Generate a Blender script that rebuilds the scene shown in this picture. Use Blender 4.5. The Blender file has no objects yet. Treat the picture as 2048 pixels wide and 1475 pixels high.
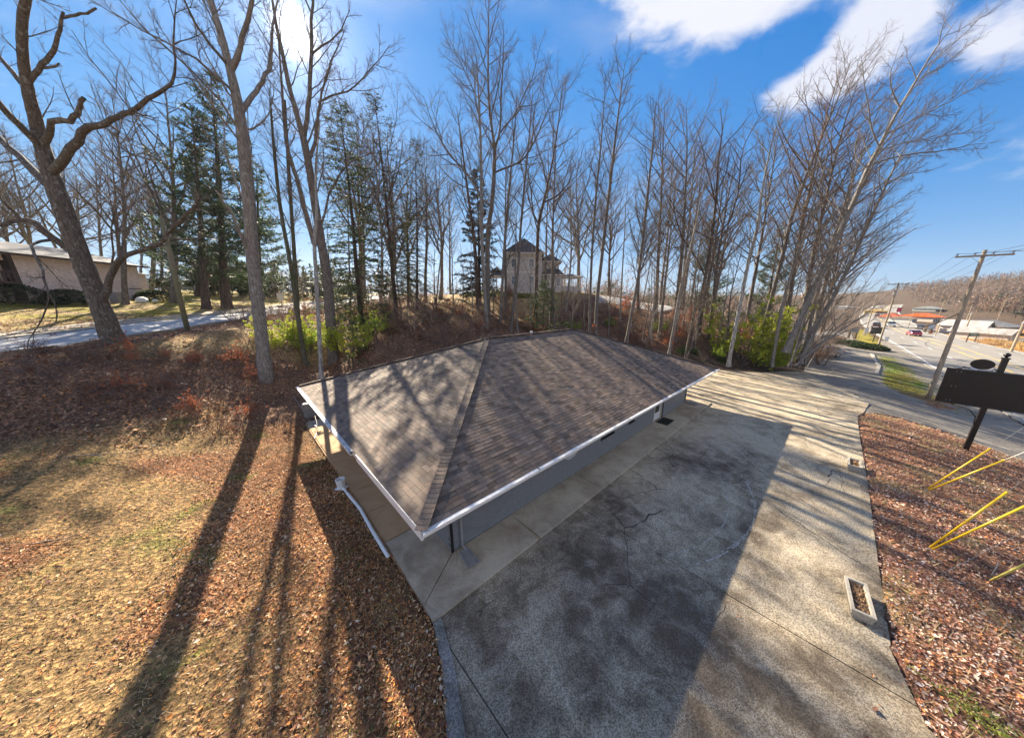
import bpy, math, random
import numpy as np
from math import sin, cos, tan, pi, radians, sqrt, atan2
from mathutils import Vector, Matrix, Quaternion
from mathutils.geometry import delaunay_2d_cdt

# ---------------------------------------------------------------- camera
F, PITCH, ROLL, H = 597.94, .274, .009, 7.448      # focal length in px of a 2048 px wide picture, radians, metres
CX, CY = 1060.85, 763.37                           # principal point (shifted lens)
scene = bpy.context.scene
COL = scene.collection
_cp, _sp, _cr, _sr = cos(PITCH), sin(PITCH), cos(ROLL), sin(ROLL)
FW = np.array([0, _cp, -_sp]); _u0 = np.array([0, _sp, _cp]); _r0 = np.array([1., 0, 0])
RT = _cr*_r0 + _sr*_u0; UP = -_sr*_r0 + _cr*_u0
CAM = np.array([0, 0, H])
cd = bpy.data.cameras.new('camera'); cam = bpy.data.objects.new('camera', cd); COL.objects.link(cam)
cam.matrix_world = Matrix(((RT[0], UP[0], -FW[0], 0), (RT[1], UP[1], -FW[1], 0), (RT[2], UP[2], -FW[2], H), (0, 0, 0, 1)))
cd.sensor_fit = 'HORIZONTAL'; cd.sensor_width = 36; cd.lens = 36*F/2048
cd.shift_x = -(CX-1024)/2048; cd.shift_y = (CY-737.5)/2048
cd.clip_start = .1; cd.clip_end = 6000
scene.camera = cam

def ray(px, py): return FW + RT*((px-CX)/F) - UP*((py-CY)/F)
def at_z(px, py, z): r = ray(px, py); return CAM + r*((z-H)/r[2])
def at_y(px, py, Y): r = ray(px, py); return CAM + r*(Y/r[1])

# ---------------------------------------------------------------- sun, sky, exposure
SUN_AZ, SUN_EL = radians(-32.0), radians(29.3)
S = np.array([sin(SUN_AZ)*cos(SUN_EL), cos(SUN_AZ)*cos(SUN_EL), sin(SUN_EL)])
sl = bpy.data.lights.new('sun', 'SUN'); sl.energy = 5.0; sl.angle = radians(.55); sl.color = (1, .87, .68)
so = bpy.data.objects.new('sun', sl); COL.objects.link(so)
so.rotation_euler = Vector(S).to_track_quat('Z', 'Y').to_euler(); so.location = (0, 0, 60)
scene.view_settings.view_transform = 'Standard'; scene.view_settings.look = 'None'
scene.view_settings.gamma = 1; scene.view_settings.use_curve_mapping = False
scene.view_settings.exposure = 1.85

W = bpy.data.worlds.new('World'); scene.world = W; W.use_nodes = True
def build_world():
    nt = W.node_tree; nt.nodes.clear(); n = nt.nodes; l = nt.links
    out = n.new('ShaderNodeOutputWorld'); bg = n.new('ShaderNodeBackground'); l.new(bg.outputs[0], out.inputs[0])
    sky = n.new('ShaderNodeTexSky'); sky.sky_type = 'NISHITA'; sky.sun_disc = False
    sky.sun_elevation = SUN_EL; sky.sun_rotation = SUN_AZ; sky.altitude = 300
    sky.air_density = 1.0; sky.dust_density = .0; sky.ozone_density = 3.0
    hsv = n.new('ShaderNodeHueSaturation'); hsv.inputs['Saturation'].default_value = 1.12; hsv.inputs['Value'].default_value = 1.15
    hsv.inputs['Hue'].default_value = .5
    l.new(sky.outputs[0], hsv.inputs['Color'])
    def vm(op, a, b):
        m = n.new('ShaderNodeVectorMath'); m.operation = op
        for i, x in enumerate((a, b)):
            if isinstance(x, tuple): m.inputs[i].default_value = x
            else: l.new(x, m.inputs[i])
        return m.outputs[0]
    pre = vm('MULTIPLY', hsv.outputs[0], (1.05, 1.26, 1.98))
    skyc = vm('DIVIDE', pre, vm('ADD', vm('MULTIPLY', pre, (.21, .165, .135)), (1, 1, 1)))
    h2 = n.new('ShaderNodeHueSaturation'); h2.inputs['Saturation'].default_value = 1.2; h2.inputs['Value'].default_value = 1.0; l.new(skyc, h2.inputs['Color']); skyc = h2.outputs[0]
    tc = n.new('ShaderNodeTexCoord'); D = tc.outputs['Generated']
    def math_(op, a, b=None, c=None, clamp=False):
        m = n.new('ShaderNodeMath'); m.operation = op; m.use_clamp = clamp
        for i, x in enumerate((a, b, c)):
            if x is None: continue
            if isinstance(x, (int, float)): m.inputs[i].default_value = x
            else: l.new(x, m.inputs[i])
        return m.outputs[0]
    def dot(vec):
        m = n.new('ShaderNodeVectorMath'); m.operation = 'DOT_PRODUCT'; l.new(D, m.inputs[0]); m.inputs[1].default_value = vec
        return m.outputs['Value']
    def ramp(x, a, b, lo=0., hi=1.):
        m = n.new('ShaderNodeMapRange'); m.interpolation_type = 'SMOOTHSTEP'
        l.new(x, m.inputs[0]); m.inputs[1].default_value = a; m.inputs[2].default_value = b
        m.inputs[3].default_value = lo; m.inputs[4].default_value = hi
        return m.outputs[0]
    th = math_('ARCCOSINE', math_('MINIMUM', dot(tuple(S)), .999999))
    core = ramp(th, radians(3.0), radians(.3), 0, 14.)
    aur = math_('MULTIPLY', math_('EXPONENT', math_('MULTIPLY', th, -1/radians(4.2))), 6.)
    glow = math_('ADD', core, aur)
    # clouds: three banks high over the right of the view, thin wisps elsewhere, unseen cover added behind
    nz = n.new('ShaderNodeTexNoise'); nz.inputs['Scale'].default_value = 5.5; nz.inputs['Detail'].default_value = 9; nz.inputs['Roughness'].default_value = .58
    nz.inputs['Distortion'].default_value = .25
    mp = n.new('ShaderNodeMapping'); mp.inputs['Scale'].default_value = (1, 1, 1.9); mp.inputs['Location'].default_value = (.3, .1, .55)
    l.new(D, mp.inputs[0]); l.new(mp.outputs[0], nz.inputs['Vector'])
    cov = None
    for (px, py, rad, w) in ((1240, -60, 9, .34), (1340, 10, 7, .30), (1480, -10, 7, .32), (1600, -20, 6, .28), (1800, 30, 7, .32), (1740, 100, 6, .34), (1660, 150, 5, .34), (1570, 190, 4.5, .30), (1960, 70, 5, .28), (2020, 60, 5, .24),
                             (1340, 215, 4, .13), (2020, 390, 9, .10), (860, 70, 6, .10), (1700, -300, 20, .2), (2600, 0, 16, .2), (-600, -300, 18, .16)):
        d = ray(px, py); d = d/np.linalg.norm(d)
        a = math_('ARCCOSINE', math_('MINIMUM', dot(tuple(d)), .999999))
        b = ramp(a, radians(rad), 0, 0, w)
        cov = b if cov is None else math_('ADD', cov, b)
    for vec, rad, w in (((.35, -.8, .5), 75, .30), ((.9, .1, .45), 32, .22), ((-.8, -.45, .4), 40, .22)):  # broad, mostly unseen cloud added behind and beside the camera to whiten ambient light
        v_ = np.array(vec)/np.linalg.norm(vec); a = math_('ARCCOSINE', math_('MINIMUM', dot(tuple(v_)), .999999)); cov = math_('ADD', cov, ramp(a, radians(rad), radians(rad*.5), 0, w))
    cl = ramp(math_('ADD', nz.outputs['Fac'], cov), .64, .90)
    wisp = n.new('ShaderNodeTexNoise'); wisp.inputs['Scale'].default_value = 2.2; wisp.inputs['Detail'].default_value = 5
    mp2 = n.new('ShaderNodeMapping'); mp2.inputs['Scale'].default_value = (1, 1, 3.2); l.new(D, mp2.inputs[0]); l.new(mp2.outputs[0], wisp.inputs['Vector'])
    ws = ramp(wisp.outputs['Fac'], .50, .80, 0, .30)
    c2 = math_('MINIMUM', math_('ADD', math_('MULTIPLY', cl, .86), ws), .95)
    mix = n.new('ShaderNodeMix'); mix.data_type = 'RGBA'; l.new(c2, mix.inputs['Factor'])
    l.new(skyc, mix.inputs['A']); mix.inputs['B'].default_value = (5.2, 5.25, 5.7, 1)
    g = n.new('ShaderNodeMix'); g.data_type = 'RGBA'; g.blend_type = 'ADD'; g.inputs['Factor'].default_value = 1
    l.new(mix.outputs['Result'], g.inputs['A'])
    gc = n.new('ShaderNodeCombineColor'); 
    l.new(glow, gc.inputs[0]); l.new(math_('MULTIPLY', glow, .98), gc.inputs[1]); l.new(math_('MULTIPLY', glow, .95), gc.inputs[2])
    l.new(gc.outputs[0], g.inputs['B'])
    l.new(g.outputs['Result'], bg.inputs['Color']); bg.inputs['Strength'].default_value = .05
build_world()

# ---------------------------------------------------------------- helpers
rng = np.random.default_rng(7); R = random.Random(11)
def tag(o, label=None, cat=None, group=None, kind=None):
    if label: o['label'] = label
    if cat: o['category'] = cat
    if group: o['group'] = group
    if kind: o['kind'] = kind
    return o
def empty(name, loc=(0, 0, 0), rz=0, label=None, cat=None, group=None):
    o = bpy.data.objects.new(name, None); COL.objects.link(o); o.location = loc; o.rotation_euler = (0, 0, rz)
    o.empty_display_size = .3
    return tag(o, label, cat, group)
def link(name, me, parent=None, mat=None):
    o = bpy.data.objects.new(name, me); COL.objects.link(o)
    if parent is not None: o.parent = parent
    if mat is not None and not me.materials: me.materials.append(mat)
    return o
def mesh_np(name, verts, faces, mat=None, cols=None, smooth=False, midx=None):
    """faces: list of int arrays (n,3)/(n,4)."""
    me = bpy.data.meshes.new(name)
    if not isinstance(faces, (list, tuple)): faces = [faces]
    faces = [np.asarray(f, np.int32) for f in faces if len(f)]
    verts = np.asarray(verts, np.float32)
    me.vertices.add(len(verts)); me.vertices.foreach_set('co', verts.ravel())
    nl = sum(f.size for f in faces); npoly = sum(len(f) for f in faces)
    me.loops.add(nl); me.loops.foreach_set('vertex_index', np.concatenate([f.ravel() for f in faces]))
    tot = np.concatenate([np.full(len(f), f.shape[1], np.int32) for f in faces])
    st = np.concatenate([[0], np.cumsum(tot)[:-1]]).astype(np.int32)
    me.polygons.add(npoly); me.polygons.foreach_set('loop_start', st); me.polygons.foreach_set('loop_total', tot)
    if smooth: me.polygons.foreach_set('use_smooth', np.ones(npoly, bool))
    if midx is not None: me.polygons.foreach_set('material_index', np.asarray(midx, np.int32))
    if cols is not None:
        ca = me.color_attributes.new('col', 'FLOAT_COLOR', 'POINT')
        c = np.asarray(cols, np.float32)
        if c.shape[1] == 3: c = np.hstack([c, np.ones((len(c), 1), np.float32)])
        ca.data.foreach_set('color', c.ravel())
    if mat is not None:
        for m in (mat if isinstance(mat, (list, tuple)) else [mat]): me.materials.append(m)
    me.update(calc_edges=True)
    if not smooth: me.shade_flat()
    return me
class MB:
    """collects boxes, tubes, polygons -> one mesh"""
    def __init__(s): s.v = []; s.f = []; s.m = []
    def poly(s, pts, m=0):
        b = len(s.v); s.v += [tuple(map(float, p)) for p in pts]; s.f.append(tuple(range(b, b+len(pts)))); s.m.append(m)
    def box(s, c, d, ax=None, m=0):
        c = np.asarray(c, float); h = np.asarray(d, float)/2
        A = np.eye(3) if ax is None else np.asarray(ax, float)
        b = len(s.v)
        for sx in (-1, 1):
            for sy in (-1, 1):
                for sz in (-1, 1): s.v.append(tuple(c + A[0]*sx*h[0] + A[1]*sy*h[1] + A[2]*sz*h[2]))
        for q in ((0, 1, 3, 2), (4, 6, 7, 5), (0, 4, 5, 1), (2, 3, 7, 6), (0, 2, 6, 4), (1, 5, 7, 3)): s.f.append(tuple(b+i for i in q)); s.m.append(m)
        return s
    def tube(s, pts, rad, k=8, cap=True, m=0):
        v, f = tubes([(np.asarray(pts, float), np.full(len(pts), rad, float) if np.isscalar(rad) else np.asarray(rad, float))], k)
        b = len(s.v); s.v += [tuple(x) for x in v]; s.f += [tuple(int(i)+b for i in q) for q in f]; s.m += [m]*len(f)
        if cap:
            s.f.append(tuple(b+i for i in range(k))[::-1]); s.m.append(m)
            e = b+len(v)-k; s.f.append(tuple(e+i for i in range(k))); s.m.append(m)
        return s
    def extr(s, prof, p0, p1, ax, ay, m=0, cap=True):
        """profile (x,y) in axes ax, ay swept p0 -> p1"""
        p0 = np.asarray(p0, float); p1 = np.asarray(p1, float); b = len(s.v); n = len(prof)
        for p in (p0, p1):
            for (x, y) in prof: s.v.append(tuple(p + np.asarray(ax)*x + np.asarray(ay)*y))
        for i in range(n): j = (i+1) % n; s.f.append((b+i, b+j, b+n+j, b+n+i)); s.m.append(m)
        if cap: s.f.append(tuple(b+i for i in range(n))[::-1]); s.f.append(tuple(b+n+i for i in range(n))); s.m += [m, m]
        return s
    def mesh(s, name, mat=None, smooth=False):
        me = bpy.data.meshes.new(name); me.from_pydata(s.v, [], s.f)
        if mat is not None:
            for m in (mat if isinstance(mat, (list, tuple)) else [mat]): me.materials.append(m)
            if isinstance(mat, (list, tuple)): me.polygons.foreach_set('material_index', s.m)
        if smooth: me.polygons.foreach_set('use_smooth', [True]*len(s.f))
        me.update(); return me
    def build(s, name, mat, parent=None, smooth=False): return link(name, s.mesh(name, mat, smooth), parent)
def tubes(polys, k=3):
    """polys: list of (pts Nx3, rad N). returns verts, quads"""
    V = []; Q = []; base = 0
    groups = {}
    for i, (p, r) in enumerate(polys): groups.setdefault(len(p), []).append(i)
    ang = np.arange(k)*2*pi/k; ca, sa = np.cos(ang), np.sin(ang)
    for n, idx in groups.items():
        P = np.array([polys[i][0] for i in idx], float); Rr = np.array([polys[i][1] for i in idx], float)
        T = np.gradient(P, axis=1); T /= np.linalg.norm(T, axis=2, keepdims=True)+1e-9
        ref = np.where(np.abs(T[:, :1, 2:3]) > .9, np.array([1., 0, 0]), np.array([0., 0, 1.]))
        ref = np.broadcast_to(ref, T.shape)
        A = np.cross(T, ref); A /= np.linalg.norm(A, axis=2, keepdims=True)+1e-9; B = np.cross(T, A)
        ring = P[:, :, None, :] + Rr[:, :, None, None]*(A[:, :, None, :]*ca[None, None, :, None] + B[:, :, None, :]*sa[None, None, :, None])
        m = len(idx); V.append(ring.reshape(-1, 3))
        ids = np.arange(m*n*k).reshape(m, n, k) + base
        a = ids[:, :-1, :]; b = ids[:, 1:, :]; a2 = np.roll(a, -1, 2); b2 = np.roll(b, -1, 2)
        Q.append(np.stack([a, a2, b2, b], -1).reshape(-1, 4)); base += m*n*k
    return np.concatenate(V), np.concatenate(Q)
def inpoly(x, y, poly):
    poly = np.asarray(poly)[:, :2]; c = np.zeros(np.shape(x), bool); j = len(poly)-1
    for i in range(len(poly)):
        xi, yi = poly[i]; xj, yj = poly[j]
        with np.errstate(divide='ignore', invalid='ignore'):
            c ^= ((yi > y) != (yj > y)) & (x < (xj-xi)*(y-yi)/(yj-yi+1e-12)+xi)
        j = i
    return c

# ---- materials
def new_mat(name):
    m = bpy.data.materials.new(name); m.use_nodes = True; nt = m.node_tree
    b = nt.nodes['Principled BSDF']; return m, nt, b
def node(nt, t, **kw):
    n = nt.nodes.new(t)
    for k, v_ in kw.items():
        if k.startswith('i_'):
            key = k[2:]; key = int(key) if key.isdigit() else key.replace('_', ' ')
            n.inputs[key].default_value = v_
        else: setattr(n, k, v_)
    return n
def noise(nt, vec, scale, detail=4, rough=.55, dist=0.):
    n = node(nt, 'ShaderNodeTexNoise'); n.inputs['Scale'].default_value = scale; n.inputs['Detail'].default_value = detail
    n.inputs['Roughness'].default_value = rough; n.inputs['Distortion'].default_value = dist
    if vec is not None: nt.links.new(vec, n.inputs['Vector'])
    return n.outputs['Fac']
def rampn(nt, fac, stops, interp='LINEAR'):
    r = node(nt, 'ShaderNodeValToRGB'); r.color_ramp.interpolation = interp
    el = r.color_ramp.elements
    while len(el) > 1: el.remove(el[0])
    el[0].position = stops[0][0]; el[0].color = (*stops[0][1], 1) if len(stops[0][1]) == 3 else stops[0][1]
    for p, c in stops[1:]:
        e = el.new(p); e.color = (*c, 1)
    nt.links.new(fac, r.inputs[0]); return r.outputs[0]
def mixc(nt, fac, a, b, blend='MIX'):
    m = node(nt, 'ShaderNodeMix', data_type='RGBA', blend_type=blend)
    for key, x in (('Factor', fac), ('A', a), ('B', b)):
        s = m.inputs[key]
        if isinstance(x, (int, float)): s.default_value = x
        elif isinstance(x, tuple): s.default_value = (*x, 1)[:4]
        else: nt.links.new(x, s)
    return m.outputs['Result']
def mrange(nt, x, a, b, lo=0., hi=1., smooth=True):
    m = node(nt, 'ShaderNodeMapRange'); 
    if smooth: m.interpolation_type = 'SMOOTHSTEP'
    nt.links.new(x, m.inputs[0])
    for i, v_ in enumerate((a, b, lo, hi)): m.inputs[i+1].default_value = v_
    return m.outputs[0]
def mth(nt, op, a, b=0.):
    m = node(nt, 'ShaderNodeMath', operation=op)
    for i, x in enumerate((a, b)):
        if isinstance(x, (int, float)): m.inputs[i].default_value = x
        else: nt.links.new(x, m.inputs[i])
    return m.outputs[0]
def coords(nt, kind='Object', scale=None):
    t = node(nt, 'ShaderNodeTexCoord'); o = t.outputs[kind]
    if scale:
        mp = node(nt, 'ShaderNodeMapping'); mp.inputs['Scale'].default_value = scale; nt.links.new(o, mp.inputs[0]); o = mp.outputs[0]
    return o
def bump(nt, b, h, dist=.02, st=.6):
    n = node(nt, 'ShaderNodeBump'); n.inputs['Distance'].default_value = dist; n.inputs['Strength'].default_value = st
    nt.links.new(h, n.inputs['Height']); nt.links.new(n.outputs[0], b.inputs['Normal'])
def simple(name, col, rough=.7, metal=0., spec=.5, var=.12, nscale=6., bmp=0., emis=None, coat=0.):
    m, nt, b = new_mat(name); o = coords(nt)
    f = noise(nt, o, nscale, 5)
    c = mixc(nt, mrange(nt, f, .3, .7), tuple(x*(1-var) for x in col), tuple(min(1, x*(1+var)) for x in col))
    nt.links.new(c, b.inputs['Base Color']); b.inputs['Roughness'].default_value = rough; b.inputs['Metallic'].default_value = metal
    b.inputs['Specular IOR Level'].default_value = spec
    if coat: b.inputs['Coat Weight'].default_value = coat
    if bmp: bump(nt, b, noise(nt, o, nscale*6, 4), bmp)
    return m
M = {}
# bark
def bark(name, dark, light, sc=1., moss=None, lich=.0):
    m, nt, b = new_mat(name); o = coords(nt, 'Object', (9*sc, 9*sc, 1.6*sc))
    o2 = coords(nt)
    f = noise(nt, o, 1.6, 6, .65, .6); g = noise(nt, o2, 1.3, 3)
    c = rampn(nt, f, [(.32, dark), (.5, tuple((a+c_)/2 for a, c_ in zip(dark, light))), (.66, light)])
    if lich:
        h = noise(nt, o2, 5., 4, .7)
        c = mixc(nt, mrange(nt, h, .56, .64, 0, lich), c, (.36, .38, .35))
    if moss: c = mixc(nt, mrange(nt, g, .5, .7, 0, .6), c, moss)
    nt.links.new(c, b.inputs['Base Color']); b.inputs['Roughness'].default_value = .9; b.inputs['Specular IOR Level'].default_value = .2
    bump(nt, b, f, .04, .9); return m
M['bark_oak'] = bark('bark oak', (.045, .036, .030), (.19, .155, .125), 1., None, .5)
M['bark_pale'] = bark('bark pale', (.10, .088, .077), (.35, .315, .275), 1.2, None, .7)
M['bark_grey'] = bark('bark grey', (.06, .05, .043), (.24, .205, .175), 1.2, None, .35)
M['bark_birch'] = bark('bark birch', (.09, .085, .08), (.50, .48, .44), .8, None, .8)
M['bark_pine'] = bark('bark pine', (.035, .026, .022), (.15, .11, .085), 1.)
M['bark_ivy'] = bark('bark mossy', (.04, .04, .025), (.15, .14, .10), 1., (.05, .08, .03), .2)
M['twig'] = simple('twig', (.15, .12, .105), .85, spec=.2, var=.3, nscale=2)
M['twig_red'] = simple('twig reddish', (.19, .13, .108), .85, spec=.2, var=.3, nscale=2)
M['twig_tan'] = simple('twig tan', (.32, .245, .185), .85, spec=.2, var=.3, nscale=2)
def leafmat(name, trans=.35, rough=.55):
    m, nt, b = new_mat(name); a = node(nt, 'ShaderNodeAttribute', attribute_name='col')
    nt.links.new(a.outputs['Color'], b.inputs['Base Color']); b.inputs['Roughness'].default_value = rough
    b.inputs['Specular IOR Level'].default_value = .35
    tr = node(nt, 'ShaderNodeBsdfTranslucent'); nt.links.new(a.outputs['Color'], tr.inputs[0])
    mx = node(nt, 'ShaderNodeMixShader'); mx.inputs[0].default_value = trans
    nt.links.new(b.outputs[0], mx.inputs[1]); nt.links.new(tr.outputs[0], mx.inputs[2])
    nt.links.new(mx.outputs[0], nt.nodes['Material Output'].inputs[0]); return m
M['leaf'] = leafmat('leaf'); M['needle'] = leafmat('needle', .3, .6); M['litter'] = leafmat('litter', .15, .7); M['evergreen'] = leafmat('evergreen leaf', .45, .45)

# ---------------------------------------------------------------- building frame:  a along the front eave, b out towards the car park
N0 = np.array([-2.31, 5.309, 0.]); TH = .785
U = np.array([cos(TH), sin(TH), 0.]); V = np.array([-sin(TH), cos(TH), 0.]); Z = np.array([0, 0, 1.])
def AB(a, b, z=0.): return N0 + U*a - V*b + Z*z
def to_ab(P): d = P-N0; return d@U, -(d@V)

# ---------------------------------------------------------------- terrain
ctrl = []
def cz(px, py, z): ctrl.append(at_z(px, py, z))
def cy_(px, py, Y): ctrl.append(at_y(px, py, Y))
def cw(x, y, z): ctrl.append(np.array([x, y, z], float))
def cab(a, b, z): ctrl.append(AB(a, b, z))
for b in (-1, 3, 7.6):
    for a in (0, 6, 12, 18, 24, 30, 36): cab(a, b, -.09)
for b, z in ((-16.2, -.05), (-8, -.05)):
    for a in (1, 6, 12, 18, 23.5): cab(a, b, z)
for a in (26, 32, 38): cab(a, -3, -.1)
cab(42, 0, -.15); cab(46, 4, -.2); cab(55, 4.5, -.3); cab(70, 5, -.4); cab(28, -8, -.05); cab(26, -13, -.05); cab(33, -6, -.1)
for a in (-8, 0, 8, 16, 24): cab(a, 8.5, .0); cab(a, 10.5, -.15); cab(a, 12.5, -.5); cab(a, 14.5, -.95)
for a in (30, 38, 46, 54, 66): cab(a, 8.4, -.12 if a < 40 else -.25); cab(a, 10.5, -.35); cab(a, 12.4, -.62); cab(a, 14.6, -1.1)
HB = -1.2   # highway level
for a in (0, 20, 40, 60, 80, 100, 120): cab(a, 17, HB); cab(a, 24, HB); cab(a, 31, HB-.1); cab(a, 40, HB-.8)
for a, z in ((90, -.9), (120, -1.)): cab(a, 10, z); cab(a, 2, z)
for a, z in ((160, -1.1), (220, -.4), (300, .9), (420, 3.)):
    for b in (-20, 0, 14, 24, 36, 60): cab(a, b, z)
cab(60, 60, -2.5); cab(120, 70, -2.5); cab(0, 60, -2.5); cab(0, 120, -3); cab(160, 130, -3)
for b in (-1, -5, -10, -15): cab(-.4, b, -.06)
for q in ((800, 1400, -.05), (600, 1200, 0), (400, 1475, 0), (200, 1300, .1), (0, 1475, .2), (0, 1200, .45), (250, 1050, .35), (450, 960, .2), (600, 960, 0), (0, 1000, .8),
          (0, 890, 1.2), (250, 890, .85), (440, 870, .5), (590, 850, .05), (590, 800, .3)): cz(*q)
for q in ((0, 712, 4.3), (203, 686, 4.45), (380, 661, 4.6), (510, 644, 4.8), (0, 770, 3.4), (240, 760, 2.9), (450, 740, 2.6), (530, 762, 1.5), (480, 700, 3.6), (640, 750, 1.1), (500, 820, .7), (330, 830, 1.4)): cz(*q)
for q in ((0, 689, 4.3), (200, 667, 4.45), (352, 640, 4.75)): cz(*q)
RC = [(-31.5, 8, 4.2), (-32, 18, 4.3), (-34, 25, 4.45), (-37, 34, 4.65), (-39, 46, 5.), (-41, 60, 5.8), (-44, 80, 6.6), (-48, 112, 8.)]
for x, y, z in RC:
    cw(x, y, z); cw(x-3.5, y-.3, z); cw(x+3., y+.3, z)
for q in ((-62, 38, 7.2), (-68, 57, 7.6), (-60, 20, 6.9), (-80, 40, 7.6), (-50, 30, 5.9), (-52, 50, 6.4), (-50, -20, 5), (-90, 0, 7), (-60, 100, 8.2), (-110, 90, 8.5), (-25, 55, 5.6), (-28, 80, 7.)): cw(*q)
for q in ((0, 0, 0), (-8, 0, 0), (0, -15, 0), (-15, -15, .2), (-28, -10, 2.)): cw(*q)
def cbk(a, off, z): P = AB(a, -15-off, z); ctrl.append(P)
for a in (-1, 5, 12, 19, 26): cbk(a, 2, .15 if a > 0 else .6)
for a, z in ((0, 3.0), (6, 3.6), (12, 4.6), (19, 4.6), (26, 3.9)): cbk(a, 7.5, z)
for a, z in ((0, 4.4), (8, 5.1), (14, 5.4), (22, 5.3), (30, 4.6)): cbk(a, 12, z)
for q in ((960, 583, 52), (1060, 585, 52), (1130, 583, 52), (900, 600, 52), (1000, 605, 48), (1230, 597, 52), (1350, 612, 52), (1180, 608, 48), (850, 592, 75), (1000, 582, 75)): cy_(*q)
for q in ((24, 36.5, .3), (30, 36.5, .2), (36, 38, .2), (42, 42, -.1), (20, 41, 3.2), (27, 42, 3.0), (34, 44, 2.2), (22, 50, 4.8), (34, 54, 3.2), (50, 55, .3), (44, 70, 1.5), (30, 75, 4.5), (60, 80, 0)): cw(*q)
for q in ((-20, 150, 9), (-100, 160, 9), (30, 150, 7), (80, 150, 2), (-60, 300, 8), (60, 300, 5), (-250, 100, 10), (-250, 300, 10), (-250, -100, 8), (0, -200, 0), (200, -150, -3), (-100, -200, 4), (150, 0, -3)): cw(*q)
for q in ((2048, 552, 330), (2350, 540, 330), (1930, 566, 380), (1850, 583, 430), (1750, 590, 480), (1650, 590, 520), (1500, 590, 560), (2048, 590, 190), (2200, 585, 150), (1930, 596, 240)): cy_(*q)
for an in range(0, 360, 30): cw(1400*cos(radians(an)), 1400*sin(radians(an)), 12)
CT = np.array(ctrl)
def _rbf():
    X = CT[:, :2]; n = len(X)
    D = np.linalg.norm(X[:, None]-X[None], axis=2)
    A = np.zeros((n+3, n+3)); A[:n, :n] = D + np.eye(n)*(-.35)
    P = np.c_[np.ones(n), X]; A[:n, n:] = P; A[n:, :n] = P.T
    return np.linalg.lstsq(A, np.r_[CT[:, 2], 0, 0, 0], rcond=None)[0]
_w = _rbf()
def hgt(x, y):
    x = np.asarray(x, float); y = np.asarray(y, float); sh = x.shape; x = x.ravel(); y = y.ravel(); out = np.empty(len(x)); n = len(CT)
    for i in range(0, len(x), 20000):
        xs, ys = x[i:i+20000], y[i:i+20000]
        D = np.sqrt((xs[:, None]-CT[None, :, 0])**2 + (ys[:, None]-CT[None, :, 1])**2)
        out[i:i+20000] = D@_w[:n] + _w[n] + _w[n+1]*xs + _w[n+2]*ys
    return out.reshape(sh)
_t = np.concatenate([np.arange(3, 60, .15), np.arange(60, 200, .8), np.arange(200, 1500, 5)])
def ground(px, py, back=0.):
    """where the view ray through a pixel of the picture meets the terrain"""
    r = ray(px, py); P = CAM[None] + r[None]*_t[:, None]
    h = hgt(P[:, 0], P[:, 1]); k = np.argmax(P[:, 2] < h)
    if P[k, 2] >= h[k]: k = len(_t)-1
    if k:
        d0 = P[k-1, 2]-h[k-1]; d1 = h[k]-P[k, 2]; f = d0/(d0+d1+1e-9); q = P[k-1]*(1-f)+P[k]*f
    else: q = P[0]
    return q
def drop(x, y): return np.array([x, y, float(hgt(x, y))])
# ---------------------------------------------------------------- paved areas (polygons in plan)
def pab(l): return [tuple(AB(a, b)[:2]) for a, b in l]
LOT = pab([(-.55, 7.6), (-3.0, 16), (-30, 40), (-30, 16), (-14, 12), (-4.5, 9.5)][:0] + [(.02, 0.02), (-.25, 1.), (-.75, 2.1), (-1.2, 3.4), (-3.2, 9.), (-4.2, 11.5), (4.2, 11.5), (5.0, 9.6), (5.6, 8.05), (7.0, 7.72), (10, 7.7), (16.2, 7.72), (22, 7.66), (26, 7.66), (27.3, 7.72), (28.2, 8.0),
           (31.5, 8.4), (34, 7.6), (36.5, 6.2), (40.5, 4.4), (41.8, 3.9), (40, 2.3), (37.6, .8), (36.3, -1.2), (35.6, -3), (31, -5.6), (27, -10), (24.2, -15.5), (22.9, -15.5), (22.68, .02)])
LANE = pab([(28.2, 8.0), (29.2, 8.7), (29.4, 9.9), (28.8, 11.9), (27.3, 14.0), (24.5, 15.9), (24.5, 17.3), (37.9, 16.4), (44.3, 16.2), (60, 15.4), (80, 14.9), (101, 14.3), (101, 13.2), (82, 12.6), (78, 10.2), (90, 9), (120, 9), (120, 3), (90, -1), (72, -1), (67, 3), (60, 3.8), (50, 3.6), (44, 3.9), (41.8, 3.9), (40.5, 4.4), (36.5, 6.2), (34, 7.6), (31.5, 8.4)])
ISLAND = pab([(68.5, 10.4), (55, 10.5), (45, 9.7), (41.6, 9.8), (38, 10.9), (36.2, 12.3), (35.6, 13.6), (36.6, 14.3), (40, 14.4), (49.4, 13.85), (66, 13.2), (68.6, 12.4)])
VERGE = pab([(80, 10.6), (79, 11.5), (79.6, 12.9), (90, 12.9), (110, 12.6), (140, 11.8), (140, 10), (110, 9.5), (92, 9.6)])
HWY = [(-30, 16.5), (20, 16.9), (38, 16.6), (44, 16.3), (60, 15.5), (80, 15.0), (101, 14.3), (134, 12.7), (185, 12.2), (240, 13.5), (310, 18), (420, 30)]
HWX = [(-30, 33), (20, 33), (60, 32), (100, 30.5), (110, 29.5), (120, 28.2), (139, 27.5), (166, 27), (230, 28), (310, 33), (420, 45)]
HWYP = pab(HWY + HWX[::-1])
def offs(line, w):
    L = np.array([p[:2] for p in line]); T = np.gradient(L, axis=0); T /= np.linalg.norm(T, axis=1)[:, None]
    return L + np.c_[T[:, 1], -T[:, 0]]*w
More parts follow.
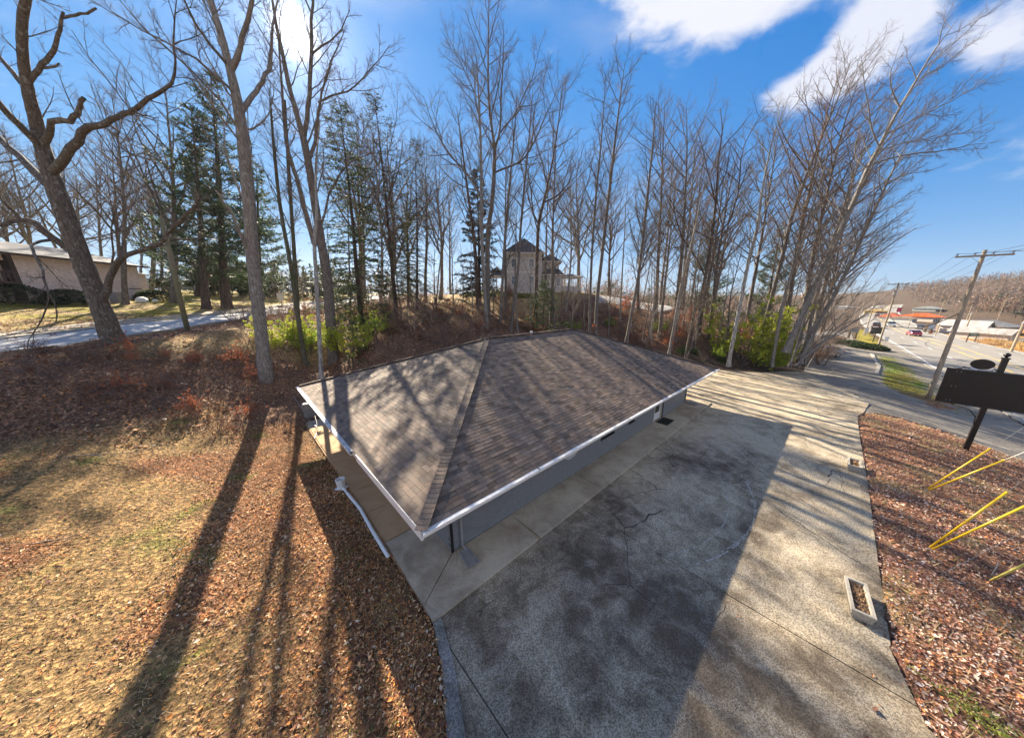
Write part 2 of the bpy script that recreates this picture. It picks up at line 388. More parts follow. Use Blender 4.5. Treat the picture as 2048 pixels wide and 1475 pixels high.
def resamp(line, step):
    L = np.array([p[:2] for p in line], float); s = np.r_[0, np.cumsum(np.linalg.norm(np.diff(L, axis=0), axis=1))]
    t = np.linspace(0, s[-1], int(s[-1]/step)+2); 
    return np.c_[np.interp(t, s, L[:, 0]), np.interp(t, s, L[:, 1])]
RL = resamp([(-27, -30), (-30, -10)] + RC, 3.)
ROAD = np.vstack([offs(RL, 3.3), offs(RL, -3.3)[::-1]])
KERB = np.vstack([offs(RL, -3.3), offs(RL, -3.62)[::-1]])
DRIVE = [tuple(at_y(px, py, Y)[:2]) for px, py, Y in ((1190, 603, 49), (1300, 605, 50), (1360, 608, 52), (1360, 603, 56), (1250, 599, 55), (1190, 598, 53))]
LOTF = pab([(140, 34), (150, 60), (100, 62), (90, 38), (112, 34)])      # shop forecourt across the highway
paved = [LOT, LANE, HWYP, ROAD, DRIVE, LOTF]
def is_paved(x, y, extra=()):
    m = np.zeros(np.shape(x), bool)
    for p in paved+list(extra): m |= inpoly(x, y, p)
    return m
BLD = pab([(.15, -.02), (22.6, -.02), (22.6, -16.2), (.15, -16.2)])

# ground colours are those of the cover that grows or lies there
C_LEAF = np.array([.34, .165, .08]); C_DARK = np.array([.235, .145, .10]); C_STRAW = np.array([.42, .28, .125]); C_GREEN = np.array([.16, .24, .03])
C_TAN = np.array([.52, .39, .19]); C_PINK = np.array([.36, .19, .12]); C_GOLD = np.array([.42, .37, .06]); C_WOOD = np.array([.13, .098, .075]); C_CLAY = np.array([.17, .08, .045])
def vnoise(x, y, sc, seed=0):
    """smooth value noise"""
    x = np.asarray(x)*sc; y = np.asarray(y)*sc; xi = np.floor(x).astype(int); yi = np.floor(y).astype(int); fx = x-xi; fy = y-yi
    def h(a, b):
        k = (a*374761393 + b*668265263 + seed*1442695041) & 0xffffffff; k = ((k ^ (k >> 13))*1274126177) & 0xffffffff
        return ((k ^ (k >> 16)) & 0xffff)/65535.
    sx = fx*fx*(3-2*fx); sy = fy*fy*(3-2*fy)
    return (h(xi, yi)*(1-sx)+h(xi+1, yi)*sx)*(1-sy) + (h(xi, yi+1)*(1-sx)+h(xi+1, yi+1)*sx)*sy
def fbm(x, y, sc, seed=0, o=3): return sum(vnoise(x, y, sc*2**i, seed+i)*.5**i for i in range(o))/sum(.5**i for i in range(o))
def sstep(x, a, b): t = np.clip((x-a)/(b-a), 0, 1); return t*t*(3-2*t)
def cover(x, y, z):
    """-> leaf, green, straw weights and colour"""
    x = np.asarray(x, float); y = np.asarray(y, float)
    a = (x-N0[0])*U[0]+(y-N0[1])*U[1]; b = -((x-N0[0])*V[0]+(y-N0[1])*V[1])
    n1 = fbm(x, y, .35, 1); n2 = fbm(x, y, 1.1, 5); n3 = fbm(x, y, .12, 9)
    col = np.empty(x.shape+(3,)); col[:] = C_WOOD
    leaf = np.full(x.shape, .8); green = np.zeros(x.shape)
    def put(m, c, l, g):
        m = m[..., None] if m.ndim == x.ndim else m
        col[...] = col*(1-m)+c*m; leaf[...] = leaf*(1-m[..., 0])+l*m[..., 0]; green[...] = green*(1-m[..., 0])+g*m[..., 0]
    # left lawn: dormant grass under leaves
    yard = sstep(-a, -.3, .6)*(1-sstep(z, .9, 2.0))*(y < 40)
    lawn = C_STRAW*(.8+.4*n1[..., None])
    put(yard, lawn, .45, .15)
    put(yard*sstep(n1, .52, .66), C_LEAF, .85, .1)
    near = yard*sstep(-a, 5.2, 1.0)*sstep(n2+.25*n1, .3, .6)
    put(near, C_LEAF*.8, .9, .15)
    put(yard*sstep(n2, .66, .78)*sstep(n3, .4, .6)*.7, C_GREEN, .2, .9)
    bank = sstep(z, 1.0, 1.7)*(z < 20)
    # banks
    put(bank*(b < 6), C_DARK*(.8+.5*n1[..., None]), .9, .03)
    put(sstep(-b, 15.9, 16.6)*(a > -3)*(a < 32)*(1-sstep(z, 3.6, 4.6)), C_DARK*(.7+.7*n2[..., None]), .9, .08)
    put(sstep(-b, 16., 17.)*(a > 3)*(a < 22)*sstep(n1, .58, .7)*(1-sstep(z, 3.4, 4.4)), C_CLAY, .2, .0)
    top = sstep(-b, 23.5, 26.)*(x > -26)*(x < 26)*(y < 75)
    put(top, C_TAN*(.75+.4*n1[..., None]), .25, .12)
    # lawn beyond the left road
    d = -(x+38.)-0.16*(y-34)*(-1)
    lf = sstep(-x, 35.2+ .12*0, 36.6+.0)*(y < 100)
    rx = np.interp(y, RL[:, 1], RL[:, 0]); lf = sstep(rx-3.6-x, 0, .8)
    put(lf, C_GOLD*(.7+.6*n1[..., None]), .08, .5)
    put(lf*sstep(n1, .5, .65), C_TAN*.9, .2, .2)
    strip = sstep(x-rx, 3.2, 3.5)*sstep(-(x-rx), -4.5, -3.9)
    put(strip, C_TAN*.7, .5, .05)
    # bed right of the car park
    bed = sstep(b, 7.5, 7.8)*(a < 29.5)*(b < 16.6)
    put(bed, C_PINK*(.8+.5*n1[..., None]), .95, .04)
    put(bed*sstep(n2, .6, .72), C_TAN*.9, .5, .1)
    isl = inpoly(x, y, ISLAND).astype(float)
    put(isl, C_GOLD*.8*(.6+.7*n1[..., None]), .1, .6)
    put(isl*sstep(n1, .42, .6), C_GREEN, .05, 1.)
    put(isl*(1-sstep(a, 38.5, 42.5)), C_PINK, .8, .15)
    put(inpoly(x, y, VERGE).astype(float), C_GOLD*.9, .1, .3)
    vr = sstep(b, 26, 27)*(b < 80)*(a > -40)*(a < 180)
    put(vr, C_STRAW*(.8+.5*n1[..., None])*np.array([1.15, 1., .8]), .2, .1)
    far = sstep(np.hypot(x, y), 170, 260)
    put(far, C_WOOD, .5, .1)
    return col, leaf, green

def ground_mat():
    m, nt, b = new_mat('ground cover'); o = coords(nt)
    at = node(nt, 'ShaderNodeAttribute', attribute_name='col'); base = at.outputs['Color']
    vo = node(nt, 'ShaderNodeTexVoronoi', feature='F1'); vo.inputs['Scale'].default_value = 13; vo.inputs['Randomness'].default_value = 1
    nt.links.new(o, vo.inputs['Vector'])
    sep = node(nt, 'ShaderNodeSeparateColor'); nt.links.new(vo.outputs['Color'], sep.inputs[0])
    var = rampn(nt, sep.outputs[0], [(0, (.38, .36, .36)), (.45, (.8, .78, .76)), (.75, (1.15, 1.1, 1.05)), (1, (2.0, 1.8, 1.6))])
    c = mixc(nt, 1., base, var, 'MULTIPLY')
    f = noise(nt, o, 45, 4, .7); c = mixc(nt, mrange(nt, f, .35, .7), mixc(nt, .45, c, (.03, .022, .015)), c)
    g = noise(nt, o, .8, 5, .6); c = mixc(nt, 1., c, rampn(nt, g, [(.25, (.72, .72, .72)), (.7, (1.2, 1.2, 1.2))]), 'MULTIPLY')
    nt.links.new(c, b.inputs['Base Color']); b.inputs['Roughness'].default_value = .95; b.inputs['Specular IOR Level'].default_value = .15
    h = mth(nt, 'ADD', vo.outputs['Distance'], mth(nt, 'MULTIPLY', f, .6)); bump(nt, b, h, .05, .9)
    return m
M['ground'] = ground_mat()
def build_ground():
    n = 470; A, k = 7.9, 6.0
    s = np.linspace(-1, 1, n); gx = A*np.sinh(k*s); gy = A*np.sinh(k*s)+14
    X, Y = np.meshgrid(gx, gy); Zt = hgt(X, Y)
    col, leaf, green = cover(X, Y, Zt)
    rough = sstep(Zt, .3, 1.5)*(np.hypot(X, Y) < 120)*sstep(np.abs(X-np.interp(Y, RL[:, 1], RL[:, 0])), 6.5, 9)
    Zt = Zt + rough*(fbm(X, Y, .5, 3)-.5)*.35*(1-sstep(X*0+np.abs((X-N0[0])*U[0]+(Y-N0[1])*U[1]-8), 60, 90))
    m = is_paved(X, Y) & ~inpoly(X, Y, ISLAND) & ~inpoly(X, Y, VERGE)
    ml = inpoly(X, Y, LOT) | inpoly(X, Y, BLD)
    Zt = np.where(m, Zt-.16, Zt); Zt = np.where(ml, -.3, Zt)
    idx = np.arange(n*n).reshape(n, n)
    q = np.stack([idx[:-1, :-1], idx[:-1, 1:], idx[1:, 1:], idx[1:, :-1]], -1).reshape(-1, 4)
    me = mesh_np('ground', np.stack([X, Y, Zt], -1).reshape(-1, 3), q, M['ground'], col.reshape(-1, 3), smooth=True)
    tag(link('ground', me), kind='structure')
build_ground()

def drape(name, poly, mat, step, off=.0, skirt=.18, z=None, kind='structure', parent=None, sub=None):
    P = [tuple(p[:2]) for p in poly]
    # densify the boundary
    B = []
    for i in range(len(P)):
        a = np.array(P[i]); b = np.array(P[(i+1) % len(P)]); n = max(1, int(np.linalg.norm(b-a)/step))
        for j in range(n): B.append(a+(b-a)*j/n)
    B = np.array(B); xs = np.arange(B[:, 0].min(), B[:, 0].max(), step); ys = np.arange(B[:, 1].min(), B[:, 1].max(), step)
    X, Y = np.meshgrid(xs, ys); X = X.ravel()+.013; Y = Y.ravel()+.017; k = inpoly(X, Y, B)
    pts = np.vstack([B, np.c_[X[k], Y[k]]]) if z is None else B
    nb = len(B)
    r = delaunay_2d_cdt([Vector(p) for p in pts], [], [list(range(nb))], 1, 1e-4)
    v2 = np.array([tuple(q) for q in r[0]]); f = np.array([list(t)[:3] for t in r[2] if len(t) == 3])
    zz = (hgt(v2[:, 0], v2[:, 1])+off) if z is None else np.full(len(v2), z)
    top = np.c_[v2, zz]
    a = v2[f]; ar = (a[:, 1, 0]-a[:, 0, 0])*(a[:, 2, 1]-a[:, 0, 1])-(a[:, 2, 0]-a[:, 0, 0])*(a[:, 1, 1]-a[:, 0, 1]); f = np.where(ar[:, None] < 0, f[:, ::-1], f)
    bz = (hgt(B[:, 0], B[:, 1])+off) if z is None else np.full(nb, z)
    v = np.vstack([top, np.c_[B, bz], np.c_[B, bz-skirt]]); n0 = len(top); i = np.arange(nb); j = (i+1) % nb
    q = np.stack([n0+i, n0+j, n0+nb+j, n0+nb+i], -1)
    me = mesh_np(name, v, [f, q], mat)
    o = link(name, me, parent)
    if kind: tag(o, kind=kind)
    return o

def concrete_mat(name, base, dark, speck=1., stain=1., cracks=1.):
    m, nt, b = new_mat(name); o = coords(nt)
    big = noise(nt, o, .28, 6, .62, .4); mid = noise(nt, o, 1.4, 6, .65, .8); fine = noise(nt, o, 28, 3, .7); fin2 = noise(nt, o, 60, 2, .6)
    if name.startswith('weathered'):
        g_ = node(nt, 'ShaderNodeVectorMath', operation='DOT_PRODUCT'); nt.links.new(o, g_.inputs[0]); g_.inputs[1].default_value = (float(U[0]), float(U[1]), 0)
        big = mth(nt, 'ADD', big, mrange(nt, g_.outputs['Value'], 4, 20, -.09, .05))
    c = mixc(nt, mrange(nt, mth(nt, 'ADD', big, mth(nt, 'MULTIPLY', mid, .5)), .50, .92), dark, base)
    c = mixc(nt, mrange(nt, fine, .44, .56, 0, .5*speck), c, tuple(x*.35 for x in dark))
    w = mth(nt, 'MULTIPLY', mrange(nt, fin2, .56, .62), mrange(nt, mid, .42, .62))
    c = mixc(nt, mth(nt, 'MULTIPLY', w, .6*speck), c, (.52, .50, .46))
    if stain:
        st = noise(nt, o, .55, 4, .6, 1.2); c = mixc(nt, mrange(nt, st, .55, .75, 0, .55*stain), c, (.12, .085, .05))
    if cracks:
        wv = node(nt, 'ShaderNodeTexVoronoi', feature='DISTANCE_TO_EDGE'); wv.inputs['Scale'].default_value = .27
        dn = node(nt, 'ShaderNodeTexNoise'); dn.inputs['Scale'].default_value = 1.3; dn.inputs['Detail'].default_value = 5; nt.links.new(o, dn.inputs['Vector'])
        vm = mixc(nt, .14, o, dn.outputs['Color'], 'LINEAR_LIGHT'); nt.links.new(vm, wv.inputs['Vector'])
        cr = mrange(nt, wv.outputs['Distance'], .0016, .0038, 1, 0)
        cr = mth(nt, 'MULTIPLY', cr, mrange(nt, noise(nt, o, .35, 2), .47, .53))
        c = mixc(nt, mth(nt, 'MULTIPLY', cr, .85*cracks), c, (.02, .018, .015))
    nt.links.new(c, b.inputs['Base Color']); b.inputs['Roughness'].default_value = .85; b.inputs['Specular IOR Level'].default_value = .25
    bump(nt, b, mth(nt, 'ADD', fine, mid), .012, .6); return m
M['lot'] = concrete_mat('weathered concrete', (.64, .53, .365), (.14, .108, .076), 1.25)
M['walk'] = concrete_mat('walk concrete', (.58, .50, .38), (.30, .24, .17), .5, .9, .3)
M['walk_rust'] = concrete_mat('rust stained concrete', (.55, .37, .21), (.42, .27, .14), .25, .3, .2)
M['asphalt'] = concrete_mat('old asphalt', (.30, .265, .215), (.17, .15, .125), .9, .15, 1.)
M['road'] = concrete_mat('pale road asphalt', (.30, .28, .25), (.23, .215, .19), .35, .1, .8)
M['sideroad'] = concrete_mat('side road asphalt', (.44, .44, .44), (.32, .32, .32), .35, .0, .8)
M['kerb'] = simple('kerb concrete', (.36, .33, .28), .9, var=.25, nscale=3, bmp=.01)
M['white_line'] = simple('white road paint', (.72, .72, .69), .7, var=.15)
M['yellow_line'] = simple('yellow road paint', (.62, .42, .08), .7, var=.15)

# lot: poured panels with open joints
lot = tag(empty('parking_lot', (0, 0, 0)), kind='structure')
lot_o = drape('parking_lot_base', LOT, M['asphalt'], 3., z=-.125, parent=None, kind='structure')
lot_o.name = 'parking_lot'; bpy.data.objects.remove(lot)
def clip_half(poly, n, d):
    out = []
    for i in range(len(poly)):
        p = np.array(poly[i]); q = np.array(poly[(i+1) % len(poly)]); sp_ = p@n-d; sq = q@n-d
        if sp_ <= 0: out.append(tuple(p))
        if (sp_ < 0) != (sq < 0) and abs(sp_-sq) > 1e-9: out.append(tuple(p+(q-p)*sp_/(sp_-sq)))
    return out
_J = [-50, .05, 5.95, 14.4, 22.9, 30.2, 60]
for i in range(len(_J)-1):
    pl = LOT; n = U[:2]
    pl = clip_half(pl, -n, -(N0[:2]@n + _J[i]+.014)); pl = clip_half(pl, n, N0[:2]@n + _J[i+1]-.014)
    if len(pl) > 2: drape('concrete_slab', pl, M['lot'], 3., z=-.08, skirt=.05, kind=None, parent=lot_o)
drape('driveway', LANE, M['asphalt'], 1.2, .0)
drape('highway', HWYP, M['road'], 2.5, .012)
drape('road', ROAD, M['sideroad'], 1.5, .0)
for w0, w1, nm in ((-3.3, -3.75, 'kerb'), (3.3, 3.55, 'kerb')):
    for i in range(0, len(RL)-1, 2):
        seg = RL[i:i+3]
        if len(seg) < 2: continue
        pl = np.vstack([offs(seg, w0), offs(seg, w1)[::-1]]); drape('kerb', pl, M['kerb'], 1.5, .12, .3)
drape('pavement', np.vstack([offs(RL, -4.6), offs(RL, -5.9)[::-1]]), M['walk'], 1.5, .03)
drape('house_driveway', DRIVE, simple('pale drive', (.40, .39, .37), .8), 2., .05)
drape('forecourt', LOTF, M['asphalt'], 3., .05)
def strip(name, line_ab, w, mat, dash=None, off=.02, z=None):
    L = resamp([AB(a, b)[:2] for a, b in line_ab], 1.5 if dash is None else 1.0); s = 0
    if dash is None:
        pl = np.vstack([offs(L, -w/2), offs(L, w/2)[::-1]]); return drape(name, pl, mat, 2.5, off, .005)
    vs = []; fs = []
    P1 = offs(L, -w/2); P2 = offs(L, w/2); i = 0
    while i+dash[0] < len(L):
        a, b_ = i, i+dash[0]; k = len(vs)
        for p in (P1[a], P1[b_], P2[b_], P2[a]): vs.append((p[0], p[1], float(hgt(p[0], p[1]))+off))
        fs.append((k, k+1, k+2, k+3)); i += dash[0]+dash[1]
    me = mesh_np(name, np.array(vs), np.array(fs), mat); return tag(link(name, me), kind='structure')
hw = np.array(resamp([AB(a, b)[:2] for a, b in HWY], 4)); hx = np.array(resamp([AB(a, b)[:2] for a, b in HWX], 4))
def between(t):
    n = 90; i = np.linspace(0, len(hw)-1, n); j = np.linspace(0, len(hx)-1, n)
    A_ = np.c_[np.interp(i, np.arange(len(hw)), hw[:, 0]), np.interp(i, np.arange(len(hw)), hw[:, 1])]; B_ = np.c_[np.interp(j, np.arange(len(hx)), hx[:, 0]), np.interp(j, np.arange(len(hx)), hx[:, 1])]
    P = A_*(1-t)+B_*t; d = P-N0[:2]
    return [(float(p@U[:2]), float(-(p@V[:2]))) for p in d]
strip('edge_line', between(.035), .16, M['white_line']); strip('edge_line', between(.965), .16, M['white_line'])
strip('lane_line', between(.27), .14, M['white_line'], (3, 9)); strip('lane_line', between(.75), .14, M['white_line'], (3, 9))
strip('centre_line', between(.46), .14, M['yellow_line'], (3, 6)); strip('centre_line', between(.56), .14, M['yellow_line'], (3, 6))
strip('centre_line', between(.445), .14, M['yellow_line']); strip('centre_line', between(.575), .14, M['yellow_line'])

# kerb stones along the bed and the island, apron strip at the lot's left edge
def kerbrun(pts_ab, w, h, base, name='kerb', mat=None, ln=1.5, lab=None):
    L = resamp([AB(a, b)[:2] for a, b in pts_ab], ln)
    for i in range(len(L)-1):
        p, q = L[i], L[i+1]; z0 = base if base is not None else min(float(hgt(*p)), float(hgt(*q)))
        d = np.r_[q-p, 0]; ln_ = np.linalg.norm(d); d /= ln_; s_ = np.array([-d[1], d[0], 0])
        z1 = z0; z2 = z0
        if base is None: z1, z2 = float(hgt(*p)), float(hgt(*q))
        c = np.array([(p[0]+q[0])/2, (p[1]+q[1])/2, (z1+z2)/2+h/2-.1]); dd = np.array([q[0]-p[0], q[1]-p[1], z2-z1]); dd /= np.linalg.norm(dd)
        up = np.cross(dd, s_)*-1; up = np.array([0, 0, 1.]) if abs(up[2]) < .5 else up*np.sign(up[2])
        tag(MB().box(c, (ln_-.015, w, h+.2), (dd, s_, up)).build(name, mat or M['kerb'], None), kind='structure')
kerbrun([(68.2, 10.2), (55, 10.3), (47, 9.6)], .3, .10, None)

# ---------------------------------------------------------------- walkway slabs round the building (z = 0)
walk = drape('walkway', pab([(.06, -.03), (22.63, -.03), (22.63, -16.3), (.06, -16.3)]), M['walk_rust'], 4, z=-.045, skirt=.2)
def slab(pl, mat): return drape('slab', pab(pl), mat, 4, z=0., skirt=.12, kind=None, parent=walk)
g = .012
slab([(.04, -.47), (.04, -.0), (3.72-g, 0), (3.78-g, -1.43), (1.45, -1.43)], M['walk'])
slab([(.05, -.5), (1.43, -1.46), (1.43, -3.24), (.12, -3.24)], M['walk'])
xs = [3.76, 7.5, 11.2, 14.9, 18.5, 22.5]
for i in range(5): slab([(xs[i]+g, -1.44), (xs[i]+g, 0), (xs[i+1]-g, 0), (xs[i+1]-g, -1.44)], M['walk'])
ys = [-3.27, -5.1, -6.8, -8.6, -10.25, -11.3, -13.2, -15.0, -16.3]
for i in range(8): slab([(.12, ys[i]-g), (1.43, ys[i]-g), (1.43, ys[i+1]+g), (.12, ys[i+1]+g)], M['walk_rust'] if ys[i] > -13.3 else M['walk'])
# light, peeling strip along the lot's left edge
ms = concrete_mat('flaking edge', (.42, .40, .36), (.13, .12, .10), 1.2, .2, 0)
drape('lot_edge_strip', pab([(.05, -.02), (.24, .02), (-.05, 1.1), (-.5, 2.25), (-1.0, 3.6), (-3.0, 9.), (-3.25, 9.), (-1.25, 3.5), (-.78, 2.1), (-.28, 1.)]), ms, 3, z=-.055, skirt=.05)
# ---------------------------------------------------------------- the low brick building
ZE, RH = 2.6, 2.74; LB, WB = 22.642, 14.994; SL = sqrt((WB/2)**2+RH**2)
bld = empty('brick_building', tuple(AB(11, -7.5, 0)), TH, 'long low grey brick building under a brown hipped shingle roof', 'building')
Minv = Matrix.Translation(Vector(tuple(AB(11, -7.5, 0)))) @ Matrix.Rotation(TH, 4, 'Z'); Minv = Minv.inverted()
def bchild(o, parent=None):
    o.parent = parent or bld
    if parent is None or parent is bld: o.matrix_parent_inverse = Minv
    else: o.matrix_parent_inverse = Matrix.Identity(4)
    return o
M['brick'] = None
def brick_mat():
    m, nt, b = new_mat('painted brick'); o = coords(nt); oi = node(nt, 'ShaderNodeObjectInfo')
    at = node(nt, 'ShaderNodeAttribute', attribute_name='col')
    f = noise(nt, o, 9, 5); c = mixc(nt, mrange(nt, f, .3, .7), (.20, .20, .20), (.25, .25, .25))
    c = mixc(nt, 1., c, rampn(nt, oi.outputs['Random'], [(0, (.9, .9, .9)), (1, (1.08, 1.08, 1.08))]), 'MULTIPLY')
    nt.links.new(c, b.inputs['Base Color']); b.inputs['Roughness'].default_value = .6; bump(nt, b, noise(nt, o, 60, 4), .004, .7); return m
M['brick'] = brick_mat()
M['mortar'] = simple('painted mortar', (.085, .085, .09), .85, var=.12)
M['white_trim'] = simple('white aluminium trim', (.80, .775, .73), .45, var=.07, nscale=2.5)
M['soffit'] = simple('soffit boards', (.50, .47, .43), .7, var=.08)
M['grey_metal'] = simple('grey painted metal', (.27, .265, .26), .5, var=.1)
M['black'] = simple('black metal', (.012, .012, .013), .4, var=.2)
M['glass'] = simple('dark glass', (.02, .025, .03), .06, var=.1, spec=1.)
M['cream'] = simple('cream door frame', (.55, .50, .38), .55)
M['rubber'] = simple('black rubber', (.012, .012, .012), .8, var=.3, nscale=30)
def B3(a, b, z=0.): return AB(a, b, z)
AX = np.array([U, -V, Z])
def bx(mb, a0, a1, b0, b1, z0, z1, m=0): return mb.box(AB((a0+a1)/2, (b0+b1)/2, (z0+z1)/2), (abs(a1-a0), abs(b1-b0), z1-z0), AX, m)
# walls
win = [(9.55, 10.75, .92, 2.1), (12.3, 12.95, .92, 2.1)]; DOOR = (15.55, 16.75, 0.02, 2.15)
wa0, wa1, wb0, wb1, wt = 1.43, 21.2, -1.45, -13.5, 2.45
wall = MB()
segs = [(wa0, 9.55), (10.75, 12.3), (12.95, 15.55), (16.75, wa1)]
for s0, s1 in segs: bx(wall, s0, s1, wb0-.2, wb0-.012, -.05, wt)
for a0, a1, z0, z1 in win: bx(wall, a0, a1, wb0-.2, wb0-.012, -.05, z0); bx(wall, a0, a1, wb0-.2, wb0-.012, z1, wt)
bx(wall, 15.55, 16.75, wb0-.2, wb0-.012, 2.15, wt)
bx(wall, wa0+.012, wa0+.2, wb1, wb0-.21, -.05, wt); bx(wall, wa1-.2, wa1-.012, wb1, wb0-.21, -.05, wt); bx(wall, wa0+.21, wa1-.21, wb1, wb1+.2, -.05, wt)
wall_o = bchild(wall.build('wall', M['mortar']))
# bricks: running bond; the nearest are single objects, the others one part
bw, bh, gp = .2032, .0572, .0095
bm_ = MB().box((0, 0, 0), (bw-.001, .018, bh)); 
bmesh0 = bm_.mesh('brick', M['brick'])
singles = []; vb = []; 
def add_brick(c, ax, w):
    pr = np.linalg.norm(np.array(c)-CAM); singles.append((pr, tuple(c), ax, w))
def brickwall(p0, dirv, nrm, length, z0, z1, holes=()):
    rows = int((z1-z0)/(bh+gp)); 
    for r in range(rows):
        z = z0+r*(bh+gp)+bh/2; x = -(bw+gp)/2 if r % 2 else 0.
        while x < length:
            x0, x1 = max(0, x), min(length, x+bw); x += bw+gp
            parts = [(x0, x1)]
            for (h0, h1, hz0, hz1) in holes:
                if hz0-.03 < z < hz1+.03:
                    np_ = []
                    for a_, b_ in parts:
                        if b_ <= h0 or a_ >= h1: np_.append((a_, b_))
                        else:
                            if a_ < h0: np_.append((a_, h0))
                            if b_ > h1: np_.append((h1, b_))
                    parts = np_
            for a_, b_ in parts:
                if b_-a_ > .03: add_brick(p0+dirv*(a_+b_)/2+Z*z+nrm*(-.009+R.uniform(-.0012, .0018)), (tuple(dirv), tuple(nrm)), b_-a_)
brickwall(AB(wa0, wb0), U, -V, wa1-wa0, .0, wt, [(a0-wa0, a1-wa0, z0, z1) for a0, a1, z0, z1 in win]+[(DOOR[0]-wa0, DOOR[1]-wa0, 0, DOOR[3])])
brickwall(AB(wa0, wb0-.01), V, -U, 12.0, .0, wt)
singles.sort(key=lambda s: s[0])
# the ones whose faces look at the photograph's standpoint and are not hidden by the eave
vis = [s for s in singles if s[2][0] == tuple(U) and s[1][2] < 1.75][:300]; vset = set(id(s) for s in vis)
rest = MB(); Wi = wall_o
for s in singles:
    ax = np.array([s[2][0], s[2][1], Z])
    if id(s) in vset and abs(s[3]-bw) < .01:
        o = bpy.data.objects.new('brick', bmesh0); COL.objects.link(o)
        mt = Matrix(((ax[0][0], ax[1][0], 0, s[1][0]), (ax[0][1], ax[1][1], 0, s[1][1]), (0, 0, 1, s[1][2]), (0, 0, 0, 1)))
        if np.linalg.det(ax) < 0: pass
        o.parent = wall_o; o.matrix_local = mt
    else: rest.box(s[1], (s[3]-.001, .018, bh), ax)
o = rest.build('bricks_far', M['brick'], wall_o); tag(o, kind='stuff'); o.name = 'bricks'
# openings
for a0, a1, z0, z1 in win:
    w = MB(); t = .05
    bx(w, a0, a1, wb0-.09, wb0-.03, z0, z0+t); bx(w, a0, a1, wb0-.09, wb0-.03, z1-t, z1); bx(w, a0, a0+t, wb0-.09, wb0-.03, z0+t, z1-t); bx(w, a1-t, a1, wb0-.09, wb0-.03, z0+t, z1-t)
    bx(w, a0-.04, a1+.04, wb0-.03, wb0+.035, z0-.05, z0-.003)
    wo = bchild(w.build('window', M['black']))
    g_ = MB(); bx(g_, a0+t, a1-t, wb0-.075, wb0-.065, z0+t, z1-t); g_.build('pane', M['glass'], wo)
d = MB(); a0, a1, z0, z1 = DOOR
bx(d, a0, a0+.09, wb0-.12, wb0+.02, 0, z1); bx(d, a1-.09, a1, wb0-.12, wb0+.02, 0, z1); bx(d, a0+.09, a1-.09, wb0-.12, wb0+.02, z1-.09, z1)
fr = bchild(d.build('door_frame', M['cream']))
d = MB(); bx(d, a0+.09, a1-.09, wb0-.11, wb0-.06, .02, .5); bx(d, a0+.09, a1-.09, wb0-.11, wb0-.06, 1.95, z1-.09); bx(d, a0+.09, a0+.2, wb0-.11, wb0-.06, .5, 1.95); bx(d, a1-.2, a1-.09, wb0-.11, wb0-.06, .5, 1.95)
do = bchild(d.build('door', M['white_trim'])); g_ = MB(); bx(g_, a0+.2, a1-.2, wb0-.09, wb0-.08, .5, 1.95); g_.build('pane', M['glass'], do)
hd = MB(); bx(hd, a0+.13, a0+.16, wb0-.06, wb0+.0, .95, 1.15); hd.build('handle', M['black'], do)
# open black shutter / door edge beside the doorway
d = MB(); bx(d, a1+.02, a1+.11, wb0-.0, wb0+.06, .0, 2.2); bchild(d.build('downpipe', M['black']))
# soffit, fascia
s_ = MB(); s_.box(AB(LB/2, -WB/2, 2.44), (LB-.1, WB-.1, .03), AX); bchild(s_.build('soffit', M['soffit']))
f_ = MB(); bx(f_, .02, LB-.02, -.045, -.02, 2.40, 2.585); bx(f_, LB-.045, LB-.02, -WB+.02, -.046, 2.40, 2.585); bx(f_, .02, LB-.02, -WB+.02, -WB+.045, 2.40, 2.585)
bchild(f_.build('fascia', M['white_trim']))
f_ = MB(); bx(f_, -.02, .03, -4.55, .0, 2.36, 2.60); bx(f_, .0, .03, -WB+.03, -4.55, 2.40, 2.585); o = bchild(f_.build('fascia', M['white_trim'])); o['label'] = 'deep bare white fascia board at the near end of the left eave'
# front gutter in lengths, with joints
prof = [(0, 0), (.1, 0), (.13, .06), (.13, .115), (.115, .115), (.115, .07), (.09, .015), (.015, .015), (.015, .12), (0, .12)]
cuts = [-.02, 3.6, 9.1, 14.4, 18.6, LB+.02]
for i in range(5):
    gt = MB(); gt.extr(prof, AB(cuts[i], -.018, 2.47), AB(cuts[i+1]-.012, -.018, 2.47), -V, Z)
    gt.extr([(.118, .113), (.136, .113), (.136, .122), (.118, .122)], AB(cuts[i], -.018, 2.47), AB(cuts[i+1]-.012, -.018, 2.47), -V, Z)
    gt.extr([(.0, .121), (.135, .124), (.135, .128), (.0, .126)], AB(cuts[i]+.02, -.018, 2.47), AB(cuts[i+1]-.03, -.018, 2.47), -V, Z)
    bchild(gt.build('gutter', M['white_trim']))
# left gutter with ribbed guard panels
gl = [-WB+.0, -13.2, -11.6, -9.8, -8.0, -6.4, -4.85]
for i in range(6):
    gt = MB(); gt.extr(prof, AB(-.0, gl[i]+.008, 2.475), AB(-.0, gl[i+1]-.008, 2.475), -U, Z)
    o = bchild(gt.build('gutter', M['white_trim']))
    gg = MB()
    for k in range(4): gg.extr([(-.03+k*.042, .128), (-.004+k*.042, .128), (-.008+k*.042, .136), (-.026+k*.042, .136)], AB(0, gl[i]+.02, 2.475), AB(0, gl[i+1]-.02, 2.475), -U, Z)
    gg.extr([(-.05, .122), (.135, .122), (.135, .127), (-.05, .127)], AB(0, gl[i]+.015, 2.475), AB(0, gl[i+1]-.015, 2.475), -U, Z)
    gg.build('gutter_guard', simple('worn grey guard', (.52, .51, .50), .5, var=.25, nscale=4), o)
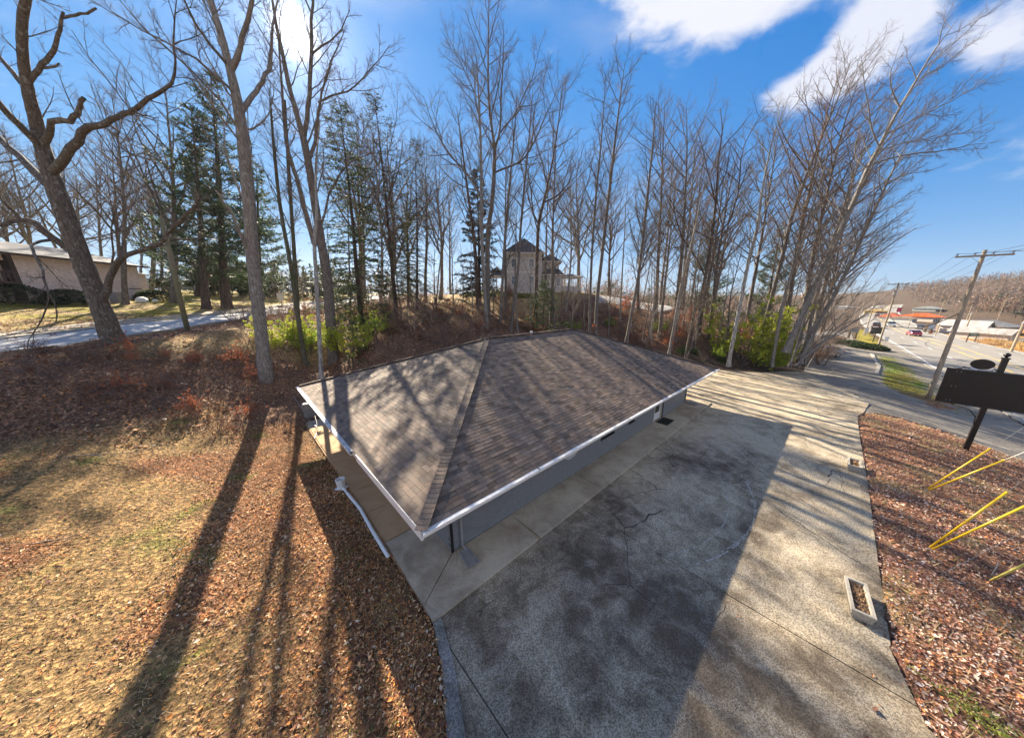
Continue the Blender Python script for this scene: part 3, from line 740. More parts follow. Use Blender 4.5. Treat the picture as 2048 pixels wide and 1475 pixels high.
# downspouts
def spout(a, b, dirv, z1=2.45, label=None):
    mb = MB(); c = AB(a, b); sd = np.cross(dirv, Z)
    mb.box(c+dirv*.05+Z*1.15, (.075, .06, 2.1), (sd, dirv, Z)); mb.tube([c+dirv*.05+Z*2.15, c+dirv*.1+Z*2.3, c+dirv*1.0+Z*2.42, c+dirv*1.36+Z*2.48], .04, 4)
    mb.tube([c+dirv*.05+Z*.16, c+dirv*.08+Z*.1, c+dirv*.3+Z*.05], .045, 4)
    bchild(mb.build('downspout', M['grey_metal']))
spout(1.75, -1.45, -V); spout(21.0, -1.45, -V)
d = MB(); bx(d, 1.40, 1.47, -1.475, -1.41, 0, 2.42); bchild(d.build('corner_pipe', M['black']))
# small lights under the eave
for a, b, lb in ((2.5, -.85, 'brown floodlight under the front eave near the left corner'), (21.6, -.5, 'dark floodlight under the far corner of the eave')):
    mb = MB(); mb.tube([AB(a, b, 2.42), AB(a, b, 2.30)], .03, 8); mb.tube([AB(a, b, 2.33), AB(a+.02, b+.06, 2.24), AB(a+.03, b+.12, 2.16)], [.035, .06, .085], 10); bchild(mb.build('eave_light', simple('brown lamp', (.05, .02, .012), .5)))
# round white sign on the front wall (black ring and lettering)
SG = AB(7.15, -1.43, 1.57)
mb = MB()
def disc(mb, c, r0, r1, off, n=48, m=0, depth=.012):
    for i in range(n):
        t0, t1 = 2*pi*i/n, 2*pi*(i+1)/n
        f = lambda r, t, o: c + U*(r*cos(t)) + Z*(r*sin(t)) - V*o
        mb.poly([f(r0, t0, off), f(r0, t1, off), f(r1, t1, off), f(r1, t0, off)], m)
        mb.poly([f(r1, t0, off), f(r1, t1, off), f(r1, t1, off-depth), f(r1, t0, off-depth)], m)
disc(mb, SG, .002, .66, .028, depth=.03); rs = bchild(mb.build('round_sign', M['white_trim']))
mb = MB(); disc(mb, SG, .585, .61, .034, depth=.004); disc(mb, SG, .535, .545, .034, depth=.004); mb.build('ring', M['black'], rs)
def text_mesh(s, size, mat, name='lettering'):
    cu = bpy.data.curves.new(name, 'FONT'); cu.body = s; cu.size = size; cu.align_x = 'CENTER'; cu.align_y = 'CENTER'; cu.extrude = .002
    ob = bpy.data.objects.new(name, cu); me = bpy.data.meshes.new_from_object(ob); bpy.data.objects.remove(ob); me.materials.clear(); me.materials.append(mat); me.name = name
    return me
def arc_text(word, r, a0, a1, size):
    n = len(word)
    for i, ch in enumerate(word):
        t = radians(a0+(a1-a0)*(i+.5)/n); me = text_mesh(ch, size, M['black'])
        o = link('letter', me); 
        up = -(U*cos(t)+Z*sin(t)); rt = np.cross(up, -V)
        c = SG+U*r*cos(t)+Z*r*sin(t)-V*.036
        o.matrix_world = Matrix(((rt[0], up[0], -V[0], c[0]), (rt[1], up[1], -V[1], c[1]), (rt[2], up[2], 0, c[2]), (0, 0, 0, 1)))
        mw = o.matrix_world.copy(); o.parent = rs; o.matrix_local = mw
arc_text('MINE SOLU', .42, 215, 325, .17)
# door mat, splash block
def solo(mb, name, mat, label, cat, group=None, smooth=False): return tag(mb.build(name, mat, None, smooth), label, cat, group)
mb = MB(); mb.box(AB(16.35, -1.0, .012), (1.15, .72, .018), AX)
for k in range(12): mb.box(AB(15.83+k*.094, -1.0, .024), (.05, .64, .008), AX)
solo(mb, 'door_mat', M['rubber'], 'black rubber mat on the concrete in front of the doorway', 'door mat')
mb = MB(); sbx = (U*.98-V*(-.2)); d1 = np.array(-V)*.99+U*(-.12); d1 /= np.linalg.norm(d1); sdv = np.cross(d1, Z); c0 = AB(1.68, -1.2, 0)
mb.poly([c0-sdv*.12+Z*.05, c0+sdv*.12+Z*.05, c0+d1*.62+sdv*.17+Z*.02, c0+d1*.62-sdv*.17+Z*.02])
for sg in (-1, 1): mb.box(c0+d1*.31+sdv*sg*.155+Z*.045, (.64, .03, .085), (d1+sdv*sg*.08, sdv, Z))
mb.box(c0+Z*.045, (.03, .28, .085), (d1, sdv, Z))
for k in range(14): mb.box(c0+d1*(.05+k*.042)+Z*(.052-.0022*k), (.014, .25+k*.006, .012), (d1, sdv, Z))
solo(mb, 'splash_block', M['grey_metal'], 'grey ribbed splash block under the downspout at the near corner of the building', 'splash block')
mb = MB(); d2 = -V; c0 = AB(21.0, -1.1, 0); mb.box(c0+d2*.25+Z*.03, (.3, .6, .05), (U, -V, Z)); mb.box(c0+d2*.25+U*.14+Z*.06, (.03, .6, .08), AX); mb.box(c0+d2*.25-U*.14+Z*.06, (.03, .6, .08), AX)
solo(mb, 'splash_block', M['grey_metal'], 'dark splash block under the far downspout beyond the doorway', 'splash block')

# ---- roof
def shingle_mat():
    m, nt, b = new_mat('brown shingle'); o = coords(nt); geo = node(nt, 'ShaderNodeNewGeometry'); wp = geo.outputs['Position']
    oi = node(nt, 'ShaderNodeAttribute', attribute_name='shade')
    at = node(nt, 'ShaderNodeAttribute', attribute_name='col')
    c = at.outputs['Color']
    gr = noise(nt, wp, 150, 3, .8); c = mixc(nt, 1., c, rampn(nt, gr, [(.3, (.62, .62, .62)), (.7, (1.4, 1.38, 1.35))]), 'MULTIPLY')
    md = noise(nt, wp, 2.2, 5, .6); c = mixc(nt, 1., c, rampn(nt, md, [(.3, (.82, .80, .80)), (.7, (1.18, 1.16, 1.12))]), 'MULTIPLY')
    nt.links.new(c, b.inputs['Base Color']); b.inputs['Roughness'].default_value = .8; b.inputs['Specular IOR Level'].default_value = .35
    bump(nt, b, gr, .002, .5); return m
M['shingle'] = shingle_mat(); M['felt'] = simple('roof felt', (.025, .022, .02), .9)
def tab_col():
    s = R.choice((.62, .8, .9, 1., 1.08, 1.2, 1.35)); w = R.uniform(-.02, .02)
    return (.165*s+w*.5, .124*s, .096*s-w*.3)
PA, PB = WB/2, LB-WB/2
RIDGE = ZE+RH
roof = MB(); dz = -.012
NE, LE, RE_, BE = AB(0, 0, ZE+dz), AB(0, -WB, ZE+dz), AB(LB, 0, ZE+dz), AB(LB, -WB, ZE+dz); P1, P2 = AB(PA, -WB/2, RIDGE+dz), AB(PB, -WB/2, RIDGE+dz)
roof.poly([NE, RE_, P2, P1]); roof.poly([LE, NE, P1]); roof.poly([BE, LE, P1, P2]); roof.poly([RE_, BE, P2]); roof.poly([NE-Z*.03, LE-Z*.03, BE-Z*.03, RE_-Z*.03])
for p, q in ((NE, RE_), (LE, NE), (BE, LE), (RE_, BE)): roof.poly([p, q, q-Z*.03, p-Z*.03])
roof_o = bchild(roof.build('roof', M['felt']))
tabs = []
def face(O, e, length, s, n, tri=False):
    """shingle courses on one slope: O eave start, e along the eave, s up the slope, n normal; hips at 45 deg in plan"""
    ex = .1397; K = int(SL/ex)+1; run = WB/2/SL
    for k in range(K):
        y0 = k*ex; y1 = min(y0+ex+.012, SL)
        if y0 >= SL-.02: break
        lo0, hi0 = y0*run, length-y0*run; lo1, hi1 = y1*run, length-y1*run
        x = -.3333+(.1666 if k % 2 else 0)+R.uniform(-.05, .05)
        while x < length:
            wd = R.choice((.29, .3333, .3333, .36)); x0, x1 = x, x+wd-.006; x += wd
            b0, b1 = max(x0, lo0-.02), min(x1, hi0+.02); t0, t1 = max(x0, lo1-.02), min(x1, hi1+.02)
            if b1-b0 < .04: continue
            if t1 < t0: t0 = t1 = min(max((b0+b1)/2, lo1), hi1)
            th = R.choice((.007, .008, .011)); 
            q = [O+e*b0+s*y0, O+e*b1+s*y0, O+e*t1+s*y1, O+e*t0+s*y1]
            tabs.append((q, n, th, tab_col()))
run = WB/2/SL; ri = RH/SL
face(AB(0, 0, ZE), U, LB, V*run+Z*ri, -V*ri+Z*run)
face(AB(0, -WB, ZE), -V, WB, U*run+Z*ri, -U*ri+Z*run)
nfront = len(tabs)
face(AB(LB, -WB, ZE), -U, LB, -V*run+Z*ri, V*ri+Z*run)
face(AB(LB, 0, ZE), V, WB, -U*run+Z*ri, U*ri+Z*run)
def tabgeo(t):
    q, n, th, c = t; lo = [p+n*.001 for p in q]; hi = [q[0]+n*th, q[1]+n*th, q[2]+n*.002, q[3]+n*.002]
    return lo+hi
TF = [(4, 5, 6, 7), (0, 1, 5, 4), (1, 2, 6, 5), (3, 0, 4, 7)]
order = sorted(range(nfront), key=lambda i: np.linalg.norm(tabs[i][0][0]-CAM)); near = set(order[:300])
vv = []; cc = []; ff = []
for i, t in enumerate(tabs):
    G = tabgeo(t)
    if i in near:
        c = np.mean(G, axis=0); me = mesh_np('shingle', np.array(G)-c, np.array(TF), M['shingle'], np.tile(t[3], (8, 1)))
        o = link('shingle', me, roof_o); o.location = c
    else:
        b0 = len(vv); vv += G; cc += [t[3]]*8; ff += [tuple(b0+j for j in f) for f in TF]
o = link('shingles', mesh_np('shingles', np.array(vv), np.array(ff), M['shingle'], np.array(cc)), roof_o); tag(o, kind='stuff')
# hip and ridge caps
def caps(p, q, nl, nr, wl, count):
    d = q-p; L_ = np.linalg.norm(d); d = d/L_; step = L_/count
    up = (nl+nr); up /= np.linalg.norm(up)
    sl_ = np.cross(d, nl); sl_ /= np.linalg.norm(sl_); sr_ = np.cross(nr, d); sr_ /= np.linalg.norm(sr_)
    if sl_@(-sr_) < 0: pass
    variants = []
    for vi in range(6):
        c = tab_col(); y1 = step+.03
        def ringp(y, h):
            pts = []
            for s_, sg in ((wl, 0), (wl*.55, 0)): pts.append(sl_*s_+nl*h)
            pts.append(up*(h+.012))
            for s_ in (wl*.55, wl): pts.append(sr_*s_+nr*h)
            return [pp+d*y for pp in pts]
        A_ = ringp(0, .020); B_ = ringp(y1, .012); C_ = ringp(0, .006)
        v_ = np.array(A_+B_+C_); f_ = []
        for k in range(4): f_.append((k, k+1, 5+k+1, 5+k)); f_.append((10+k, 10+k+1, k+1, k))
        variants.append(mesh_np('hip_cap', v_, np.array(f_), M['shingle'], np.tile(c, (15, 1))))
    for k in range(count):
        o = link('hip_cap', R.choice(variants), roof_o); o.location = p+d*(k*step)
nF, nL, nB, nR_ = -V*ri+Z*run, -U*ri+Z*run, V*ri+Z*run, U*ri+Z*run
Pa, Pb = AB(PA, -WB/2, RIDGE), AB(PB, -WB/2, RIDGE)
caps(AB(0, 0, ZE), Pa, nL, nF, .15, 78); caps(AB(LB, 0, ZE), Pb, nF, nR_, .15, 78); caps(AB(0, -WB, ZE), Pa, nB, nL, .15, 60); caps(Pb, Pa, nF, nB, .15, 54)
mb = MB(); c = AB(11.2, -7.9, RIDGE-.1); mb.tube([c, c+Z*.16], .06, 10); mb.tube([c+Z*.14, c+Z*.2], .1, 10); bchild(mb.build('roof_vent', M['white_trim']))
# ---------------------------------------------------------------- trees
def norm(v): return v/(np.linalg.norm(v)+1e-12)
def _perp(d, az):
    a = np.cross(d, (0, 0, 1.) if abs(d[2]) < .95 else (1., 0, 0)); a = a/np.linalg.norm(a); b = np.cross(d, a)
    return a*cos(az)+b*sin(az)
def limb(rg, p, d, L, r, n, wob, up, r_end=.25):
    """one bending branch"""
    P = [p]; step = L/n; q = p; dd = d
    for i in range(n):
        dd = dd + np.array([rg.gauss(0, wob), rg.gauss(0, wob), rg.gauss(0, wob)+up]); dd = dd/sqrt(dd@dd)
        q = q+dd*step; P.append(q)
    t = np.linspace(0, 1, n+1); return np.array(P), r*(1-t*(1-r_end))
def sprout(rg, out, pts, rad, spec, lev, seed_az=None, t0=None):
    """side branches of one limb, recursively. spec: per level dict(n, len, ang, r, seg, wob, up, t0)"""
    if lev >= len(spec): return
    s = spec[lev]; seg = np.linalg.norm(np.diff(pts, axis=0), axis=1); cs = np.r_[0, np.cumsum(seg)]; Lp = cs[-1]
    n = s['n'] if isinstance(s['n'], int) else max(2, int(s['n']*Lp))
    a0 = s.get('t0', .2) if t0 is None else t0; az = rg.random()*6.28 if seed_az is None else seed_az
    for i in range(n):
        t = a0+(1-a0)*((i+rg.random()*.8)/n); az += 2.4+rg.uniform(-.4, .4)
        x = t*Lp; k = min(int(np.searchsorted(cs, x))-1, len(seg)-1); k = max(k, 0); f = (x-cs[k])/(seg[k]+1e-9)
        p = pts[k]*(1-f)+pts[k+1]*f; r0 = rad[k]*(1-f)+rad[k+1]*f; d = norm(pts[k+1]-pts[k])
        shape = s.get('shape', lambda t: 1-.55*t)(t)
        L = s['len']*(Lp if s.get('rel', True) else 1)*shape*rg.uniform(.7, 1.25)
        if L < .08: continue
        ang = radians(s['ang']*rg.uniform(.75, 1.25)); dd = norm(d*cos(ang)+_perp(d, az)*sin(ang))
        r = min(r0*.75, max(s['r']*L, s.get('rmin', .004)))
        pp, rr = limb(rg, p, dd, L, r, s['seg'], s['wob'], s['up'], s.get('re', .3))
        out[min(lev, 3)].append((pp, rr)); sprout(rg, out, pp, rr, spec, lev+1)
def tube_mesh(name, out, mats, ks=(6, 4, 3, 3), cut=99):
    V = []; Q = []; mi = []; b = 0
    for lev, L in enumerate(out):
        if not L: continue
        v, q = tubes(L, ks[lev]); V.append(v); Q.append(q+b); b += len(v); mi += [0 if lev < 1 else 1]*len(q)
    return mesh_np(name, np.concatenate(V), np.concatenate(Q), mats, smooth=True, midx=mi)
def trunk_mesh(name, pts, rad, mat, k=12, rg=None, fl=1.35):
    """bark surface with lumps and a flared foot"""
    P = np.array(pts); n = len(P)
    m = max(12, n*4); t = np.linspace(0, n-1, m); i = np.arange(n)
    PP = np.c_[np.interp(t, i, P[:, 0]), np.interp(t, i, P[:, 1]), np.interp(t, i, P[:, 2])]; RR = np.interp(t, i, rad)
    for _ in range(2): PP[1:-1] = (PP[:-2]+PP[1:-1]*2+PP[2:])/4
    hgt_ = PP[:, 2]-PP[0, 2]; RR = RR*(1+(fl-1)*np.exp(-hgt_/(RR[0]*2.2)))
    v, q = tubes([(PP, RR)], k); ring = v.reshape(m, k, 3); c = PP[:, None]
    g = np.random.default_rng(int(abs(RR[0])*1000)+m); nz = 1+g.normal(0, .035, (m, k)); fl_ = 1+.18*np.exp(-hgt_/(RR[0]*1.5))[:, None]*np.cos(np.arange(k)*2*pi/k*2.5+1)[None]
    v = (c+(ring-c)*(nz*fl_)[:, :, None]).reshape(-1, 3)
    return mesh_np(name, v, q, mat, smooth=True)
SP_SL = [dict(n=34, len=.30, ang=48, r=.0135, seg=5, wob=.05, up=.10, t0=.30, shape=lambda t: .45+.9*t*(1.2-t) if t < .8 else .75*(1.12-t)*2.2),
         dict(n=9, len=.42, ang=38, r=.010, seg=3, wob=.07, up=.07, t0=.15, rmin=.010),
         dict(n=7, len=.40, ang=38, r=.010, seg=2, wob=.08, up=.06, t0=.1, rmin=.0065),
         dict(n=2, len=.5, ang=40, r=.01, seg=1, wob=.05, up=.05, t0=.3, rmin=.005)]
SP_BR = [dict(n=17, len=.46, ang=46, r=.018, seg=6, wob=.08, up=.09, t0=.33, shape=lambda t: 1.1-.55*t),
         dict(n=9, len=.46, ang=42, r=.013, seg=4, wob=.10, up=.05, t0=.2, rmin=.012),
         dict(n=8, len=.44, ang=42, r=.011, seg=3, wob=.11, up=.05, t0=.12, rmin=.008),
         dict(n=4, len=.45, ang=45, r=.01, seg=2, wob=.1, up=.04, t0=.15, rmin=.0055)]
SP_SAP = [dict(n=20, len=.26, ang=42, r=.011, seg=4, wob=.07, up=.08, t0=.22),
          dict(n=6, len=.42, ang=40, r=.010, seg=3, wob=.09, up=.06, t0=.15, rmin=.007),
          dict(n=4, len=.45, ang=40, r=.010, seg=2, wob=.1, up=.05, t0=.2, rmin=.005)]
SP_POLE = [dict(n=16, len=.16, ang=55, r=.010, seg=4, wob=.09, up=.12, t0=.45),
           dict(n=6, len=.45, ang=42, r=.010, seg=3, wob=.1, up=.06, t0=.15, rmin=.008),
           dict(n=5, len=.45, ang=40, r=.010, seg=2, wob=.1, up=.05, t0=.2, rmin=.006)]
def archetype(seed, h, r, spec, wob, bmat, tmat, fork=None):
    """unit tree standing at the origin -> (trunk mesh, crown mesh, height)"""
    rg = random.Random(seed); n = 12
    P, rr = limb(rg, np.zeros(3), np.array([0, 0, 1.]), h, r, n, wob, .08, .06)
    s_ = h/P[-1][2]; P = P*np.array([1, 1, s_]); P[:, 0] -= np.linspace(0, P[-1][0], n+1); P[:, 1] -= np.linspace(0, P[-1][1], n+1)
    out = [[], [], [], []]
    if fork:
        k = int(fork*n); 
        for az in (0, 2.2, 4.1)[:2+seed % 2]:
            d = norm(_perp(np.array([0, 0, 1.]), az+seed)*.45+np.array([0, 0, 1.])); pp, r2 = limb(rg, P[k], d, h*(1-fork)*.85, rr[k]*.7, 8, wob*1.2, .10, .08)
            out[0].append((pp, r2)); sp2 = [dict(spec[0], n=max(6, spec[0]['n']//2), t0=.15)]+spec[1:]; sprout(rg, out, pp, r2, sp2, 0)
    sprout(rg, out, P, rr, spec, 0)
    return trunk_mesh('trunk', P, rr, bmat), tube_mesh('branches', out, [bmat, tmat], (5, 4, 3, 3)), h
A = {}
A['slim1'] = archetype(1, 20, .22, SP_SL, .018, M['bark_grey'], M['twig']); A['slim2'] = archetype(2, 20, .20, SP_SL, .025, M['bark_pale'], M['twig'])
A['slim3'] = archetype(3, 20, .24, SP_SL, .022, M['bark_grey'], M['twig_red'])
A['broad1'] = archetype(4, 18, .28, SP_BR, .04, M['bark_grey'], M['twig'], .38); A['broad2'] = archetype(5, 18, .30, SP_BR, .05, M['bark_grey'], M['twig'], .3)
A['broad3'] = archetype(6, 18, .25, SP_BR, .05, M['bark_pine'], M['twig_red'], .45)
A['sap1'] = archetype(7, 12, .09, SP_SAP, .04, M['bark_grey'], M['twig']); A['sap2'] = archetype(8, 12, .08, SP_SAP, .05, M['bark_pale'], M['twig_tan']); A['sap3'] = archetype(9, 12, .10, SP_SAP, .05, M['bark_grey'], M['twig_tan'])
A['pole1'] = archetype(10, 20, .16, SP_POLE, .03, M['bark_grey'], M['twig']); A['pole2'] = archetype(12, 20, .15, SP_POLE, .035, M['bark_pale'], M['twig'])

def stand(root, base, top, h, spin=0., fat=1.):
    ax = np.array(top)-np.array(base); L = np.linalg.norm(ax); s = L/h
    q = Vector((0, 0, 1)).rotation_difference(Vector(ax)) @ Quaternion((0, 0, 1), spin)
    root.rotation_mode = 'QUATERNION'; root.rotation_quaternion = q; root.location = tuple(base); root.scale = (s*fat, s*fat, s)
_lab = {}
def where(px, Y):
    L = [(-999, 'left of the big old tree'), (100, 'behind the big old tree'), (200, 'above the apartment roof'), (290, 'at the apartment building\'s right end'), (380, 'left of the tallest pine'), (560, 'right of the tallest pine'), (720, 'among the ragged hemlocks'), (800, 'beside the straggly spruces'),
         (860, 'left of the drooping spruce'), (930, 'near the roof ridge\'s left end'), (1000, 'in front of the house\'s left half'), (1050, 'in front of the house\'s right half'), (1095, 'by the house\'s right porch'), (1140, 'right of the house'), (1200, 'beside the tall narrow-crowned tree'), (1250, 'above the roof\'s right slope'),
         (1310, 'left of the crooked open-crowned tree'), (1380, 'behind the crooked open-crowned tree'), (1430, 'left of the lime-green bush'), (1475, 'behind the lime-green bush'), (1520, 'right of the lime-green bush'), (1565, 'among the leaning trees'), (1610, 'beside the lane')]
    return [t for x, t in L if px >= x][-1]
def uniq(what, px, Y, bands):
    d = ['nearest', 'close', 'mid-distance', 'far', 'farthest'][min(4, sum(Y > b for b in bands))]
    s = d + ' ' + what + ' ' + where(px, Y)
    k = _lab.get(s, 0); _lab[s] = k+1
    return s
KN = dict(slim1='slim grey tree', slim2='slim pale tree', slim3='slim reddish-twigged tree', broad1='broad-crowned tree', broad2='wide forked tree', broad3='dark forked tree', sap1='grey sapling', sap2='pale sapling', sap3='tan-twigged sapling', pole1='pole-like grey tree', pole2='pole-like pale tree')
def plant(kind, base, top, label, cat='tree', group=None, name='bare_tree', spin=None, fat=1.):
    tm, cm, h = A[kind]; root = empty(name, (0, 0, 0), 0, label, cat, group)
    stand(root, base-np.array([0, 0, .15]), top, h, R.uniform(0, 6.28) if spin is None else spin, fat)
    link('trunk', tm, root); link('branches', cm, root); return root
def base_y(px, Y):
    """point of the terrain straight ahead at forward distance Y in the picture column px (found at eye level)"""
    x = (px-CX)/F*Y/(_cp); 
    for _ in range(4):
        z = float(hgt(x, Y)); d = (Y*_cp-(z-H)*_sp); x = (px-CX)/F*d
    return np.array([x, Y, float(hgt(x, Y))])
def top_at(px, py, Y): return at_y(px, py, Y)

# heroes: limbs traced from the photograph, each with its own depth
def hero(name, label, limbs, spec, bmat, tmat, seed, group=None, cat='tree', sub=None, trunk_k=14):
    """limbs[0] is the trunk. limb = [(px, py, forward distance, radius), ...]; opt dict at the end"""
    rg = random.Random(seed); out = [[], [], [], []]; root = None
    for li, L in enumerate(limbs):
        opt = L[-1] if isinstance(L[-1], dict) else {}; L = [q for q in L if not isinstance(q, dict)]
        P = np.array([at_y(q[0], q[1], q[2]) for q in L]); rr = np.array([q[3] for q in L], float)
        if li == 0:
            P[0] = P[0]-np.array([0, 0, .25]); root = empty(name, tuple(P[0]), 0, label, cat, group); O = P[0].copy()
            P = P-O; T = (P, rr); link('trunk', trunk_mesh('trunk', P, rr, bmat, trunk_k, fl=opt.get('flare', 1.35)), root)
        else:
            P = P-O; n = len(P)*2; t = np.linspace(0, len(P)-1, n); i = np.arange(len(P))
            P2 = np.c_[[np.interp(t, i, P[:, j]) for j in range(3)]].T; P2[1:-1] += np.array([[rg.gauss(0, .03) for _ in range(3)] for _ in range(n-2)])
            rr = np.interp(t, i, rr); P = P2; out[0].append((P, rr))
        if opt.get('bare'): continue
        sp = spec if 'n' not in opt else [dict(spec[0], n=opt['n'], len=opt.get('len', spec[0]['len']))]+spec[1:]
        sprout(rg, out, P, rr, sp, 0, t0=opt.get('t0'))
    link('branches', tube_mesh('branches', out, [bmat, tmat], (8, 4, 3, 3)), root); return root
SP_H = [dict(n=12, len=.32, ang=48, r=.014, seg=5, wob=.10, up=.05, t0=.25, rmin=.015),
        dict(n=8, len=.48, ang=45, r=.012, seg=4, wob=.13, up=.03, t0=.15, rmin=.010),
        dict(n=7, len=.46, ang=45, r=.011, seg=3, wob=.13, up=.03, t0=.12, rmin=.007),
        dict(n=4, len=.45, ang=45, r=.01, seg=2, wob=.1, up=.02, t0=.2, rmin=.0045)]
SP_T = [dict(n=16, len=.36, ang=46, r=.013, seg=6, wob=.10, up=.08, t0=.2, rmin=.014),
        dict(n=10, len=.46, ang=42, r=.011, seg=4, wob=.13, up=.05, t0=.12, rmin=.010),
        dict(n=8, len=.48, ang=42, r=.010, seg=3, wob=.13, up=.04, t0=.1, rmin=.0075),
        dict(n=4, len=.45, ang=40, r=.01, seg=2, wob=.08, up=.04, t0=.2, rmin=.0048)]
b0 = ground(232, 684)[1]; print('oak Y', b0)
Y0 = b0
hero('oak_tree', 'massive rough-barked old tree with broken limbs, foremost at the left', [
    [(232, 690, Y0, .50), (212, 640, Y0, .44), (188, 580, Y0, .42), (160, 510, Y0, .41), (138, 450, Y0, .40), (118, 395, Y0, .38), (100, 345, Y0, .34), (86, 300, Y0, .29), (74, 250, Y0, .25), (60, 200, Y0-.3, .22), (50, 150, Y0-.6, .19), (44, 90, Y0-1, .17), (44, 40, Y0-1.3, .155), (52, 0, Y0-1.5, .15), (58, -60, Y0-1.8, .11), (62, -160, Y0-2, .05), dict(n=10, len=.14, t0=.5, flare=1.25)],
    [(118, 400, Y0, .20), (70, 345, Y0+.5, .19), (30, 305, Y0+1, .16), (0, 280, Y0+1.3, .15), (-60, 200, Y0+2, .10), (-110, 100, Y0+2.5, .04), dict(n=9)],
    [(88, 300, Y0, .17), (50, 260, Y0-.6, .15), (0, 212, Y0-1.2, .13), (-60, 140, Y0-2, .07), dict(n=9)],
    [(98, 348, Y0, .20), (130, 318, Y0-.4, .19), (160, 275, Y0-.8, .17), (178, 252, Y0-1, .15), (215, 246, Y0-1.3, .12), (240, 230, Y0-1.5, .11), (268, 225, Y0-1.7, .10), (290, 200, Y0-1.9, .085), (320, 185, Y0-2.1, .075), (342, 172, Y0-2.2, .06), (352, 130, Y0-2.3, .045), (346, 60, Y0-2.4, .03), (354, -10, Y0-2.5, .015), dict(n=14, len=.20)],
    [(215, 246, Y0-1.3, .06), (240, 266, Y0-1.6, .05), (232, 275, Y0-1.7, .04), (248, 305, Y0-1.9, .035), (300, 318, Y0-2, .025), (350, 350, Y0-2.3, .012), dict(n=6)],
    [(268, 225, Y0-1.7, .05), (290, 232, Y0-1.8, .035), (314, 236, Y0-1.9, .02), dict(n=3)],
    [(84, 292, Y0, .17), (100, 262, Y0-.2, .14), (106, 240, Y0-.3, .13), (130, 241, Y0-.5, .13), (152, 228, Y0-.6, .11), (160, 212, Y0-.7, .10), (168, 196, Y0-.8, .085), dict(n=5, len=.2, t0=.4)],
    [(58, 165, Y0-.5, .11), (82, 138, Y0-.6, .10), (96, 120, Y0-.7, .09), (108, 95, Y0-.8, .085), (122, 62, Y0-1, .07), (127, 24, Y0-1.1, .05), dict(n=5, len=.2)],
    [(88, 136, Y0-.6, .06), (118, 127, Y0-.8, .035), dict(bare=1)],
    [(127, 36, Y0-1, .05), (158, 30, Y0-1.2, .05), (178, 26, Y0-1.3, .045), (192, 17, Y0-1.4, .04), dict(n=2, len=.2)],
    [(44, 168, Y0-.5, .11), (20, 140, Y0-.3, .10), (0, 115, Y0, .08), (-40, 60, Y0+.4, .05), dict(n=6)],
    [(140, 500, Y0, .19), (105, 475, Y0-.3, .17), (62, 440, Y0-.7, .15), (30, 440, Y0-1, .11), (0, 452, Y0-1.3, .09), (-60, 440, Y0-2, .05), dict(n=9, len=.3)],
    [(40, 438, Y0-.9, .08), (12, 410, Y0-1.2, .06), (-20, 370, Y0-1.6, .04), dict(n=6)],
    [(206, 606, Y0, .22), (214, 580, Y0, .17), (220, 556, Y0, .155), (226, 536, Y0-.1, .145), (246, 514, Y0-.3, .14), (278, 504, Y0-.5, .12), (310, 492, Y0-.7, .115), (330, 472, Y0-.9, .10), (362, 440, Y0-1.1, .085), (386, 420, Y0-1.3, .075), (396, 404, Y0-1.4, .06), (390, 378, Y0-1.5, .05), dict(n=10, len=.25)],
    [(330, 474, Y0-.9, .05), (380, 480, Y0-1.2, .035), (430, 470, Y0-1.4, .02), dict(n=5)],
    [(100, 480, Y0-.4, .08), (60, 490, Y0-1.5, .06), (72, 510, Y0-2, .055), (88, 548, Y0-2.4, .05), (100, 590, Y0-2.8, .04), (85, 630, Y0-3, .03), (60, 680, Y0-3.2, .02), (48, 712, Y0-3.3, .012), dict(n=7, len=.3)],
    [(100, 590, Y0-2.8, .03), (113, 620, Y0-3, .025), (108, 650, Y0-3.1, .02), (70, 665, Y0-3.3, .012), dict(n=4)],
    [(222, 550, Y0, .05), (224, 500, Y0-.1, .045), (224, 440, Y0-.2, .035), (240, 400, Y0-.3, .02), dict(n=8)],
], SP_H, M['bark_oak'], M['twig'], 21)
Y1 = ground(533, 757)[1]; print('Y1', Y1)
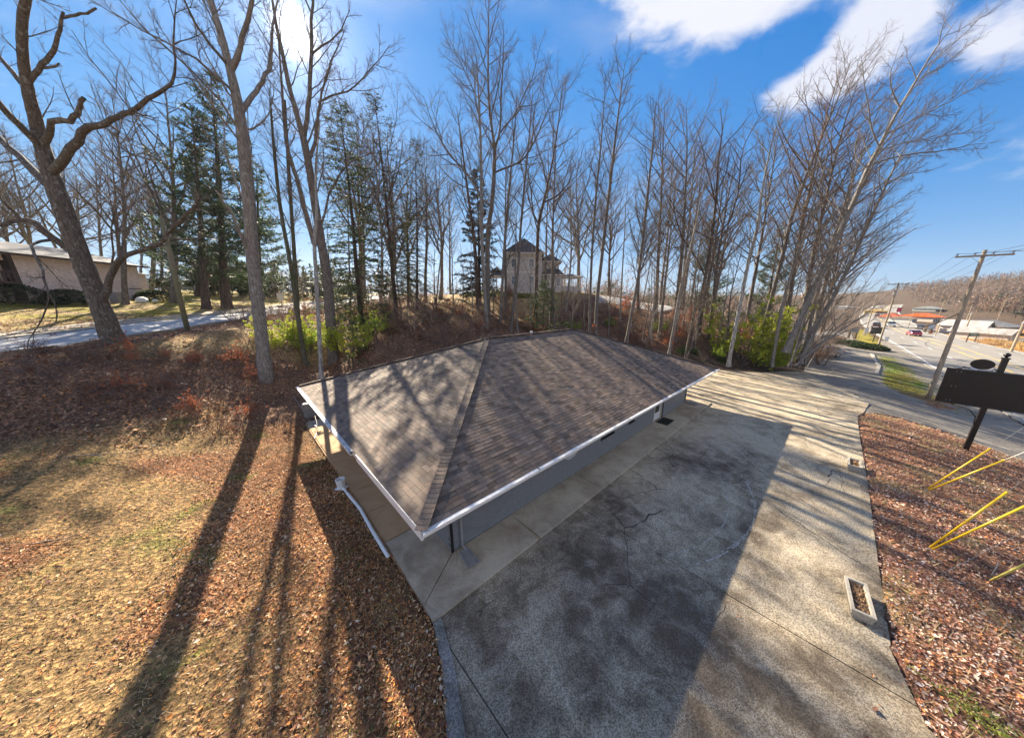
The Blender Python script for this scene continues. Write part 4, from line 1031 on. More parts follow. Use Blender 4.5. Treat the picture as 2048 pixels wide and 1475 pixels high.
hero('bare_tree', 'tall pale-trunked tree left of the building, forking high beside the sun', [
    [(533, 765, Y1, .40), (526, 700, Y1, .37), (520, 640, Y1, .345), (510, 560, Y1, .33), (503, 490, Y1, .325), (500, 430, Y1, .31), (496, 380, Y1, .30), (488, 300, Y1, .28), (480, 230, Y1, .25), (468, 170, Y1, .22), (458, 130, Y1, .18), (445, 80, Y1, .165), (430, 30, Y1, .15), (415, -20, Y1, .13), (390, -120, Y1, .08), (370, -220, Y1, .03), dict(n=14, len=.22, t0=.45)],
    [(462, 145, Y1, .13), (474, 110, Y1-.2, .12), (486, 70, Y1-.4, .11), (497, 30, Y1-.6, .10), (505, -10, Y1-.8, .09), (520, -120, Y1-1.2, .04), dict(n=9, len=.3)],
    [(484, 222, Y1, .13), (500, 200, Y1+.4, .12), (515, 182, Y1+.7, .11), (528, 160, Y1+1, .10), (540, 125, Y1+1.3, .08), (545, 60, Y1+1.6, .06), (560, -20, Y1+2, .03), dict(n=10, len=.3)],
    [(500, 520, Y1, .10), (486, 480, Y1-.5, .09), (470, 440, Y1-1, .07), (455, 410, Y1-1.3, .05), (430, 380, Y1-1.6, .03), dict(n=6, len=.3)],
    [(455, 130, Y1, .08), (430, 100, Y1-1, .07), (400, 60, Y1-2, .06), (370, 10, Y1-3, .04), (340, -60, Y1-3.6, .02), dict(n=10, len=.35)],
    [(472, 190, Y1, .07), (430, 150, Y1-1.2, .06), (380, 110, Y1-2.4, .045), (300, 70, Y1-3.6, .03), (220, 20, Y1-4.6, .018), (140, -20, Y1-5.2, .01), dict(n=14, len=.3, t0=.1)],
    [(478, 260, Y1, .06), (430, 190, Y1-1.2, .05), (370, 130, Y1-2.4, .04), (300, 70, Y1-3.4, .03), (230, -10, Y1-4.2, .015), dict(n=12, len=.3, t0=.1)],
    [(440, 60, Y1, .07), (425, 20, Y1+.6, .06), (400, -30, Y1+1, .04), dict(n=8, len=.4)],
], SP_T, M['bark_pale'], M['twig'], 22)
Y2 = 25.
hero('bare_tree', 'thick double-forked tree just behind the building\'s left end, under the sun', [
    [(672, 745, Y2, .44), (664, 680, Y2, .38), (660, 620, Y2, .36), (655, 560, Y2, .34), (649, 520, Y2, .32), (640, 470, Y2, .28), (632, 420, Y2, .26), (624, 370, Y2, .25), (616, 320, Y2, .23), (608, 280, Y2, .21), (598, 245, Y2, .17), (588, 210, Y2, .15), (576, 165, Y2, .13), (566, 110, Y2, .11), (552, 50, Y2, .09), (540, -30, Y2, .05), dict(n=12, len=.25, t0=.45, flare=1.5)],
    [(630, 490, Y2, .20), (620, 455, Y2+.3, .18), (608, 410, Y2+.6, .17), (597, 370, Y2+.9, .16), (586, 335, Y2+1.2, .14), (574, 293, Y2+1.4, .12), (568, 240, Y2+1.6, .10), (563, 160, Y2+1.8, .07), (556, 70, Y2+2, .04), dict(n=12, len=.3)],
    [(608, 275, Y2, .15), (614, 235, Y2-.3, .14), (620, 180, Y2-.5, .12), (622, 120, Y2-.7, .11), (622, 50, Y2-.8, .09), (626, -20, Y2-1, .06), (628, -100, Y2-1, .03), dict(n=14, len=.35)],
    [(618, 320, Y2, .12), (630, 280, Y2+.4, .11), (637, 235, Y2+.6, .09), (640, 195, Y2+.8, .07), (660, 130, Y2+1.4, .05), (690, 60, Y2+2, .02), dict(n=10, len=.35)],
    [(637, 205, Y2+.8, .06), (670, 190, Y2+.3, .055), (705, 180, Y2, .045), (740, 140, Y2-.3, .03), (780, 90, Y2-.5, .015), dict(n=12, len=.4)],
    [(622, 110, Y2-.6, .06), (650, 90, Y2-1, .05), (680, 65, Y2-1.3, .035), (700, 20, Y2-1.6, .02), dict(n=9, len=.4)],
    [(640, 460, Y2, .08), (660, 380, Y2-.6, .06), (690, 330, Y2-1, .05), (730, 310, Y2-1.4, .03), (790, 300, Y2-1.8, .015), dict(n=10, len=.35)],
    [(624, 30, Y2-.8, .05), (600, -30, Y2-1.4, .04), (590, -90, Y2-2, .03), dict(n=9, len=.5)],
], SP_T, M['bark_grey'], M['twig_red'], 23)
Y3 = 20.5
def pole_tree(label, L, seed, mat='bark_grey', n=10, ln=.22, t0=.5, spec=SP_T, tw='twig', **k):
    return hero('bare_tree', label, [L+[dict(n=n, len=ln, t0=t0)]], spec, M[mat], M[tw], seed, trunk_k=9, **k)
pole_tree('slim white-blotched birch-like trunk close beside the thick forked tree', [(642, 752, Y3, .135), (640, 700, Y3, .12), (637, 640, Y3, .115), (633, 560, Y3, .11), (628, 490, Y3, .10), (634, 430, Y3, .08), (630, 340, Y3, .06), (640, 240, Y3, .03)], 24, 'bark_birch', 8)
pole_tree('ivy-footed slim tree left of the white-blotched trunk, leaning left as it rises', [(610, 722, 24, .17), (600, 660, 24, .15), (592, 600, 24, .145), (580, 520, 24, .13), (566, 450, 24, .12), (557, 390, 24, .11), (548, 300, 24, .09), (540, 200, 24, .05)], 25, 'bark_ivy', 10)
pole_tree('straight slim trunk with green mossy foot between two forked trees', [(602, 730, 27, .18), (597, 640, 27, .16), (592, 560, 27, .15), (586, 470, 27, .14), (580, 380, 27, .13), (575, 300, 27, .11), (570, 200, 27, .06)], 26, 'bark_ivy', 12)
Y4 = 36.
hero('bare_tree', 'tall many-stemmed tree whose crown rises highest over the ridge of the roof', [
    [(977, 668, Y4, .33), (976, 630, Y4, .30), (975, 560, Y4, .27), (975, 500, Y4, .26), (977, 450, Y4, .25), (984, 410, Y4, .22), (987, 370, Y4, .20), (989, 330, Y4, .18), (990, 300, Y4, .16), (985, 265, Y4, .12), (978, 220, Y4, .11), (976, 150, Y4, .09), (977, 60, Y4, .06), (979, -40, Y4, .02), dict(n=20, len=.24, t0=.5)],
    [(990, 300, Y4, .11), (1000, 268, Y4-.6, .10), (1001, 220, Y4-1, .09), (1004, 150, Y4-1.4, .06), (1008, 60, Y4-1.8, .02), dict(n=16, len=.36)],
    [(990, 345, Y4, .10), (1012, 335, Y4-1, .09), (1045, 322, Y4-1.8, .08), (1070, 280, Y4-2.4, .06), (1100, 215, Y4-3, .03), (1120, 160, Y4-3.4, .015), dict(n=16, len=.42)],
    [(983, 412, Y4, .12), (966, 400, Y4+1, .11), (945, 360, Y4+1.6, .10), (922, 333, Y4+2, .09), (893, 306, Y4+2.4, .07), (862, 240, Y4+2.8, .04), (846, 190, Y4+3, .02), dict(n=18, len=.40)],
    [(1001, 265, Y4-.8, .07), (1030, 230, Y4-2, .06), (1060, 170, Y4-3, .04), (1080, 90, Y4-3.6, .015), dict(n=14, len=.42)],
    [(976, 215, Y4, .07), (950, 190, Y4+1, .06), (925, 130, Y4+1.6, .04), (890, 60, Y4+2, .015), dict(n=16, len=.42)],
], SP_T, M['bark_grey'], M['twig_red'], 27)
pole_tree('pale straight trunk touching the left end of the roof ridge', [(976, 671, 34, .22), (970, 600, 34, .19), (966, 532, 34, .18), (963, 461, 34, .17), (963, 380, 34, .15), (962, 300, 34, .12), (958, 200, 34, .08), (952, 110, 34, .03)], 28, 'bark_pale', 22, .26, .4)
pole_tree('grey trunk standing on the tan slope left of the two-storey house', [(957, 640, 42, .27), (955, 600, 42, .25), (952, 520, 42, .22), (945, 450, 42, .2), (936, 390, 42, .16), (925, 300, 42, .10), (915, 230, 42, .04)], 29, 'bark_pine', 16, .3, .4)
pole_tree('slim tree crossing in front of the house\'s left corner', [(999, 668, 35, .17), (1004, 580, 35, .15), (1009, 488, 35, .14), (1014, 430, 35, .13), (1018, 380, 35, .11), (1028, 280, 35, .07), (1034, 190, 35, .03)], 30, 'bark_grey', 18, .25, .4)
pole_tree('slim tree crossing the upstairs windows of the two-storey house', [(1021, 668, 36, .18), (1028, 600, 36, .16), (1036, 543, 36, .15), (1041, 460, 36, .13), (1048, 380, 36, .11), (1058, 280, 36, .07), (1066, 180, 36, .03)], 31, 'bark_grey', 18, .25, .4)
hero('bare_tree', 'dark-trunked tree in front of the right half of the two-storey house', [
    [(1071, 634, 40, .24), (1073, 560, 40, .22), (1075, 480, 40, .20), (1078, 440, 40, .18), (1086, 410, 40, .16), (1095, 370, 40, .13), (1106, 320, 40, .10), (1118, 240, 40, .06), (1126, 160, 40, .02), dict(n=16, len=.3, t0=.4)],
    [(1077, 450, 40, .10), (1064, 420, 40.5, .09), (1054, 385, 41, .07), (1058, 330, 41.5, .03), dict(n=10, len=.45)],
    [(1088, 405, 40, .10), (1110, 395, 39, .08), (1135, 372, 38, .05), (1150, 330, 37, .02), dict(n=12, len=.45)],
], SP_T, M['bark_pine'], M['twig'], 32)
pole_tree('left one of two slender trees above the right end of the roof ridge', [(1180, 662, 35, .15), (1180, 600, 35, .14), (1184, 500, 35, .13), (1193, 380, 35, .11), (1203, 280, 35, .07), (1212, 150, 35, .02)], 33, 'bark_grey', 34, .20, .3, spec=SP_SL[:0]+SP_T)
pole_tree('tallest slender tree above the right end of the roof, with a narrow crown', [(1191, 664, 36, .21), (1194, 600, 36, .2), (1203, 520, 36, .18), (1219, 380, 36, .15), (1228, 300, 36, .12), (1240, 200, 36, .07), (1250, 125, 36, .02)], 34, 'bark_grey', 36, .22, .32)
pole_tree('tree with bare lower trunk behind the right slope of the roof', [(1253, 680, 33, .17), (1266, 610, 33, .16), (1276, 560, 33, .15), (1286, 480, 33, .14), (1296, 380, 33, .12), (1305, 300, 33, .08), (1312, 205, 33, .02)], 35, 'bark_grey', 34, .22, .25)
hero('bare_tree', 'crooked open-crowned tree rising from the leafy bank right of the roof', [
    [(1395, 657, 40, .24), (1402, 600, 40, .22), (1411, 552, 40, .20), (1420, 500, 40, .18), (1428, 440, 40, .15), (1434, 380, 40, .12), (1436, 320, 40, .09), (1446, 260, 40, .06), (1440, 215, 40, .02), dict(n=12, len=.28, t0=.4)],
    [(1411, 552, 40, .12), (1398, 525, 39.5, .11), (1382, 500, 39, .10), (1362, 470, 38.5, .08), (1350, 430, 38, .05), (1345, 380, 38, .02), dict(n=10, len=.4)],
    [(1434, 470, 40, .10), (1460, 440, 39.5, .09), (1478, 380, 39, .07), (1484, 300, 38.6, .05), (1510, 250, 38.3, .03), (1530, 210, 38, .015), dict(n=14, len=.36)],
    [(1430, 400, 40, .07), (1412, 330, 40.5, .06), (1404, 290, 41, .04), (1390, 250, 41.3, .015), dict(n=10, len=.4)],
], SP_H, M['bark_pine'], M['twig'], 36)
pole_tree('thin pale leaning trunk at the foot of the bank behind the roof\'s right slope', [(1338, 704, 34, .14), (1350, 640, 34, .13), (1362, 570, 34, .125), (1375, 520, 34, .11), (1392, 450, 34, .08), (1410, 360, 34, .03)], 37, 'bark_pale', 10, .3, .4)
pole_tree('pale-barked tree nearest the roof\'s right corner, in front of the lime-green bush', [(1457, 728, 32.5, .20), (1466, 680, 32.5, .19), (1480, 610, 32.5, .18), (1493, 540, 32.5, .17), (1506, 490, 32.5, .15), (1517, 445, 32.5, .13), (1524, 380, 32.5, .1), (1540, 300, 32.5, .06), (1560, 220, 32.5, .02)], 38, 'bark_birch', 28, .26, .4)
pole_tree('leaning pale tree just right of the lime-green bush', [(1545, 728, 32, .16), (1556, 660, 32, .15), (1566, 603, 32, .14), (1584, 540, 32, .13), (1604, 480, 32, .11), (1630, 400, 32, .07), (1660, 300, 32, .02)], 39, 'bark_pale', 26, .26, .35)
pole_tree('tall leaning tree rising behind the lime-green bush', [(1520, 685, 38, .26), (1534, 630, 38, .24), (1552, 563, 38, .22), (1568, 500, 38, .20), (1585, 427, 38, .18), (1606, 370, 38, .15), (1640, 280, 38, .10), (1675, 200, 38, .05), (1702, 120, 38, .02)], 40, 'bark_grey', 44, .26, .3, tw='twig_red')
hero('bare_tree', 'tallest tree at the right, leaning far over towards the highway', [
    [(1572, 700, 31, .30), (1600, 640, 31, .28), (1622, 590, 31, .265), (1640, 550, 31, .25), (1668, 490, 31, .23), (1696, 430, 31, .21), (1714, 390, 31, .19), (1736, 335, 31, .17), (1756, 300, 31, .145), (1774, 262, 31, .12), (1800, 215, 31, .10), (1830, 165, 31, .08), (1856, 120, 31, .06), (1880, 85, 31, .04), (1915, 40, 31, .015), dict(n=24, len=.20, t0=.35)],
    [(1740, 330, 31, .07), (1780, 316, 30.6, .065), (1830, 308, 30.2, .055), (1890, 300, 29.8, .04), (1940, 290, 29.5, .02), (1990, 285, 29.3, .01), dict(n=14, len=.28)],
    [(1760, 300, 31, .05), (1810, 285, 31.4, .045), (1870, 278, 31.8, .035), (1940, 262, 32, .02), (1985, 244, 32.2, .01), dict(n=14, len=.28)],
    [(1758, 292, 31, .06), (1742, 250, 31, .05), (1735, 210, 31, .04), (1730, 160, 31, .025), (1722, 110, 31, .01), dict(n=12, len=.35)],
    [(1775, 268, 31, .06), (1830, 238, 31.5, .05), (1890, 210, 32, .035), (1950, 175, 32.3, .02), (1990, 150, 32.5, .01), dict(n=14, len=.28)],
    [(1800, 215, 31, .05), (1784, 180, 30.7, .04), (1780, 150, 30.5, .03), (1800, 90, 30.3, .012), dict(n=10, len=.4)],
    [(1830, 165, 31, .045), (1870, 140, 31.3, .035), (1920, 105, 31.6, .02), (1960, 75, 31.8, .01), dict(n=12, len=.3)],
    [(1715, 392, 31, .05), (1760, 370, 30.6, .04), (1810, 350, 30.3, .03), (1870, 340, 30, .015), dict(n=12, len=.28)],
    [(1640, 550, 31, .05), (1700, 505, 30.5, .04), (1760, 470, 30.1, .03), (1820, 440, 29.8, .012), dict(n=10, len=.3)],
], SP_T, M['bark_pale'], M['twig'], 41)
pole_tree('second leaning tree, parallel to and right of the tallest right-hand tree', [(1605, 712, 30, .20), (1634, 650, 30, .19), (1668, 590, 30, .17), (1700, 530, 30, .15), (1726, 470, 30, .13), (1754, 410, 30, .1), (1790, 330, 30, .06), (1830, 260, 30, .02)], 42, 'bark_pale', 34, .26, .3)
# the leaning thicket of stems by the lane
for i in range(16):
    bx_ = 1560+R.uniform(0, 60); by_ = 724+R.uniform(-14, 8); Y = R.uniform(29, 33); t = R.random()
    tx = bx_+80+t*130; ty = 560+R.uniform(-100, 60)-(1-t)*60; r = R.uniform(.05, .09)
    mx, my = (bx_*.45+tx*.55)-8, (by_*.5+ty*.5)
    hero('sapling', 'thin bare sapling leaning towards the highway in the dense clump by the lane', [[(bx_, by_, Y, r), ((bx_+mx)/2-4, (by_+my)/2, Y, r*.9), (mx, my, Y, r*.75), ((mx+tx)/2, (my+ty)/2+6, Y, r*.5), (tx, ty, Y, r*.15), dict(n=9, len=.28, t0=.35, flare=1.1)]],
         SP_T[:3], M['bark_pale'], M['twig_tan'], 60+i, 'leaning saplings by the lane', 'sapling', trunk_k=6)
# generic trees by archetype: (kind, px, Y, top px, top py, label, group)
GW = 'bare trees of the wood right of the house'; GL = 'bare trees beyond the left road'; GM = 'slender bare trees on the bank behind the building'
LW = 'bare grey tree in the crowded wood right of the house'; LL = 'bare tree beyond the left road near the pale apartment building'; LM = 'slender bare tree on the leafy bank behind the building'
gen = [('broad1', 60, 72, 20, 285), ('broad2', 130, 78, 115, 300), ('slim1', 205, 70, 190, 300), ('broad3', 245, 66, 225, 280), ('slim2', 275, 64, 262, 330), ('broad1', 300, 74, 290, 300), ('slim3', 325, 68, 318, 360), ('broad2', -20, 66, -60, 260), ('slim1', 170, 80, 150, 340), ('broad3', 20, 84, -10, 330)]
for k, px, Y, tx, ty in gen: plant(k, base_y(px, Y), top_at(tx, ty, Y), uniq(KN[k], px, Y, (66, 70, 74, 80)), group=GL)
gm = [('pole2', 870, 44, 868, 350), ('sap1', 905, 46, 900, 400), ('slim2', 760, 46, 745, 250), ('broad1', 820, 60, 815, 330), ('slim1', 1010, 40, 1012, 300), ('slim3', 1100, 40, 1112, 260), ('pole1', 1090, 52, 1098, 260), ('slim2', 1130, 46, 1140, 330), ('sap2', 1060, 38, 1066, 420), ('sap3', 1110, 37, 1122, 430),
      ('broad2', 1155, 62, 1158, 320), ('sap1', 1215, 38, 1230, 430), ('pole2', 1240, 44, 1258, 330), ('sap2', 945, 38, 940, 440), ('slim1', 730, 40, 715, 230), ('pole1', 700, 30, 690, 330), ('sap3', 800, 36, 795, 420), ('slim3', 900, 70, 895, 360), ('pole2', 1035, 37, 1040, 350), ('broad3', 1215, 66, 1222, 360), ('sap1', 1165, 37, 1178, 470)]
gm += [('broad1', 345, 46, 330, 170), ('slim3', 250, 40, 222, 180), ('broad3', 720, 50, 712, 240), ('broad2', 780, 48, 775, 260), ('slim3', 850, 50, 846, 280), ('broad1', 880, 56, 872, 330), ('sap3', 1020, 38, 1026, 470), ('sap1', 1085, 39, 1092, 450), ('sap2', 1140, 38, 1150, 480), ('sap1', 870, 37, 866, 450), ('sap3', 925, 39, 920, 470), ('sap1', 985, 39, 988, 480), ('sap2', 760, 33, 752, 430), ('sap2', 590, 28, 575, 420), ('sap1', 660, 30, 655, 400)]
for k, px, Y, tx, ty in gm: plant(k, base_y(px, Y), top_at(tx, ty, Y), uniq(KN[k], px, Y, (30, 38, 44, 56)), group=GM)
gw = []
for i in range(12):
    px = R.uniform(1270, 1600); Y = R.uniform(38, 66); f = (px-1270)/330
    gw.append((R.choice(['slim1', 'slim2', 'slim3', 'broad1', 'broad3', 'pole1', 'slim3', 'slim1']), px, Y, px+18+f*95+R.uniform(-10, 16), R.uniform(210, 380)-f*40+(Y-38)*2.5))
gw += [('slim3', 1350, 42, 1372, 205), ('slim1', 1310, 44, 1330, 200), ('slim3', 1560, 40, 1680, 140), ('slim3', 1590, 38, 1715, 165), ('slim2', 1600, 36, 1760, 210), ('slim3', 1615, 40, 1740, 250), ('slim1', 1490, 46, 1560, 240), ('broad3', 1640, 60, 1700, 400)]
for k, px, Y, tx, ty in gw: plant(k, base_y(px, Y), top_at(tx, ty, Y), uniq(KN[k], px, Y, (40, 45, 52, 60)), group=GW)
# saplings in front
for i in range(26):
    px = R.uniform(1255, 1580); Y = R.uniform(34, 44); plant(R.choice(['sap1', 'sap2', 'sap3']), base_y(px, Y), top_at(px+10+(px-1255)*.16+R.uniform(-8, 14), R.uniform(440, 580), Y), uniq('thin bare sapling', px, Y, (36, 39, 41, 43)), 'sapling', 'saplings in the wood', 'sapling')

print('TRIS', sum(len(m.polygons)*2 for m in bpy.data.meshes))
# ---------------------------------------------------------------- evergreens, shrubs, undergrowth
def cards(P, D, L, Wd, cols, seed=0, fold=0.):
    """thin leaf triangles/quads starting at P pointing along D"""
    g = np.random.default_rng(seed); n = len(P); P = np.asarray(P); D = np.asarray(D)/(np.linalg.norm(D, axis=1, keepdims=True)+1e-9)
    rnd = g.normal(size=(n, 3)); S_ = np.cross(D, rnd); S_ /= np.linalg.norm(S_, axis=1, keepdims=True)+1e-9
    L = np.broadcast_to(L, n)[:, None]; Wd = np.broadcast_to(Wd, n)[:, None]
    v = np.stack([P, P+D*L*.5+S_*Wd*.5, P+D*L, P+D*L*.5-S_*Wd*.5], 1)
    if fold: nrm = np.cross(D, S_); v[:, 2] += nrm*L*fold
    f = np.arange(4*n).reshape(n, 4); return v.reshape(-1, 3), f, np.repeat(np.asarray(cols), 4, axis=0)
def colvar(base, n, g, amt=.3, warm=.0):
    b = np.asarray(base); k = g.uniform(1-amt, 1+amt, (n, 1)); w = g.uniform(-warm, warm, (n, 1)); return np.clip(b*k*np.c_[1+w, np.ones((n, 1)), 1-w], 0, 1)
def conifer(seed, h, r, lenf, drop_, tip, dens, col, bare=.12, nlen=.2, wdt=.05, per=1.0, whorl=.55):
    g = np.random.default_rng(seed); rg = random.Random(seed)
    P, rr = limb(rg, np.zeros(3), np.array([0, 0, 1.]), h, r, 10, .012, .1, .05); P[:, 2] *= h/P[-1][2]
    out = [[], [], [], []]; NP = []; ND = []
    z = h*bare
    while z < h*.985:
        f = (z/h-bare)/(1-bare); L0 = lenf(f); x = np.interp(z, P[:, 2], P[:, 0]); y = np.interp(z, P[:, 2], P[:, 1])
        for j in range(rg.randint(3, 5)):
            az = rg.uniform(0, 6.28); L = L0*rg.uniform(.6, 1.15)
            if L < .15: continue
            d = np.array([cos(az), sin(az), drop_+rg.uniform(-.12, .12)+.5*f*f]); d = norm(d)
            pp, r2 = limb(rg, np.array([x, y, z]), d, L, max(.01, r*.16*(1-f*.6)), 5, .05, tip, .3); out[1].append((pp, r2))
            m = max(3, int(L*3.2*per))
            for q in range(m):
                t = .18+.82*(q+rg.random())/m; k = min(4, int(t*5)); b = pp[k]*(1-(t*5-k))+pp[min(k+1, 5)]*(t*5-k)
                dd = norm(pp[k+1]-pp[k]); sd = norm(dd*.7+_perp(dd, rg.choice((0, pi))+rg.uniform(-.5, .5))*.8+np.array([0, 0, tip*.8])); sl_ = L*.28*rg.uniform(.5, 1.2)*(1.1-t*.5)+.15
                out[2].append((np.array([b, b+sd*sl_]), np.array([.007, .004])))
                c = int(dens*sl_)+2; tt = g.random(c)[:, None]; NP.append(b+sd*sl_*tt); ND.append(sd*.8+g.normal(0, .55, (c, 3)))
            c = int(dens*L*.35)+1; tt = g.uniform(.4, 1, c); i = np.minimum((tt*5).astype(int), 4); NP.append(pp[i]+(pp[i+1]-pp[i])*(tt*5-i)[:, None]); ND.append(np.tile(norm(pp[-1]-pp[-2]), (c, 1))+g.normal(0, .6, (c, 3)))
        z += whorl*rg.uniform(.6, 1.3)*(1-.4*f)
    NP = np.concatenate(NP); ND = np.concatenate(ND); n = len(NP)
    v, f_, c = cards(NP, ND, g.uniform(.6, 1.3, n)*nlen, wdt, colvar(col, n, g, .4, .15), seed)
    tm = trunk_mesh('trunk', P, rr, M['bark_pine'], 8, fl=1.2); bm2 = tube_mesh('branches', out, [M['bark_pine'], M['bark_pine']], (5, 4, 3, 3)); nm = mesh_np('foliage', v, f_, M['needle'], c)
    return (tm, bm2, nm, h, n)
CF = {}
CF['pine'] = conifer(1, 18, .30, lambda f: 4.0*(1-f)**.55*(.55+.45*abs(sin(f*17))), .10, .10, 26, (.055, .085, .035), .16, .30, .055, 1.2, .75)
CF['pine2'] = conifer(2, 14, .26, lambda f: 4.2*(1-f)**.6*(.5+.5*abs(sin(f*13+1))), .05, .12, 26, (.06, .10, .035), .1, .30, .06, 1.2, .7)
CF['spruce'] = conifer(3, 16, .22, lambda f: 2.6*(1-f)**.8+.2, -.30, .03, 30, (.045, .065, .032), .1, .16, .05, 1.2, .42)
CF['hemlock'] = conifer(4, 18, .2, lambda f: 3.1*(1-f)**.7+.3, -.18, -.03, 30, (.085, .11, .045), .06, .16, .05, 1.1, .42)
CF['sparse'] = conifer(5, 18, .16, lambda f: 2.3*(1-f)**.6+.25, -.15, -.04, 14, (.08, .085, .045), .15, .18, .045, .7, .55)
CF['small'] = conifer(6, 5, .06, lambda f: 1.5*(1-f)**.7+.1, .02, .02, 34, (.085, .125, .045), .04, .12, .04, 1.2, .3)
CF['dark'] = conifer(7, 14, .22, lambda f: 2.9*(1-f)**.75+.2, -.38, .05, 34, (.022, .032, .028), .12, .2, .07, 1.3, .42)
def conif(kind, base, top, label, cat='tree', group=None, name='conifer', fat=1.):
    tm, bm2, nm, h, _ = CF[kind]; root = empty(name, (0, 0, 0), 0, label, cat, group); stand(root, base-np.array([0, 0, .1]), top, h, R.uniform(0, 6.28), fat)
    link('trunk', tm, root); link('branches', bm2, root); link('foliage', nm, root); return root
conif('pine', base_y(452, 47), top_at(424, 150, 47), 'tall dense white pine behind the pale trunk left of the sun', fat=1.25)
conif('pine', base_y(412, 44), top_at(384, 215, 44), 'dense pine just left of the tallest one, behind the old tree\'s right limb', fat=1.25)
conif('pine2', base_y(395, 58), top_at(398, 300, 58), 'broad dark pine beside the pale apartment building', fat=1.2)
conif('pine2', base_y(520, 55), top_at(512, 330, 55), 'pine standing behind the pale trunk, right of the tallest pine', fat=1.1)
conif('pine', base_y(350, 70), top_at(352, 420, 70), 'smaller pine at the right end of the pale apartment building', fat=1.4)
conif('hemlock', base_y(722, 29), top_at(690, 195, 29), 'tall ragged green hemlock right of the thick forked tree', fat=1.15)
conif('sparse', base_y(792, 32), top_at(768, 185, 32), 'thin-crowned spruce with bare lower trunk above the roof\'s left end', fat=1.3)
conif('sparse', base_y(832, 38), top_at(836, 280, 38), 'thin straggly spruce left of the tree over the roof ridge', fat=1.1)
conif('hemlock', base_y(815, 44), top_at(812, 400, 44), 'short green hemlock between the straggly spruces', fat=1.1)
conif('dark', base_y(958, 46), top_at(955, 330, 46), 'dark drooping spruce left of the two-storey house', fat=.95)
conif('pine2', base_y(1410, 62), top_at(1425, 440, 62), 'green pine deep in the wood behind the lime-green bush', fat=1.1)
conif('pine2', base_y(1530, 60), top_at(1560, 450, 60), 'pine in the wood behind the leaning trees', fat=1.)
for i, (px, Y, ty) in enumerate([(705, 24, 640), (745, 27, 650), (850, 33, 610), (880, 37, 590), (812, 31, 620), (770, 30, 600), (1085, 37, 560), (1102, 38, 575), (920, 42, 600), (690, 31, 600), (1065, 39, 590)]):
    b = base_y(px, Y); conif('small', b, top_at(px+R.uniform(-3, 3), ty, Y), uniq('young yellow-green hemlock', px, Y, (26, 30, 34, 38)), 'small tree', 'young hemlocks on the bank', 'young_conifer', 1.1)
# shrubs: bare, rusty-leaved, lime-green
SP_SH = [dict(n=7, len=.42, ang=35, r=.012, seg=4, wob=.16, up=.02, t0=.2, rmin=.006), dict(n=5, len=.5, ang=42, r=.01, seg=3, wob=.18, up=.0, t0=.2, rmin=.0045), dict(n=3, len=.5, ang=40, r=.01, seg=2, wob=.15, up=0, t0=.3, rmin=.0035)]
def shrub(seed, h, stems, spread, mat, leaves=0, lcol=None, lsize=.09, lw=.05, lmat='leaf', arch=-.05, spec=SP_SH):
    rg = random.Random(seed); g = np.random.default_rng(seed); out = [[], [], [], []]
    for i in range(stems):
        az = rg.uniform(0, 6.28); d = norm(np.array([cos(az)*spread*rg.random(), sin(az)*spread*rg.random(), 1.])); p = np.array([cos(az), sin(az), 0])*rg.uniform(0, .3)
        pp, rr = limb(rg, p, d, h*rg.uniform(.6, 1.15), .010+.006*h*rg.uniform(.5, 1), 6, .10, arch, .25); out[1].append((pp, rr)); sprout(rg, out, pp, rr, spec, 0)
    me = tube_mesh('stems', out, [mat, mat], (4, 4, 3, 3)); lm_ = None
    if leaves:
        tw = [q for L in (out[2], out[3]) for q in L] or out[1]; k = g.integers(0, len(tw), leaves); P = []; D = []
        for j in k: q = tw[j][0]; t = g.uniform(.2, 1); P.append(q[0]*(1-t)+q[-1]*t); D.append(norm(q[-1]-q[0])*.5+g.normal(0, .6, 3))
        P = np.array(P)+g.normal(0, .03, (leaves, 3)); v, f, c = cards(P, np.array(D), g.uniform(.6, 1.3, leaves)*lsize, lw, colvar(lcol, leaves, g, .45, .2), seed, .1); lm_ = mesh_np('leaves', v, f, M[lmat], c)
    return me, lm_, h
SH = {'bare1': shrub(1, 2.6, 9, .9, M['twig_red']), 'bare2': shrub(2, 3.4, 8, .6, M['twig_tan']), 'bare3': shrub(3, 2.0, 11, 1.3, M['twig']), 'bramble': shrub(4, 1.4, 16, 1.8, M['twig_red'], 500, (.22, .09, .045), .07, .04, arch=-.22),
      'rust': shrub(5, 2.2, 8, .9, M['twig_red'], 1100, (.42, .13, .05), .10, .055), 'beige': shrub(8, 2.6, 8, .8, M['twig_tan'], 900, (.38, .22, .12), .09, .05),
      'lime': shrub(6, 3.0, 14, 1.0, M['twig'], 9500, (.46, .50, .06), .11, .05, 'evergreen'), 'lime2': shrub(9, 3.0, 10, .7, M['twig'], 8000, (.34, .45, .05), .10, .04, 'evergreen'),
      'ivy': shrub(7, .7, 18, 2.2, M['twig'], 2600, (.10, .17, .04), .07, .05, 'evergreen', arch=-.35), 'privet': shrub(10, 2.2, 12, .9, M['twig'], 5000, (.05, .075, .025), .08, .045, 'evergreen')}
def bush(kind, P, h, label, cat='shrub', group=None, name='shrub', lean=None):
    sm, lm_, h0 = SH[kind]; root = empty(name, (0, 0, 0), 0, label, cat, group); stand(root, P-np.array([0, 0, .05]), P+np.array([0, 0, h]) if lean is None else P+np.array(lean)*h, h0, R.uniform(0, 6.28))
    link('stems', sm, root)
    if lm_: link('leaves', lm_, root)
    return root
bush('lime', base_y(578, 24)+0, 3.0, 'lime-green leafy bush left of the slim mossy trunks', 'bush')
bush('lime2', base_y(620, 25), 2.9, 'lime-green bush behind the white-blotched trunk', 'bush')
